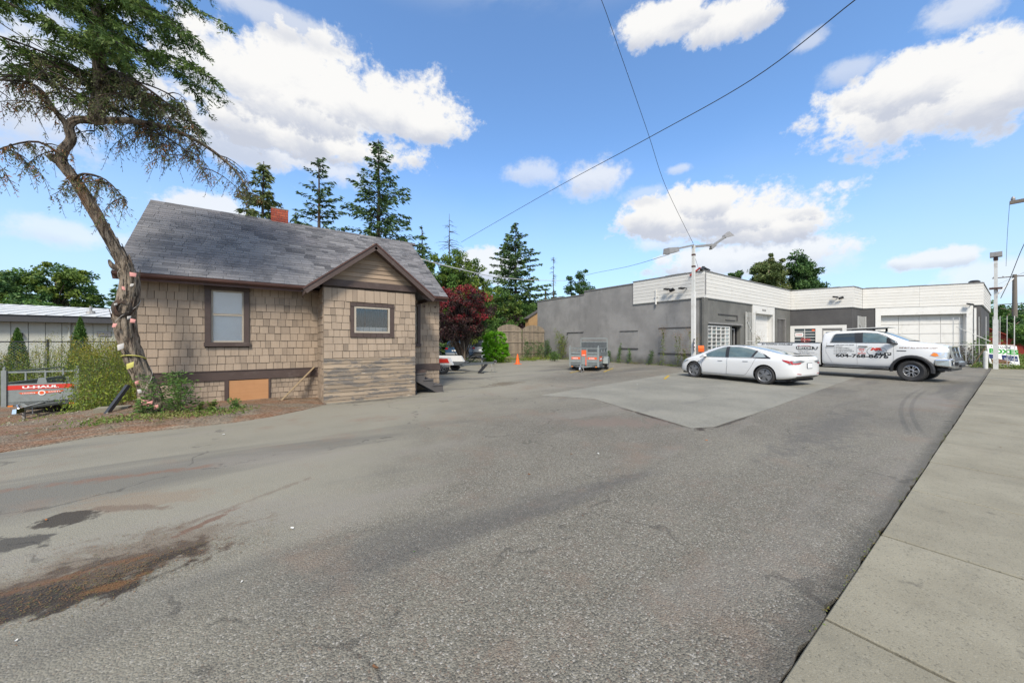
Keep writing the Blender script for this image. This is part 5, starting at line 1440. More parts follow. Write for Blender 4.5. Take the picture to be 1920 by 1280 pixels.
# leaning banner
BO = Vector((35.2, 0.68, 0.27)); bx = Vector((0.8, -0.6, 0.0)).normalized(); by = Vector((-0.10, 0.10, 1.0)).normalized()
bx = (bx + Vector((0, 0, -0.07))).normalized()
bn = bx.cross(by).normalized()
BW, BH = 1.72, 1.15
bs = empty('banner_sign', BO, 0, 'leaning white banner reading BOXES in green at the end of the pavement', 'sign')
m = MB(); m.hexa([BO, BO + bx * BW, BO + bx * BW - bn * 0.03, BO - bn * 0.03, BO + by * BH, BO + bx * BW + by * BH, BO + bx * BW + by * BH - bn * 0.03, BO + by * BH - bn * 0.03]); m.build('panel', M['whiteprint'], bs)
o_ = bn * 0.006
text('lettering', 'BOXES', M['greenprint'], BO + bx * 0.06 + by * 0.62 + o_, bx, by, 1.70, 0.30, bs, bold=0.05, shear=0.1)
text('lettering', '? Rent U-Haul', M['blackprint'], BO + bx * 0.22 + by * 0.97 + o_, bx, by, 1.1, 0.11, bs, bold=0.02, shear=0.25)
m = MB(); q = [(0.75, 0.28), (1.65, 0.22), (1.65, 0.54), (0.75, 0.56)]; m.add([BO + bx * a + by * b + o_ for a, b in q], [(0, 1, 2, 3)]); m.build('blue_block', M['navyprint'], bs, fix=False)
m = MB(); q = [(0.02, 0.30), (0.40, 0.30), (0.40, 0.56), (0.02, 0.56)]; m.add([BO + bx * a + by * b + o_ for a, b in q], [(0, 1, 2, 3)]); m.build('blue_block', M['navyprint'], bs, fix=False)
m = MB(); q = [(0.1, 0.02), (1.1, 0.02), (1.2, 0.20), (0.5, 0.32), (0.1, 0.25)]; m.add([BO + bx * a + by * b + o_ for a, b in q], [(0, 1, 2, 3, 4)]); m.build('brown_print', M['brownprint'], bs, fix=False)
text('lettering', 'For', M['whiteprint'], BO + bx * 1.1 + by * 0.44 + o_ * 2, bx, by, 0.25, 0.07, bs, shear=0.2)
text('lettering', 'Moving & Storage', M['whiteprint'], BO + bx * 0.85 + by * 0.30 + o_ * 2, bx, by, 0.75, 0.09, bs, bold=0.01, shear=0.2)
m = MB(); m.beam(BO + by * 1.0 - bn * 0.05, BO + by * 1.0 - bn * 0.7 - Vector((0, 0, 1.2)), 0.04, 0.04); m.build('prop', M['rawwood'], bs); m = MB(); m.beam(BO + bx * BW + by * 1.0 - bn * 0.05, BO + bx * BW + by * 1.0 - bn * 0.7 - Vector((0, 0, 1.2)), 0.04, 0.04); m.build('prop', M['rawwood'], bs)
# utility poles
def utilpole(x, y, h, lab, arm=1.3, base=0.0, second=True, r=0.19):
    u = empty('utility_pole', (x, y, base), 0, lab, 'utility pole')
    polew('pole', x, y, base - 0.6, h, r, r * 0.65, 'polewood', u)
    m = MB(); m.box(x - 0.06, x + 0.06, y - arm, y + arm, h - 0.35, h - 0.22); m.build('crossarm', M['polewood'], u)
    if second: m = MB(); m.box(x - 0.05, x + 0.05, y - arm * 0.75, y + arm * 0.75, h * 0.62, h * 0.62 + 0.1); m.build('crossarm', M['polewood'], u)
    for k_ in (-1, -0.55, 0.55, 1):
        m = MB(); m.lathe([(0.05, 0), (0.06, 0.08), (0.03, 0.16), (0, 0.17)], (x, y + k_ * arm * 0.92, h - 0.22), 'z', 8); m.build('insulator', M['metalgrey'], u)
    return u
M['polewood'] = simple('grey_pole_wood', (0.17, 0.145, 0.12), 0.85, var=0.25, scale=4, bump=0.3, sq=(1, 1, 0.1))
utilpole(87.2, -0.4, 11.1, 'grey wooden utility pole with crossarms beyond the BOXES banner', arm=1.9, r=0.30)
utilpole(143, -1.6, 9.0, 'distant small utility pole at the far right edge', arm=2.2, r=0.3)
up = utilpole(24.6, -0.95, 7.45, 'wooden utility pole just out of view whose crossarm end reaches in at the right edge', arm=0.95, r=0.14, second=False)
def wire(name, pts, r, lab, mat='wire', sag=0.0):
    P_ = [Vector(p) for p in pts]
    if len(P_) == 2:
        a, b = P_; P_ = [a + (b - a) * t - Vector((0, 0, sag * 4 * t * (1 - t))) for t in [i / 16 for i in range(17)]]
    else:
        out_ = []
        for i in range(len(P_) - 1):
            p0 = P_[max(i - 1, 0)]; p1 = P_[i]; p2 = P_[i + 1]; p3 = P_[min(i + 2, len(P_) - 1)]
            for k_ in range(8):
                t = k_ / 8
                out_.append(0.5 * ((2 * p1) + (p2 - p0) * t + (2 * p0 - 5 * p1 + 4 * p2 - p3) * t * t + (3 * p1 - p0 - 3 * p2 + p3) * t ** 3))
        P_ = out_ + [P_[-1]]
    m = MB(); m.tube(P_, r, 5); o = m.build(name, M[mat], smooth='all'); meta(o, lab, 'wire'); return o
wire('overhead_wire', [(9.5, -12.0, 10.6), (11.3, -3.5, 10.2), (11.98, 1.36, 10.24), (12.41, 2.28, 10.36), (13.63, 5.08, 10.55), (14.29, 9.51, 10.86), (15.9, 18.16, 11.85), (15.52, 30.65, 11.21)], 0.016, 'thick overhead cable crossing the sky from top right down to the conifers', 'wire')
wire('overhead_wire', [(-9.0, 1.5, 19.0), (2.0, 5.4, 15.9), (8.18, 7.7, 13.49), (9.4, 8.06, 13.3), (10.72, 8.36, 12.45), (13.84, 9.22, 10.81), (16.35, 9.9, 9.33), (19.48, 10.14, 7.01)], 0.01, 'thin steep wire dropping from the top of the sky to the lamp pole', 'wire')
wire('overhead_wire', [(4.57, 12.19, 4.53), (6.57, 13.72, 4.73), (10.75, 16.89, 5.26), (16.25, 20.36, 6.13), (22.39, 23.38, 7.13)], 0.022, 'pale service cable running from the house roof towards the middle trees', 'wirewhite')
wire('overhead_wire', [(22.39, 23.38, 7.13), (22.1, 19.91, 7.18), (20.39, 15.01, 6.73), (17.07, 10.13, 6.07)], 0.012, 'thin wire rising from behind the grey wall to the left lamp arm', 'wire')
wire('overhead_wire', [(30.45, -0.62, 7.04), (31.79, -0.34, 6.26), (33.03, 0.01, 4.93), (34.35, 0.3, 4.04)], 0.014, 'wire looping from the right edge down to the white pole', 'wire')
wire('overhead_wire', [(34.42, 0.38, 4.33), (36.0, -0.12, 5.28)], 0.035, 'pale diagonal strut wire from the white pole up towards the utility pole', 'wirewhite')
wire('overhead_wire', [(24.69, 0.0, 7.26), (26.0, 0.06, 6.17), (27.68, 0.1, 5.01)], 0.006, 'thin vertical wire hanging at the right edge from the crossarm', 'wire')
wire('overhead_wire', [(40.09, -1.28, 6.3), (53.17, -0.7, 7.47), (103.34, 0.7, 11.72), (151.65, 3.42, 14.74)], 0.012, 'long thin wire running along the street to the far utility pole', 'wire')
wire('overhead_wire', [(19.53, 10.11, 6.36), (21.09, 10.6, 5.66)], 0.008, 'stay wire from the lamp pole to the grey building corner', 'wire')
wire('overhead_wire', [(-22.0, 8.0, 13.5), (-9.5, 9.6, 9.6), (-5.3, 9.8, 7.95), (-3.6, 9.8, 6.9), (-2.56, 9.72, 6.45)], 0.008, 'thin wire running from upper left into the leaning cedar crown', 'wire')

# traffic cone by the bush
def cone(x, y, lab):
    c = empty('traffic_cone', (x, y, 0), 0, lab, 'traffic cone')
    m = MB(); m.lathe([(0.16, 0.03), (0.035, 0.70), (0.0, 0.70)], (0, 0, 0), 'z', 14); m.build('cone', M['orange'], c, False, smooth=True)
    m = MB(); m.box(-0.2, 0.2, -0.2, 0.2, 0, 0.03); m.build('base', M['orange'], c, False)
cone(14.25, 19.6, 'single orange traffic cone standing beside the bright green bush')
# litter and leaves on the lot
def leaf(x, y, s, mat, rz, lab, cat='leaf', name='fallen_leaf', grp=None, curl=0.3):
    n = 7; vs = [(0, 0, 0.004)]
    for i in range(n):
        a = 2 * pi * i / n; r = s * (0.5 + 0.5 * random.random()) * (1 if i % 2 else 0.75)
        vs.append((r * cos(a) * 1.3, r * sin(a) * 0.7, 0.004 + curl * s * random.random()))
    m = MB(); m.add(vs, [(0, i + 1, (i + 1) % n + 1) for i in range(n)] )
    o = m.build(name, M[mat], fix=False); o.location = (x, y, 0.004); o.rotation_euler = (0, 0, rz); meta(o, lab, cat, grp)
leaf(0.18, 3.46, 0.022, 'paper', 5.2, 'small white paper scrap right of the brown stains', 'paper scrap', 'paper_scrap')
leaf(-0.58, 7.6, 0.031, 'paper', 0.96, 'white paper scrap lying on the asphalt in front of the house', 'paper scrap', 'paper_scrap')
leaf(-1.58, 4.86, 0.019, 'leaforange', 4.68, 'yellow leaf lying in the dark stain at the left', 'leaf', 'fallen_leaf')
leaf(3.79, 3.3, 0.031, 'paper', 4.0, 'pale flat scrap lying on the asphalt in the middle of the lot', 'paper scrap', 'paper_scrap')
leaf(5.7, 2.76, 0.031, 'leaforange', 5.72, 'orange leaf near the corner of the pale asphalt patch', 'leaf', 'fallen_leaf')
leaf(3.47, 3.5, 0.022, 'leafbrown', 5.68, 'brown leaf left of the pale scrap in the middle of the lot', 'leaf', 'fallen_leaf')
leaf(2.85, 4.88, 0.022, 'leafbrown', 4.76, 'small reddish leaf in the lot in front of the porch', 'leaf', 'fallen_leaf')
leaf(2.53, 3.25, 0.031, 'leafbrown', 4.6, 'crumpled brown leaf in the centre of the lot', 'leaf', 'fallen_leaf')
leaf(0.9, 2.55, 0.012, 'lf_green', 6.08, 'tiny green leaf on the asphalt at bottom centre', 'leaf', 'fallen_leaf')
leaf(2.33, 2.21, 0.012, 'leafbrown', 1.96, 'tiny dark leaf on the asphalt below the middle of the lot', 'leaf', 'fallen_leaf')
leaf(11.04, 7.78, 0.037, 'paper', 0.04, 'white scrap near the back edge of the pale patch', 'paper scrap', 'paper_scrap')
leaf(17.79, 14.28, 0.050, 'paper', 5.32, 'white scrap at the foot of the grey wall behind the trailer', 'paper scrap', 'paper_scrap')
leaf(-1.07, 2.99, 0.012, 'paper', 1.32, 'small white scrap at the bottom left corner', 'paper scrap', 'paper_scrap')
leaf(-0.13, 2.88, 0.011, 'paper', 1.04, 'tiny white chip on the asphalt below the stains', 'paper scrap', 'paper_scrap')
leaf(0.43, 1.75, 0.022, 'leafbrown', 5.2, 'brown leaf close to the bottom edge', 'leaf', 'fallen_leaf')
leaf(8.89, 0.08, 0.019, 'leafbrown', 0.52, 'dark leaf on the pavement at the right edge', 'leaf', 'fallen_leaf')
leaf(2.84, 0.48, 0.007, 'leafbrown', 1.2, 'tiny dark leaf on the nearest pavement slab', 'leaf', 'fallen_leaf')


# ================================================================ VEHICLES  (local axes: x forward, y left, z up)
def interp(st, x):
    """smooth interpolation between stations"""
    for i in range(len(st) - 1):
        if st[i][0] <= x <= st[i + 1][0]:
            t = (x - st[i][0]) / (st[i + 1][0] - st[i][0])
            return [a + (b - a) * t for a, b in zip(st[i], st[i + 1])]
    return list(st[-1] if x > st[-1][0] else st[0])
def loft_body(st, arches, arch_w, mats, sub=2, flat=0.0, mid_z=0.45):
    """st: (x, z_bottom, z_belt, z_top, w_low, w_belt, w_top)"""
    rings = []
    for (x, zb, zl, zt, wl, wb_, wt) in st:
        h = zl - zb
        p = [(0, zb), (wl * 0.80, zb), (wl * 0.955, zb + 0.03), (wl, zb + h * 0.22), (wl + 0.006, zb + h * 0.55), (wb_ + 0.015, zl - h * 0.13), (wb_ - 0.012, zl),
             (wb_ + (wt - wb_) * 0.52 + 0.012, zl + (zt - zl) * 0.52), (wt + 0.004, zt - (zt - zl) * 0.12), (wt - 0.10, zt - (zt - zl) * 0.02 - 0.004), (wt * 0.5, zt + 0.004), (0, zt + 0.008)]
        full = [(x, y, z) for y, z in p] + [(x, -y, z) for y, z in reversed(p[1:-1])]
        rings.append(full)
    n = len(rings[0]); vs = [v for r in rings for v in r]; fs = []
    for i in range(len(rings) - 1):
        for k in range(n):
            k2 = (k + 1) % n; fs.append((i * n + k, i * n + k2, (i + 1) * n + k2, (i + 1) * n + k))
    h = n // 2
    for base in (0, (len(rings) - 1) * n):
        for k in range(h):
            a, b, c, d = base + k, base + k + 1, base + (n - k - 1) % n, base + (n - k) % n
            f = [a, b, c, d] if k and k < h - 1 else ([a, b, c] if k == 0 else [a, b, d])
            f = list(dict.fromkeys(f))
            if len(f) >= 3: fs.append(tuple(f))
    me = bpy.data.meshes.new('b'); me.from_pydata(vs, [], fs)
    bm = bmesh.new(); bm.from_mesh(me); bmesh.ops.recalc_face_normals(bm, faces=bm.faces); bm.to_mesh(me); bm.free()
    o = bpy.data.objects.new('b', me); C.objects.link(o)
    ms = o.modifiers.new('s', 'SUBSURF'); ms.levels = sub; ms.render_levels = sub
    tmp = []
    for (ax, az, R) in arches:
        for s_ in (-1, 1):
            m = MB(); m.lathe([(0, arch_w * s_), (R, arch_w * s_), (R, 1.4 * s_), (0, 1.4 * s_)], (ax, 0, az), 'y', 40)
            c = m.build('c', mats[1]); tmp.append(c)
            bo = o.modifiers.new('k', 'BOOLEAN'); bo.object = c; bo.operation = 'DIFFERENCE'; bo.solver = 'EXACT'
    dg = bpy.context.evaluated_depsgraph_get()
    res = bpy.data.meshes.new_from_object(o.evaluated_get(dg))
    for q in tmp + [o]: bpy.data.objects.remove(q)
    res.materials.clear()
    for m_ in mats: res.materials.append(m_)
    mi = []
    for p in res.polygons:
        c = p.center; dark = 0
        for (ax, az, R) in arches:
            if hypot(c.x - ax, c.z - az) < R + 0.004 and abs(c.y) > arch_w - 0.01 and (abs(p.normal.y) > 0.9 and abs(c.y) < arch_w + 0.02 or hypot(c.x - ax, c.z - az) > R - 0.01 and abs(p.normal.y) < 0.45 and (p.normal.x * (ax - c.x) + p.normal.z * (az - c.z)) > 0): dark = 1
        mi.append(dark)
    res.polygons.foreach_set('material_index', mi)
    res.polygons.foreach_set('use_smooth', [True] * len(res.polygons))
    try: res.set_sharp_from_angle(angle=radians(42))
    except Exception: pass
    return res
def bvh_of(me):
    return BVHTree.FromPolygons([v.co for v in me.vertices], [tuple(p.vertices) for p in me.polygons])
def patch(name, poly, bvh, mat, parent, side='L', off=0.005, step=0.06, world=False, smooth=True):
    """a panel that follows the body: poly in (x, z) for sides, (x, y) for top, (y, z) for rear / front"""
    bm = bmesh.new(); bm.faces.new([bm.verts.new((p[0], p[1], 0)) for p in poly])
    xs = [p[0] for p in poly]; ys = [p[1] for p in poly]
    for ax, lo, hi in ((0, min(xs), max(xs)), (1, min(ys), max(ys))):
        k = lo + step
        while k < hi:
            bmesh.ops.bisect_plane(bm, geom=bm.verts[:] + bm.edges[:] + bm.faces[:], plane_co=(k, 0, 0) if ax == 0 else (0, k, 0), plane_no=(1, 0, 0) if ax == 0 else (0, 1, 0)); k += step
    bmesh.ops.triangulate(bm, faces=bm.faces)
    D = {'L': ((0, 1, 0)), 'R': ((0, -1, 0)), 'T': ((0, 0, 1)), 'B': ((-1, 0, 0)), 'F': ((1, 0, 0))}[side]; D = Vector(D)
    for v in bm.verts:
        a, b = v.co.x, v.co.y
        o = Vector((a, 0, b)) if side in 'LR' else (Vector((a, b, 0)) if side == 'T' else Vector((0, a, b)))
        hit = bvh.ray_cast(o + D * 6, -D)
        if hit[0] is None: hit = bvh.find_nearest(o + D * 1.0)
        nn = hit[1]
        if nn.dot(D) < 0: nn = -nn
        v.co = hit[0] + nn * off * 0.5 + D * off * 0.5
    bmesh.ops.recalc_face_normals(bm, faces=bm.faces)
    fl = sum((f.normal.dot(D) * f.calc_area() for f in bm.faces), 0.0)
    if fl < 0: bmesh.ops.reverse_faces(bm, faces=bm.faces)
    me = bpy.data.meshes.new(name); bm.to_mesh(me); bm.free(); me.materials.append(mat)
    me.polygons.foreach_set('use_smooth', [smooth] * len(me.polygons))
    o = bpy.data.objects.new(name, me); C.objects.link(o); adopt(o, parent, world)
    return o
def seam(name, pts, bvh, mat, parent, side='L', w_=0.012, off=0.008):
    """thin dark shut line following the body"""
    P_ = []
    for i in range(len(pts) - 1):
        a = Vector(pts[i]); b = Vector(pts[i + 1]); n = max(1, int((b - a).length / 0.06))
        P_ += [a + (b - a) * k / n for k in range(n)]
    P_.append(Vector(pts[-1]))
    D = Vector((0, 1, 0)) if side == 'L' else (Vector((0, -1, 0)) if side == 'R' else (Vector((-1, 0, 0)) if side == 'B' else Vector((0, 0, 1))))
    hit_ = []
    for q in P_:
        o = Vector((q.x, 0, q.y)) if side in 'LR' else (Vector((0, q.x, q.y)) if side == 'B' else Vector((q.x, q.y, 0)))
        h = bvh.ray_cast(o + D * 6, -D)
        hit_.append(h[0] + D * (off - 0.004) if h[0] is not None else o + D)
    m = MB(); m.tube(hit_, w_ / 2, 4); return m.build(name, mat, parent, False, fix=True)
def projector(bvh, D, off):
    D = Vector(D)
    def f(q):
        h = bvh.ray_cast(q + D * 3, -D)
        return (h[0] + D * off) if h[0] is not None else q
    return f
def wheel(parent, x, y, R, W, rim_r, side, kind, steer=0.0, group=None):
    """side +1: outer face towards +y"""
    w_ = bpy.data.objects.new('wheel', None); C.objects.link(w_); w_.parent = parent; w_.location = (x, y, R); w_.rotation_euler = (0, 0, steer)
    s = side
    m = MB(); h = W / 2
    prof = [(rim_r * 0.97, -h * s * 0.75), (rim_r + 0.01, -h * s * 0.92), (R * 0.90, -h * s), (R * 0.975, -h * s * 0.86), (R, -h * s * 0.6), (R, h * s * 0.6), (R * 0.975, h * s * 0.86), (R * 0.90, h * s), (rim_r + 0.012, h * s * 0.92), (rim_r * 0.97, h * s * 0.80), (rim_r * 0.93, h * s * 0.5)]
    m.lathe(prof, (0, 0, 0), 'y', 36)
    if kind == 'truck':
        for k in range(36):
            a = 2 * pi * k / 36
            for yy in (-0.5, 0.5):
                c = Vector((cos(a) * R, yy * h, sin(a) * R)); t_ = Vector((-sin(a), 0, cos(a))); r_ = Vector((cos(a), 0, sin(a)))
                m.beam(c - t_ * 0.016 - r_ * 0.006, c + t_ * 0.016 - r_ * 0.006, W * 0.42, 0.02, up=r_)
    t_ = m.build('tyre', M['tyre'], w_, False, smooth=True)
    m = MB()
    m.lathe([(0, h * s * 0.1), (rim_r * 0.9, h * s * 0.1), (rim_r * 0.93, h * s * 0.6)], (0, 0, 0), 'y', 30, mi=1)
    m.lathe([(rim_r * 0.93, h * s * 0.5), (rim_r * 0.985, h * s * 0.86), (rim_r * 0.93, h * s * 0.90), (rim_r * 0.86, h * s * 0.75), (rim_r * 0.84, h * s * 0.3)], (0, 0, 0), 'y', 30, mi=0)
    yo = h * s * 0.82
    if kind == 'sedan':
        m.lathe([(rim_r * 0.90, yo * 0.78), (rim_r * 0.55, yo * 0.92), (rim_r * 0.12, yo), (0, yo)], (0, 0, 0), 'y', 30, mi=0)
        for k in range(5):       # five dark wedge openings
            a = 2 * pi * k / 5 + 0.35
            def pp(r, da, yy): return (cos(a + da) * r * rim_r, yy, sin(a + da) * r * rim_r)
            m.add([pp(0.30, 0.05, yo * 1.0 + 0.004 * s), pp(0.62, 0.26, yo * 0.93 + 0.005 * s), pp(0.86, 0.20, yo * 0.84 + 0.006 * s), pp(0.84, -0.02, yo * 0.84 + 0.006 * s), pp(0.55, -0.04, yo * 0.95 + 0.005 * s)], [(0, 1, 2, 3, 4)], mi=1)
        m.lathe([(0.022, yo + 0.002 * s), (0.02, yo + 0.008 * s), (0, yo + 0.008 * s)], (0, 0, 0), 'y', 10, mi=2)
    else:
        n = 6 if kind == 'truck' else 5
        for k in range(n):
            a = 2 * pi * k / n
            for da in (-0.20, 0.20):
                c0 = Vector((cos(a) * rim_r * 0.20, yo * 0.80, sin(a) * rim_r * 0.20)); c1 = Vector((cos(a + da) * rim_r * 0.92, yo * 0.86, sin(a + da) * rim_r * 0.92))
                m.beam(c0, c1, 0.030, 0.035, up=(0, 1, 0))
        m.lathe([(rim_r * 0.34, yo * 0.4), (rim_r * 0.33, yo * 0.85), (rim_r * 0.2, yo * 0.95), (rim_r * 0.19, yo * 0.86)], (0, 0, 0), 'y', 18)
        m.lathe([(rim_r * 0.19, yo * 0.7), (rim_r * 0.18, yo * 1.0), (0, yo * 1.0)], (0, 0, 0), 'y', 12, mi=1)
    mats = {'sedan': [M['greyhub'], M['black'], M['chrome']], 'truck': [M['alloy'], M['dark'], M['black']], 'trailer': [M['framewhite'], M['dark'], M['black']], 'car': [M['greyhub'], M['dark'], M['black']]}[kind]
    m.build('rim', mats, w_, False, smooth=True, fix=True)
    return w_
def mirrorp(poly): return [(p[0], p[1]) for p in poly]

# ---------------------------------------------------------------- white sedan
sed = empty('parked_sedan', (16.02, 6.42, 0), radians(80.2), 'white electric sedan parked nose towards the grey building, left of the lettered pickup', 'car')
ST = [(-2.41, 0.42, 0.86, 0.93, 0.66, 0.62, 0.52), (-2.36, 0.30, 0.93, 1.03, 0.78, 0.74, 0.62), (-2.20, 0.25, 0.95, 1.09, 0.86, 0.82, 0.66), (-1.95, 0.20, 0.95, 1.10, 0.905, 0.865, 0.66), (-1.62, 0.18, 0.95, 1.17, 0.92, 0.885, 0.62),
      (-1.2, 0.17, 0.94, 1.285, 0.92, 0.885, 0.58), (-0.7, 0.16, 0.93, 1.39, 0.92, 0.885, 0.56), (-0.2, 0.16, 0.92, 1.435, 0.92, 0.89, 0.555), (0.2, 0.16, 0.91, 1.435, 0.92, 0.89, 0.555), (0.6, 0.16, 0.90, 1.37, 0.92, 0.885, 0.56), (0.98, 0.16, 0.885, 1.23, 0.92, 0.88, 0.60),
      (1.35, 0.17, 0.865, 1.035, 0.915, 0.87, 0.67), (1.6, 0.18, 0.84, 0.96, 0.91, 0.86, 0.69), (1.95, 0.20, 0.76, 0.85, 0.87, 0.81, 0.62), (2.15, 0.22, 0.66, 0.74, 0.79, 0.72, 0.52), (2.27, 0.32, 0.54, 0.60, 0.60, 0.55, 0.40)]
RA, FA, WR = -1.4375, 1.4375, 0.335
body = loft_body(ST, [(RA, WR + 0.01, 0.385), (FA, WR + 0.01, 0.385)], 0.62, [M['carwhite'], M['dark']])
b_ = bpy.data.objects.new('body', body); C.objects.link(b_); b_.parent = sed
bv = bvh_of(body)
for s_, sd_ in ((1, 'L'), (-1, 'R')):
    patch('window', [(1.13, 0.93), (0.86, 1.095), (0.52, 1.245), (0.28, 1.325), (0.16, 1.345), (0.04, 0.945)], bv, M['carglass'], sed, sd_, 0.004)
    patch('window', [(-0.10, 0.95), (0.02, 1.35), (-0.35, 1.35), (-0.75, 1.29), (-1.02, 1.215), (-0.93, 0.965)], bv, M['carglass'], sed, sd_, 0.004)
    patch('window', [(-1.02, 0.985), (-1.10, 1.185), (-1.30, 1.10), (-1.46, 1.005), (-1.46, 0.98)], bv, M['paleglass'], sed, sd_, 0.004)
    patch('pillar_trim', [(0.04, 0.945), (0.16, 1.355), (0.02, 1.36), (-0.10, 0.945)], bv, M['blackplastic'], sed, sd_, 0.006)
    patch('pillar_trim', [(-0.93, 0.955), (-1.02, 1.225), (-1.10, 1.195), (-1.02, 0.975)], bv, M['blackplastic'], sed, sd_, 0.006)
    patch('pillar_trim', [(-1.46, 0.99), (-1.30, 1.11), (-1.36, 1.09), (-1.62, 0.975), (-1.60, 0.955), (-1.02, 0.96), (-1.02, 0.975)], bv, M['blackplastic'], sed, sd_, 0.0055)
    seam('window_trim', [(1.20, 0.905), (0.5, 0.925), (-0.5, 0.94), (-1.62, 0.95)], bv, M['blackplastic'], sed, sd_, 0.014)
    seam('window_trim', [(1.20, 0.905), (0.88, 1.115), (0.52, 1.265), (0.24, 1.35), (0.0, 1.365), (-0.35, 1.365), (-0.75, 1.305), (-1.10, 1.205), (-1.40, 1.085), (-1.62, 0.95)], bv, M['blackplastic'], sed, sd_, 0.012)
    seam('door_seam', [(0.98, 0.90), (1.06, 0.60), (1.02, 0.26)], bv, M['dark'], sed, sd_, 0.008)
    seam('door_seam', [(-0.04, 0.93), (-0.06, 0.60), (-0.02, 0.27)], bv, M['dark'], sed, sd_, 0.008)
    seam('door_seam', [(-1.12, 0.94), (-0.98, 0.62), (-0.80, 0.34), (-0.70, 0.27)], bv, M['dark'], sed, sd_, 0.008)
    seam('door_seam', [(1.02, 0.26), (-0.02, 0.265), (-0.70, 0.27)], bv, M['dark'], sed, sd_, 0.008)
    patch('door_handle', [(0.14, 0.775), (0.34, 0.77), (0.34, 0.79), (0.14, 0.795)], bv, M['greyhub'], sed, sd_, 0.012)
    patch('door_handle', [(-0.86, 0.80), (-0.66, 0.795), (-0.66, 0.815), (-0.86, 0.82)], bv, M['greyhub'], sed, sd_, 0.012)
    patch('side_camera', [(1.16, 0.70), (1.26, 0.70), (1.22, 0.73), (1.15, 0.73)], bv, M['blackplastic'], sed, sd_, 0.012)
    m = MB(); m.hexa([(0.80, s_ * 0.93, 0.93), (1.00, s_ * 0.93, 0.90), (0.96, s_ * 1.10, 0.91), (0.80, s_ * 1.10, 0.93), (0.80, s_ * 0.93, 1.03), (0.93, s_ * 0.94, 1.03), (0.90, s_ * 1.09, 1.035), (0.80, s_ * 1.10, 1.035)])
    mo = m.build('mirror', M['carwhite'], sed, False); bvl = mo.modifiers.new('bevel', 'BEVEL'); bvl.width = 0.025; bvl.segments = 3
    m = MB(); m.beam((0.92, s_ * 0.84, 0.90), (0.90, s_ * 0.95, 0.93), 0.09, 0.03); m.build('mirror_foot', M['blackplastic'], sed, False)
    # tail lamps wrap round the corner
    patch('taillight', [(-1.98, 0.93), (-2.36, 0.86), (-2.33, 0.775), (-2.20, 0.79), (-2.02, 0.88)], bv, M['redlens'], sed, sd_, 0.008, 0.03)
    yy = [(0.84, 0.83), (0.84, 0.76), (0.40, 0.845), (0.30, 0.88), (0.55, 0.915), (0.80, 0.90)]
    patch('taillight', [(s_ * a, z) for a, z in yy], bv, M['greyhub'], sed, 'B', 0.012, 0.04)
    patch('taillight', [(s_ * a, z) for a, z in [(0.82, 0.80), (0.80, 0.76), (0.55, 0.80), (0.52, 0.84)]], bv, M['redlens'], sed, 'B', 0.017, 0.04)
    patch('reflector', [(s_ * a, z) for a, z in [(0.50, 0.42), (0.72, 0.44), (0.70, 0.46), (0.50, 0.44)]], bv, M['redlens'], sed, 'B', 0.01, 0.05)
    patch('headlight', [(1.75, 0.72), (2.10, 0.60), (2.16, 0.66), (1.95, 0.74), (1.72, 0.76)], bv, M['clearlens'], sed, sd_, 0.006, 0.04)
patch('rear_window', [(-2.02, -0.50), (-2.02, 0.50), (-1.6, 0.56), (-1.0, 0.52), (-0.55, 0.49), (-0.55, -0.49), (-1.0, -0.52), (-1.6, -0.56)], bv, M['paleglass'], sed, 'T', 0.004, 0.08)
patch('roof_glass', [(-0.50, -0.47), (-0.50, 0.47), (0.40, 0.47), (0.40, -0.47)], bv, M['tintglass'], sed, 'T', 0.004, 0.1)
patch('windscreen', [(0.48, -0.49), (0.48, 0.49), (0.9, 0.54), (1.28, 0.60), (1.34, 0.3), (1.36, 0), (1.34, -0.3), (1.28, -0.60), (0.9, -0.54)], bv, M['tintglass'], sed, 'T', 0.004, 0.08)
patch('diffuser', [(-0.74, 0.27), (0.74, 0.27), (0.70, 0.36), (-0.70, 0.36)], bv, M['blackplastic'], sed, 'B', 0.012, 0.06)
m = MB(); m.hexa([(-2.16, -0.66, 1.085), (-2.16, 0.66, 1.085), (-2.36, 0.60, 1.085), (-2.36, -0.60, 1.085), (-2.16, -0.66, 1.10), (-2.16, 0.66, 1.10), (-2.37, 0.60, 1.112), (-2.37, -0.60, 1.112)]); m.build('spoiler', M['carwhite'], sed, False)
pt = patch('number_plate', [(-0.15, 0.64), (0.15, 0.64), (0.15, 0.80), (-0.15, 0.80)], bv, M['blind'], sed, 'B', 0.02, 0.2)
patch('plate_frame', [(-0.17, 0.625), (0.17, 0.625), (0.17, 0.815), (-0.17, 0.815)], bv, M['blackplastic'], sed, 'B', 0.014, 0.2)
m = MB()
for (a, b) in (((0, -0.034, 1.0), (0, 0.034, 1.0)), ((0, 0, 1.0), (0, 0, 0.945))):
    pj_ = projector(bv, (-1, 0, 0), 0.006); m.beam(pj_(Vector(a)), pj_(Vector(b)), 0.012, 0.012)
m.build('badge', M['chrome'], sed, False)
m = MB(); m.box(-2.2, 2.1, -0.72, 0.72, 0.17, 0.24); m.build('underbody', M['dark'], sed, False)
for (x, y, s_) in ((RA, 0.80, 1), (FA, 0.80, 1), (RA, -0.80, -1), (FA, -0.80, -1)): wheel(sed, x, y, WR, 0.235, 0.245, s_, 'sedan')

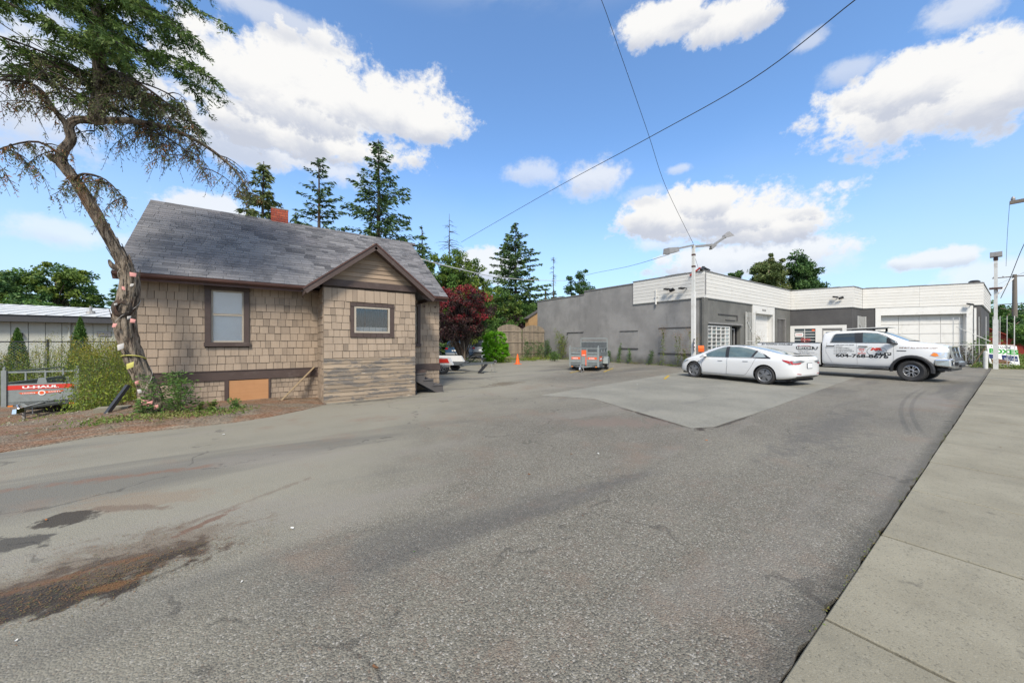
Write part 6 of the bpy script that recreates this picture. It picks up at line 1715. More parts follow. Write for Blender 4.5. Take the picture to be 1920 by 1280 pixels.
# ---------------------------------------------------------------- lettered pickup
trk = empty('pickup_truck', (21.72, 2.12, 0), radians(-95.7), 'white crew cab pickup covered in black and red lettering by the grey building', 'pickup truck')
ST = [(-2.84, 0.56, 1.50, 1.90, 0.95, 0.945, 0.76), (-2.79, 0.50, 1.50, 1.985, 0.985, 0.97, 0.77), (-2.5, 0.47, 1.50, 2.035, 0.995, 0.98, 0.77), (-1.9, 0.46, 1.50, 2.065, 0.995, 0.98, 0.77), (-1.35, 0.46, 1.50, 2.06, 0.995, 0.98, 0.76), (-0.95, 0.46, 1.50, 2.00, 0.995, 0.98, 0.74),
      (-0.60, 0.47, 1.49, 1.84, 0.995, 0.975, 0.72), (-0.28, 0.48, 1.47, 1.66, 0.995, 0.97, 0.74), (-0.04, 0.50, 1.40, 1.545, 0.995, 0.965, 0.78), (0.25, 0.55, 1.33, 1.52, 0.99, 0.955, 0.80), (0.50, 0.62, 1.27, 1.485, 0.98, 0.94, 0.80), (0.70, 0.70, 1.21, 1.43, 0.955, 0.91, 0.79), (0.83, 0.76, 1.12, 1.36, 0.90, 0.86, 0.76), (0.88, 0.80, 1.05, 1.26, 0.85, 0.82, 0.72)]
TR = 0.405
body = loft_body(ST, [(0, TR + 0.03, 0.53)], 0.58, [M['truckwhite'], M['dark']])
b_ = bpy.data.objects.new('body', body); C.objects.link(b_); b_.parent = trk
bv = bvh_of(body)
for s_, sd_ in ((-1, 'R'), (1, 'L')):
    patch('window', [(-2.48, 1.535), (-2.40, 1.84), (-2.34, 1.90), (-1.68, 1.93), (-1.62, 1.535)], bv, M['tintglass'], trk, sd_, 0.004)
    patch('window', [(-1.44, 1.53), (-1.48, 1.935), (-1.02, 1.90), (-0.80, 1.80), (-0.50, 1.61), (-0.45, 1.52)], bv, M['carglass'], trk, sd_, 0.004)
    patch('pillar_trim', [(-1.66, 1.53), (-1.72, 1.945), (-1.45, 1.95), (-1.41, 1.53)], bv, M['blackplastic'], trk, sd_, 0.006)
    seam('window_trim', [(-2.50, 1.52), (-1.6, 1.515), (-0.40, 1.50)], bv, M['blackplastic'], trk, sd_, 0.022)
    seam('window_trim', [(-1.48, 1.95), (-1.02, 1.915), (-0.78, 1.815), (-0.40, 1.53)], bv, M['blackplastic'], trk, sd_, 0.022)
    seam('window_trim', [(-2.50, 1.52), (-2.42, 1.85), (-2.34, 1.915), (-1.7, 1.945), (-1.45, 1.95)], bv, M['blackplastic'], trk, sd_, 0.018)
    seam('door_seam', [(-0.50, 1.50), (-0.48, 1.0), (-0.52, 0.56)], bv, M['metalgrey'], trk, sd_, 0.008)
    seam('door_seam', [(-1.60, 1.52), (-1.58, 1.0), (-1.58, 0.56)], bv, M['metalgrey'], trk, sd_, 0.008)
    seam('door_seam', [(-2.62, 1.52), (-2.64, 1.1), (-2.42, 0.62)], bv, M['metalgrey'], trk, sd_, 0.007)
    seam('door_seam', [(-0.52, 0.56), (-1.58, 0.56), (-2.42, 0.56)], bv, M['metalgrey'], trk, sd_, 0.010)
    for x0, z0 in ((-2.60, 1.345), (-1.52, 1.335)):
        patch('door_handle', [(x0 - 0.02, z0), (x0 + 0.27, z0 - 0.004), (x0 + 0.27, z0 + 0.038), (x0 - 0.02, z0 + 0.042)], bv, M['blackplastic'], trk, sd_, 0.035, 0.1)
    m = MB(); m.hexa([(-0.62, s_ * 1.03, 1.46), (-0.42, s_ * 1.03, 1.46), (-0.44, s_ * 1.32, 1.50), (-0.62, s_ * 1.32, 1.50), (-0.62, s_ * 1.03, 1.60), (-0.50, s_ * 1.03, 1.60), (-0.52, s_ * 1.30, 1.73), (-0.62, s_ * 1.30, 1.73)])
    mo = m.build('mirror', M['blackplastic'], trk, False); bvl = mo.modifiers.new('bevel', 'BEVEL'); bvl.width = 0.03; bvl.segments = 3
    m = MB(); m.beam((-0.44, s_ * 0.93, 1.47), (-0.50, s_ * 1.08, 1.51), 0.14, 0.05); m.build('mirror_foot', M['blackplastic'], trk, False)
    # flare
    m = MB()
    prev = None
    for k in range(15):
        a = radians(-8 + 196 * k / 14); ca, sa = cos(a), sin(a)
        ring = [(0.52 * ca, s_ * 0.93, TR + 0.03 + 0.52 * sa), (0.505 * ca, s_ * 1.045, TR + 0.03 + 0.505 * sa), (0.57 * ca, s_ * 1.045, TR + 0.03 + 0.57 * sa), (0.61 * ca, s_ * 0.985, TR + 0.03 + 0.61 * sa)]
        if prev:
            for q in range(3): m.add([prev[q], ring[q], ring[q + 1], prev[q + 1]], [(0, 1, 2, 3)])
        prev = ring
    m.build('fender_flare', M['blackplastic'], trk, False, smooth='all')
    m = MB(); m.beam((-2.75, s_ * 0.98, 0.47), (-0.62, s_ * 0.98, 0.47), 0.10, 0.05); m.build('side_step', M['chrome'], trk, False)
    m = MB(); m.beam((-2.70, s_ * 0.99, 0.50), (-0.60, s_ * 0.99, 0.50), 0.16, 0.02); m.build('step_tread', M['blackplastic'], trk, False)
    patch('headlight', [(0.46, 1.03), (0.54, 1.17), (0.80, 1.16), (0.84, 1.00), (0.76, 0.94)], bv, M['clearlens'], trk, sd_, 0.008, 0.03)
    patch('headlight', [(s_ * 0.90, 0.94), (s_ * 0.52, 0.92), (s_ * 0.54, 1.14), (s_ * 0.90, 1.17)], bv, M['clearlens'], trk, 'F', 0.008, 0.05)
    patch('marker_lamp', [(0.48, 1.04), (0.56, 1.15), (0.64, 1.12), (0.68, 1.02), (0.58, 1.00)], bv, M['amber'], trk, sd_, 0.014, 0.03)
    m = MB(); m.hexa([(0.60, s_ * 0.86, 0.62), (0.58, s_ * 1.00, 0.66), (0.58, s_ * 1.00, 0.90), (0.60, s_ * 0.86, 0.92), (0.99, s_ * 0.60, 0.56), (0.97, s_ * 0.88, 0.60), (0.95, s_ * 0.88, 0.90), (0.99, s_ * 0.60, 0.92)])
    mo = m.build('bumper_corner', M['chrome'], trk, False); bvl = mo.modifiers.new('bevel', 'BEVEL'); bvl.width = 0.04; bvl.segments = 3
    m = MB(); m.lathe([(0.06, 0), (0.05, 0.02), (0, 0.02)], (1.0, s_ * 0.74, 0.74), 'x', 12); m.build('fog_lamp', M['clearlens'], trk, False)
    patch('badge', [(-0.40, 1.185), (-0.14, 1.18), (-0.14, 1.21), (-0.40, 1.215)], bv, M['blackplastic'], trk, sd_, 0.01, 0.1)
m = MB(); m.hexa([(0.86, -0.60, 0.56), (0.86, 0.60, 0.56), (1.01, 0.60, 0.56), (1.01, -0.60, 0.56), (0.86, -0.60, 0.92), (0.86, 0.60, 0.92), (1.01, 0.60, 0.92), (1.01, -0.60, 0.92)]); m.build('bumper', M['chrome'], trk, False)
m = MB(); m.box(0.62, 0.96, -0.80, 0.80, 0.46, 0.555); m.build('air_dam', M['blackplastic'], trk, False)
m = MB(); m.beam((1.06, -0.62, 0.74), (1.06, 0.62, 0.74), 0.09, 0.09); m.beam((1.0, -0.4, 0.72), (1.08, -0.4, 0.72), 0.1, 0.2); m.beam((1.0, 0.4, 0.72), (1.08, 0.4, 0.72), 0.1, 0.2); m.build('winch_bar', M['chrome'], trk, False)
m = MB(); m.box(1.02, 1.12, -0.30, 0.30, 0.60, 0.70); m.box(1.02, 1.10, -0.70, -0.60, 0.66, 0.80); m.box(1.02, 1.10, 0.60, 0.70, 0.66, 0.80); m.build('winch', M['blackplastic'], trk, False)
gr = MB()
gr.hexa([(0.87, -0.50, 0.94), (0.87, 0.50, 0.94), (0.94, 0.46, 0.94), (0.94, -0.46, 0.94), (0.81, -0.52, 1.34), (0.81, 0.52, 1.34), (0.87, 0.48, 1.34), (0.87, -0.48, 1.34)]); g_ = gr.build('grille', M['blackplastic'], trk, False)
m = MB(); m.beam((0.95, -0.49, 0.94), (0.87, -0.50, 1.36), 0.06, 0.07); m.beam((0.95, 0.49, 0.94), (0.87, 0.50, 1.36), 0.06, 0.07); m.beam((0.88, -0.5, 1.36), (0.88, 0.5, 1.36), 0.08, 0.05); m.beam((0.95, -0.5, 0.95), (0.95, 0.5, 0.95), 0.06, 0.05)
m.beam((0.95, 0, 0.95), (0.88, 0, 1.35), 0.07, 0.05); m.beam((0.92, -0.47, 1.15), (0.92, 0.47, 1.15), 0.05, 0.06); m.build('grille_surround', M['chrome'], g_, False)
patch('windscreen', [(-1.06, -0.60), (-1.06, 0.60), (-0.55, 0.66), (-0.16, 0.70), (-0.08, 0.35), (-0.06, 0), (-0.08, -0.35), (-0.16, -0.70), (-0.55, -0.66)], bv, M['carglass'], trk, 'T', 0.004, 0.08)
seam('wiper', [(-0.13, -0.70), (-0.10, -0.1)], bv, M['blackplastic'], trk, 'T', 0.02, 0.02)
seam('wiper', [(-0.13, 0.0), (-0.10, 0.6)], bv, M['blackplastic'], trk, 'T', 0.02, 0.02)
# bed
bx0, bx1 = -5.50, -2.865
m = MB(); yo, yi = 0.985, 0.86
prof = [(0.62, 0.50), (0.93, 0.50), (0.985, 0.62), (0.995, 1.05), (0.985, 1.35), (0.965, 1.50), (0.86, 1.50), (0.86, 0.86), (0.62, 0.80)]
for s_ in (-1, 1):
    m.prism([(p[0] * s_, p[1]) for p in prof], bx0, bx1, 'yz')
m.box(bx1 - 0.06, bx1, -0.86, 0.86, 0.6, 1.5); m.box(bx0, bx0 + 0.07, -0.86, 0.86, 0.62, 1.48); m.box(bx0, bx1, -0.86, 0.86, 0.72, 0.80)
bo = m.build('bed', [M['truckwhite'], M['dark']], trk, False)
c_ = MB(); c_.lathe([(0, -1.3), (0.52, -1.3), (0.52, -0.58), (0, -0.58)], (-4.29, 0, TR + 0.03), 'y', 40); c1 = c_.build('c', M['dark'])
c_ = MB(); c_.lathe([(0, 0.58), (0.52, 0.58), (0.52, 1.3), (0, 1.3)], (-4.29, 0, TR + 0.03), 'y', 40); c2 = c_.build('c', M['dark'])
for c_ in (c1, c2):
    k_ = bo.modifiers.new('k', 'BOOLEAN'); k_.object = c_; k_.operation = 'DIFFERENCE'; k_.solver = 'EXACT'; k_.use_self = True
dg = bpy.context.evaluated_depsgraph_get(); nm = bpy.data.meshes.new_from_object(bo.evaluated_get(dg)); bo.modifiers.clear(); bo.data = nm
bpy.data.objects.remove(c1); bpy.data.objects.remove(c2)
bvb = bvh_of(nm)
for s_ in (-1, 1):
    m = MB(); m.beam((bx0, s_ * 0.915, 1.517), (bx1, s_ * 0.915, 1.517), 0.13, 0.03); m.build('bed_rail', M['blackplastic'], trk, False)
    m = MB(); m.beam((bx0 - 0.01, s_ * 0.93, 1.15), (bx0 - 0.01, s_ * 0.93, 0.85), 0.13, 0.04); m.build('taillight', M['redlens'], trk, False)
    m = MB(); prev = None
    for k in range(15):
        a = radians(-8 + 196 * k / 14); ca, sa = cos(a), sin(a)
        ring = [(-4.29 + 0.51 * ca, s_ * 0.93, TR + 0.03 + 0.51 * sa), (-4.29 + 0.50 * ca, s_ * 1.045, TR + 0.03 + 0.50 * sa), (-4.29 + 0.57 * ca, s_ * 1.045, TR + 0.03 + 0.57 * sa), (-4.29 + 0.61 * ca, s_ * 0.985, TR + 0.03 + 0.61 * sa)]
        if prev:
            for q in range(3): m.add([prev[q], ring[q], ring[q + 1], prev[q + 1]], [(0, 1, 2, 3)])
        prev = ring
    m.build('fender_flare', M['blackplastic'], trk, False, smooth='all')
m = MB(); m.box(bx0 - 0.16, bx0 - 0.02, -0.92, 0.92, 0.55, 0.72); m.build('rear_bumper', M['chrome'], trk, False)
m = MB(); m.box(bx1 + 0.003, bx1 + 0.03, -0.90, 0.90, 0.5, 1.46); m.build('gap', M['dark'], trk, False)  # dark filler that paints in the shade between cab and bed
m = MB(); m.box(-5.3, 0.6, -0.45, 0.45, 0.36, 0.56); m.beam((-4.29, -0.8, TR), (-4.29, 0.8, TR), 0.14, 0.14); m.beam((0, -0.8, TR), (0, 0.8, TR), 0.14, 0.14); m.build('chassis', M['dark'], trk, False)
for (x, s_) in ((0, 1), (0, -1), (-4.29, 1), (-4.29, -1)): wheel(trk, x, s_ * 0.86, TR, 0.30, 0.235, s_, 'truck', steer=radians(-7) if x == 0 else 0)
m = MB(); m.hexa([(-2.15, -0.55, 2.12), (-2.15, 0.45, 2.12), (-0.72, 0.45, 2.155), (-0.72, -0.55, 2.155), (-2.15, -0.55, 2.145), (-2.15, 0.45, 2.145), (-0.72, 0.45, 2.19), (-0.72, -0.55, 2.19)]); rb = m.build('roof_board', M['framewhite'], trk, False)
m = MB(); m.beam((-1.9, -0.5, 2.08), (-0.85, -0.5, 2.11), 0.04, 0.04); m.beam((-1.2, -0.45, 2.03), (-1.2, -0.45, 2.13), 0.06, 0.06); m.beam((-2.0, 0.0, 2.04), (-2.0, 0.0, 2.13), 0.06, 0.06); m.beam((-1.0, 0.3, 2.0), (-1.0, 0.3, 2.16), 0.06, 0.06); m.build('bracket', M['blackplastic'], rb, False)
# lettering on the side that faces the lot (-y side; reading runs rear to front = +x)
pr_b = projector(bv, (0, -1, 0), 0.006); pr_d = projector(bvb, (0, -1, 0), 0.006)
def tt(body_, x, z, w_, h_, mat, pr=pr_b, shear=0.0, bold=0.0, name='lettering'):
    return text(name, body_, M[mat], (x, -1.2, z), (1, 0, 0), (0, 0, 1), w_, h_, trk, False, shear=shear, bold=bold, project=pr)
tt('RV TOWING AVAILABLE', -5.30, 1.385, 1.38, 0.085, 'blackprint', pr_d, 0.3, 0.03)
m = MB(); v4 = [pr_d(Vector((a, -1.2, z))) for a, z in ((-3.78, 1.20), (-3.10, 1.20), (-3.10, 1.335), (-3.78, 1.335))]; m.add(v4, [(0, 1, 2, 3)]); m.build('lettering_block', M['blackprint'], trk, False, fix=False)
text('lettering', 'HITCH', M['whiteprint'], (-3.74, -1.2, 1.225), (1, 0, 0), (0, 0, 1), 0.58, 0.085, trk, False, bold=0.05, project=projector(bvb, (0, -1, 0), 0.011))
tt('RV TOWING', -3.72, 1.35, 0.5, 0.035, 'redpaint', pr_d, 0.1, 0.01)
for j, s_ in enumerate(('Haulers of all types of', 'Holiday Cargo,', 'and much much more', '& Storage')): tt(s_, -3.74 + 0.03 * j, 1.145 - 0.055 * j, 0.62 - (0.2 if j in (1, 3) else 0), 0.034, 'blackprint', pr_d, 0.1, 0.01)
m = MB(); hk = [(-3.10, 1.31), (-3.04, 1.20), (-2.99, 1.20), (-2.985, 1.24), (-2.95, 1.24)]
m.tube([pr_d(Vector((a, -1.2, z))) for a, z in hk], 0.014, 5); m.lathe([(0.03, 0), (0.03, 0.004), (0, 0.006)], pr_d(Vector((-2.96, -1.2, 1.29))), 'y', 10); m.build('hook_logo', M['blackprint'], trk, False)
for j, s_ in enumerate(('LISTED WORK & FULL REPAIRS', 'BRAKES ETC', 'ALL LEAKS & RESEALS', 'ALL TYPES OF SOFT SPOTS', 'ALL TYPES OF WATER DAMAGE', 'RV INSPECTIONS', 'NEW & USED PARTS')):
    z = 1.395 - 0.068 * j
    tt(s_, -2.30, z, (0.62, 0.24, 0.47, 0.56, 0.62, 0.38, 0.40)[j], 0.036, 'blackprint', pr_b, 0.0, 0.02)
    c = pr_b(Vector((-2.345, -1.2, z + 0.018))); m = MB(); m.lathe([(0.013, -0.002), (0.013, 0.002)], c, 'y', 8); m.add([(c.x + 0.014 * cos(q), c.y - 0.002, c.z + 0.014 * sin(q)) for q in [2 * pi * k / 8 for k in range(8)]], [tuple(range(8))]); m.build('bullet', M['blackprint'], trk, False, fix=False)
for j, s_ in enumerate(('REPAIR', 'PARTS', '&', 'SERVICES')): tt(s_, (-1.53, -1.51, -1.44, -1.56)[j], 1.225 - 0.062 * j, (0.19, 0.15, 0.04, 0.25)[j], 0.042, 'redpaint', pr_b, 0.0, 0.03)
tt('604-768-8676', -2.29, 0.875, 1.66, 0.155, 'blackprint', pr_b, 0.0, 0.035)
tt('MR.', -1.17, 1.195, 0.36, 0.115, 'redpaint', pr_b, 0.35, 0.07)
tt('MOBILE RV', -1.02, 1.155, 0.28, 0.03, 'blackprint', pr_b, 0, 0.01)
m = MB(); m.tube([pr_b(Vector((-0.98 + 0.29 * cos(radians(a)), -1.2, 1.16 + 0.19 * sin(radians(a))))) for a in range(120, 245, 10)], 0.005, 4); m.tube([pr_b(Vector((-0.98 + 0.29 * cos(radians(a)), -1.2, 1.16 + 0.19 * sin(radians(a))))) for a in range(-5, 62, 8)], 0.005, 4); m.build('logo_ring', M['blackprint'], trk, False)
m = MB()
rvp = [(-1.02, 1.02), (-1.02, 1.06), (-0.95, 1.12), (-0.55, 1.12), (-0.55, 1.02), (-0.62, 0.995), (-0.95, 0.995)]
m.add([pr_b(Vector((a, -1.2, z))) for a, z in rvp], [tuple(range(len(rvp)))]); m.build('camper_logo', M['blackprint'], trk, False, fix=False)
m = MB(); pr2 = projector(bv, (0, -1, 0), 0.010)
for q in ([(-0.97, 1.065), (-0.88, 1.065), (-0.88, 1.10), (-0.94, 1.10)], [(-0.85, 1.065), (-0.76, 1.065), (-0.76, 1.10), (-0.85, 1.10)], [(-0.70, 1.01), (-0.66, 1.01), (-0.66, 1.09), (-0.70, 1.09)], [(-0.64, 1.06), (-0.58, 1.06), (-0.58, 1.095), (-0.64, 1.095)]):
    m.add([pr2(Vector((a, -1.2, z))) for a, z in q], [(0, 1, 2, 3)])
m.build('camper_logo_window', M['whiteprint'], trk, False, fix=False)
tt('WE BUY ALL RV\'S FOR CASH', -0.33, 1.29, 0.98, 0.058, 'brownprint', pr_b, 0.3, 0.02)

# ---------------------------------------------------------------- two cars behind, by the red tree
def far_car(name, loc, rz, paint, lab):
    c = empty(name, loc, rz, lab, 'car')
    ST = [(-2.25, 0.45, 0.95, 1.40, 0.84, 0.80, 0.60), (-2.18, 0.30, 1.0, 1.62, 0.90, 0.88, 0.66), (-1.7, 0.25, 1.0, 1.72, 0.92, 0.90, 0.66), (-0.8, 0.22, 1.0, 1.75, 0.92, 0.90, 0.66), (0.2, 0.22, 1.0, 1.70, 0.92, 0.90, 0.64), (0.7, 0.22, 0.98, 1.45, 0.92, 0.89, 0.66), (1.2, 0.24, 0.95, 1.12, 0.91, 0.88, 0.72), (1.9, 0.28, 0.86, 0.98, 0.88, 0.82, 0.66), (2.25, 0.4, 0.7, 0.78, 0.74, 0.68, 0.5)]
    me = loft_body(ST, [(-1.35, 0.36, 0.40), (1.4, 0.36, 0.40)], 0.62, [M[paint], M['dark']])
    b = bpy.data.objects.new('body', me); C.objects.link(b); b.parent = c; bv = bvh_of(me)
    patch('rear_window', [(-0.66, 1.08), (0.66, 1.08), (0.56, 1.50), (-0.56, 1.50)], bv, M['tintglass'], c, 'B', 0.006, 0.1)
    for s_, sd_ in ((1, 'L'), (-1, 'R')):
        patch('window', [(-1.95, 1.08), (-1.85, 1.50), (-0.9, 1.58), (-0.9, 1.06)], bv, M['paleglass'], c, sd_, 0.006, 0.1)
        patch('window', [(-0.82, 1.06), (-0.82, 1.58), (0.2, 1.54), (0.75, 1.08)], bv, M['paleglass'], c, sd_, 0.006, 0.1)
        patch('taillight', [(s_ * 0.84, 0.88), (s_ * 0.56, 0.88), (s_ * 0.58, 1.04), (s_ * 0.86, 1.06)], bv, M['redlens'], c, 'B', 0.01, 0.08)
        patch('taillight', [(-2.2, 0.90), (-2.0, 0.92), (-2.02, 1.06), (-2.2, 1.06)], bv, M['redlens'], c, sd_, 0.01, 0.05)
        for x in (-1.35, 1.4): wheel(c, x, s_ * 0.80, 0.34, 0.22, 0.22, s_, 'car')
        m = MB(); m.beam((-1.8, s_ * 0.6, 1.78), (0.1, s_ * 0.6, 1.76), 0.04, 0.04); m.build('roof_rail', M['chrome'], c, False)
    patch('number_plate', [(-0.2, 0.72), (0.2, 0.72), (0.2, 0.84), (-0.2, 0.84)], bv, M['whiteprint'], c, 'B', 0.012, 0.1)
    patch('bumper', [(-0.78, 0.42), (0.78, 0.42), (0.8, 0.60), (-0.8, 0.60)], bv, M['silvercar' if paint == 'bluecar' else 'blackplastic'], c, 'B', 0.02, 0.1)
    return c
far_car('parked_suv', (14.9, 29.0, 0.0), radians(42), 'bluecar', 'blue and silver estate car parked behind the dark red tree')
far_car('parked_suv', (17.7, 29.4, 0.0), radians(44), 'silvercar', 'silver car half hidden behind the bright green bush')

# ---------------------------------------------------------------- cargo trailers
def side_panel(name, tr, P0, P1, z0, z1, nrib, parts=True, th=0.02):
    """corrugated steel side from P0 to P1 (local xy)"""
    m = MB(); a = Vector((P0[0], P0[1], 0)); b = Vector((P1[0], P1[1], 0)); d = (b - a).normalized(); n = Vector((-d.y, d.x, 0))
    def bb(za, zb, o0, o1):
        m.hexa([a + n * o0 + Vector((0, 0, za)), b + n * o0 + Vector((0, 0, za)), b + n * o1 + Vector((0, 0, za)), a + n * o1 + Vector((0, 0, za)), a + n * o0 + Vector((0, 0, zb)), b + n * o0 + Vector((0, 0, zb)), b + n * o1 + Vector((0, 0, zb)), a + n * o1 + Vector((0, 0, zb))])
    bb(z0, z1, -th / 2, th / 2)
    for k in range(nrib):
        z = z0 + (z1 - z0) * (k + 0.5) / nrib; hh = (z1 - z0) / nrib * 0.22
        bb(z - hh, z + hh, -th * 1.2, -th / 2 - 0.001); bb(z - hh, z + hh, th / 2 + 0.001, th * 1.2)
    return m.build(name, M['galv'], tr, False)
def cargo_trailer(loc, rz, W, Ln, lab, front_kind, z0=0.38, hp=0.50, hr=0.86, gate=False, fl=0.0):
    """front face at x = 0, body runs to x = -Ln, tongue to +x"""
    t = empty('cargo_trailer', loc, rz, lab, 'trailer')
    h = W / 2
    m = MB(); m.box(-Ln, 0, -h, h, z0 - 0.04, z0); m.box(-Ln, 0, -h, -h + 0.06, z0 - 0.12, z0 - 0.04); m.box(-Ln, 0, h - 0.06, h, z0 - 0.12, z0 - 0.04); m.box(-0.06, 0.0, -h, h, z0 - 0.12, z0 - 0.04); m.build('floor', M['galvdark'], t, False)
    for s_ in (-1, 1):
        side_panel('side_panel', t, (-Ln, s_ * (h - 0.02)), (-0.03, s_ * (h - 0.02)), z0, z0 + hp, 4)
        m = MB(); m.beam((-Ln, s_ * (h - 0.02), z0 + hr), (0, s_ * (h - 0.02), z0 + hr), 0.04, 0.04); m.beam((-Ln, s_ * (h - 0.02), z0 + hp + 0.02), (0, s_ * (h - 0.02), z0 + hp + 0.02), 0.045, 0.04); m.build('side_rail', M['galv'], t, False)
        for x in (-Ln, -Ln * 0.66, -Ln * 0.33):
            m = MB(); m.beam((x, s_ * (h - 0.02), z0 + hp), (x, s_ * (h - 0.02), z0 + hr), 0.035, 0.035); m.build('stanchion', M['galv'], t, False)
        m = MB(); m.beam((0, s_ * (h - 0.04), z0 - 0.12), (0, s_ * (h - 0.04), z0 + hr + 0.06), 0.10, 0.07); m.lathe([(0.03, 0), (0.03, 0.08), (0, 0.10)], (0, s_ * (h - 0.04), z0 + hr + 0.06), 'z', 8); m.build('corner_post', M['galv'], t, False)
        # fender and wheel outside the box
        xw = -Ln * 0.56
        m = MB(); f0 = s_ * (h + 0.02); f1 = s_ * (h + 0.27)
        pr = [(-0.42, 0.34), (-0.36, 0.62), (-0.20, 0.70), (0.20, 0.70), (0.36, 0.62), (0.42, 0.34)]
        for (a0, b0), (a1, b1) in zip(pr[:-1], pr[1:]): m.hexa([(xw + a0, f0, b0), (xw + a1, f0, b1), (xw + a1, f1, b1), (xw + a0, f1, b0), (xw + a0, f0, b0 + 0.015), (xw + a1, f0, b1 + 0.015), (xw + a1, f1, b1 + 0.015), (xw + a0, f1, b0 + 0.015)])
        m.prism([(xw + a, b) for a, b in pr], s_ * (h + 0.265), s_ * (h + 0.28), 'xz'); m.build('fender', M['galv'], t, False)
        wheel(t, xw, s_ * (h + 0.15), 0.30, 0.18, 0.17, s_, 'trailer')
    m = MB(); m.beam((-0.02, -h + 0.05, z0 + hr), (-0.02, h - 0.05, z0 + hr), 0.04, 0.04); m.build('front_rail', M['galv'], t, False)
    if front_kind == 'plain':
        m = MB(); m.box(-0.03, 0.0, -h + 0.09, h - 0.09, z0 - 0.08, z0 + hp); fp = m.build('front_panel', M['galv'], t, False)
        m = MB(); m.box(0.001, 0.006, -h + 0.09, h - 0.09, z0 + hp * 0.68, z0 + hp * 0.92); m.build('red_band', M['redpaint'], fp, False)
        # reading direction when seen from the front (+x): from +y... viewer looks to -x, right hand is +y
        text('lettering', 'U-HAUL', M['whiteprint'], (0.010, -h * 0.50, z0 + hp * 0.73), (0, 1, 0), (0, 0, 1), h * 0.95, hp * 0.14, fp, False, bold=0.05)
        pts = [(-0.60, 0.51), (-0.12, 0.545), (0.0, 0.59), (0.12, 0.545), (0.60, 0.56), (0.50, 0.47), (0.12, 0.42), (0.0, 0.35), (-0.12, 0.41), (-0.52, 0.42)]
        m = MB(); m.add([(0.007, a * h, z0 + hp * b) for a, b in pts], [tuple(range(len(pts)))]); m.build('logo', M['orangeprint'], fp, False, fix=False)
        m = MB(); m.add([(0.011, 0.10 * h * cos(2 * pi * k / 14), z0 + hp * 0.46 + 0.10 * h * sin(2 * pi * k / 14)) for k in range(14)], [tuple(range(14))]); m.build('logo_disc', M['whiteprint'], fp, False, fix=False)
        m = MB(); m.add([(0.013, 0.065 * h * cos(2 * pi * k / 12), z0 + hp * 0.46 + 0.065 * h * sin(2 * pi * k / 12)) for k in range(12)], [tuple(range(12))]); m.build('logo_dot', M['orangeprint'], fp, False, fix=False)
        text('lettering', 'HIGHEST', M['whiteprint'], (0.010, -h * 0.50, z0 + hp * 0.43), (0, 1, 0), (0, 0.0, 1), h * 0.34, hp * 0.06, fp, False, bold=0.02)
        text('lettering', 'SAFETY', M['whiteprint'], (0.010, h * 0.17, z0 + hp * 0.47), (0, 1, 0), (0, 0.0, 1), h * 0.34, hp * 0.06, fp, False, bold=0.02)
        text('lettering', 'RV 3127 A', M['blackprint'], (0.006, h * 0.30, z0 - 0.02), (0, 1, 0), (0, 0, 1), h * 0.45, 0.035, fp, False, bold=0.02)
        m = MB(); m.prism([(-0.10, z0 + hp + 0.002), (0.10, z0 + hp + 0.002), (0.07, z0 + hp + 0.16), (-0.07, z0 + hp + 0.16)], -0.03, 0.0, 'yz'); m.build('bracket', M['galv'], t, False)
    else:
        for s_ in (-1, 1):
            y0, y1 = (-h + 0.09, -0.17) if s_ < 0 else (0.17, h - 0.09)
            m = MB(); m.box(-0.03, 0.0, y0, y1, z0 - 0.06, z0 + hp * 1.1); fp = m.build('front_panel', M['galv'], t, False)
            for z in (0.12, 0.92):
                m = MB(); m.box(0.001, 0.02, y0, y1, z0 + hp * z, z0 + hp * z + 0.03); m.build('rib', M['galvdark'], fp, False)
            m = MB(); m.box(0.001, 0.006, y0 + 0.03, y1 - 0.03, z0 + hp * 0.46, z0 + hp * 0.66); m.build('red_label', M['orangeprint'], fp, False)
            text('lettering', 'HAUL' if s_ < 0 else 'U-HAUL', M['whiteprint'], (0.010, y0 + 0.10, z0 + hp * 0.50), (0, 1, 0), (0, 0, 1), (y1 - y0) * 0.55, hp * 0.10, fp, False, bold=0.04)
            m = MB(); m.beam((0, s_ * 0.16, z0 - 0.1), (0, s_ * 0.16, z0 + hr), 0.05, 0.05); m.build('upright', M['galv'], t, False)
        m = MB(); m.box(-0.03, 0.0, -0.13, 0.13, z0 - 0.06, z0 + hp * 1.3); cp = m.build('front_panel', M['galv'], t, False)
        m = MB(); m.box(0.001, 0.008, -0.13, 0.12, z0 + hp * 0.75, z0 + hp * 1.28); m.box(0.001, 0.006, 0.08, 0.15, z0 - 0.05, z0 + hp * 0.72); m.build('orange_label', M['orangeprint'], cp, False)
        text('lettering', 'U-HAUL', M['whiteprint'], (0.012, -0.09, z0 + hp * 0.80), (0, 1, 0), (0, 0, 1), 0.17, 0.05, cp, False, bold=0.04)
        for s_ in (-1, 1):
            m = MB(); m.box(-0.95, -0.10, s_ * (h + 0.008), s_ * (h + 0.012), z0 + hp * 0.30, z0 + hp * 0.72); sl = m.build('side_label', M['orangeprint'], t, False)
            m = MB(); m.box(-0.85, -0.2, s_ * (h + 0.014), s_ * (h + 0.016), z0 + hp * 0.44, z0 + hp * 0.56); m.build('label_stripe', M['whiteprint'], sl, False)
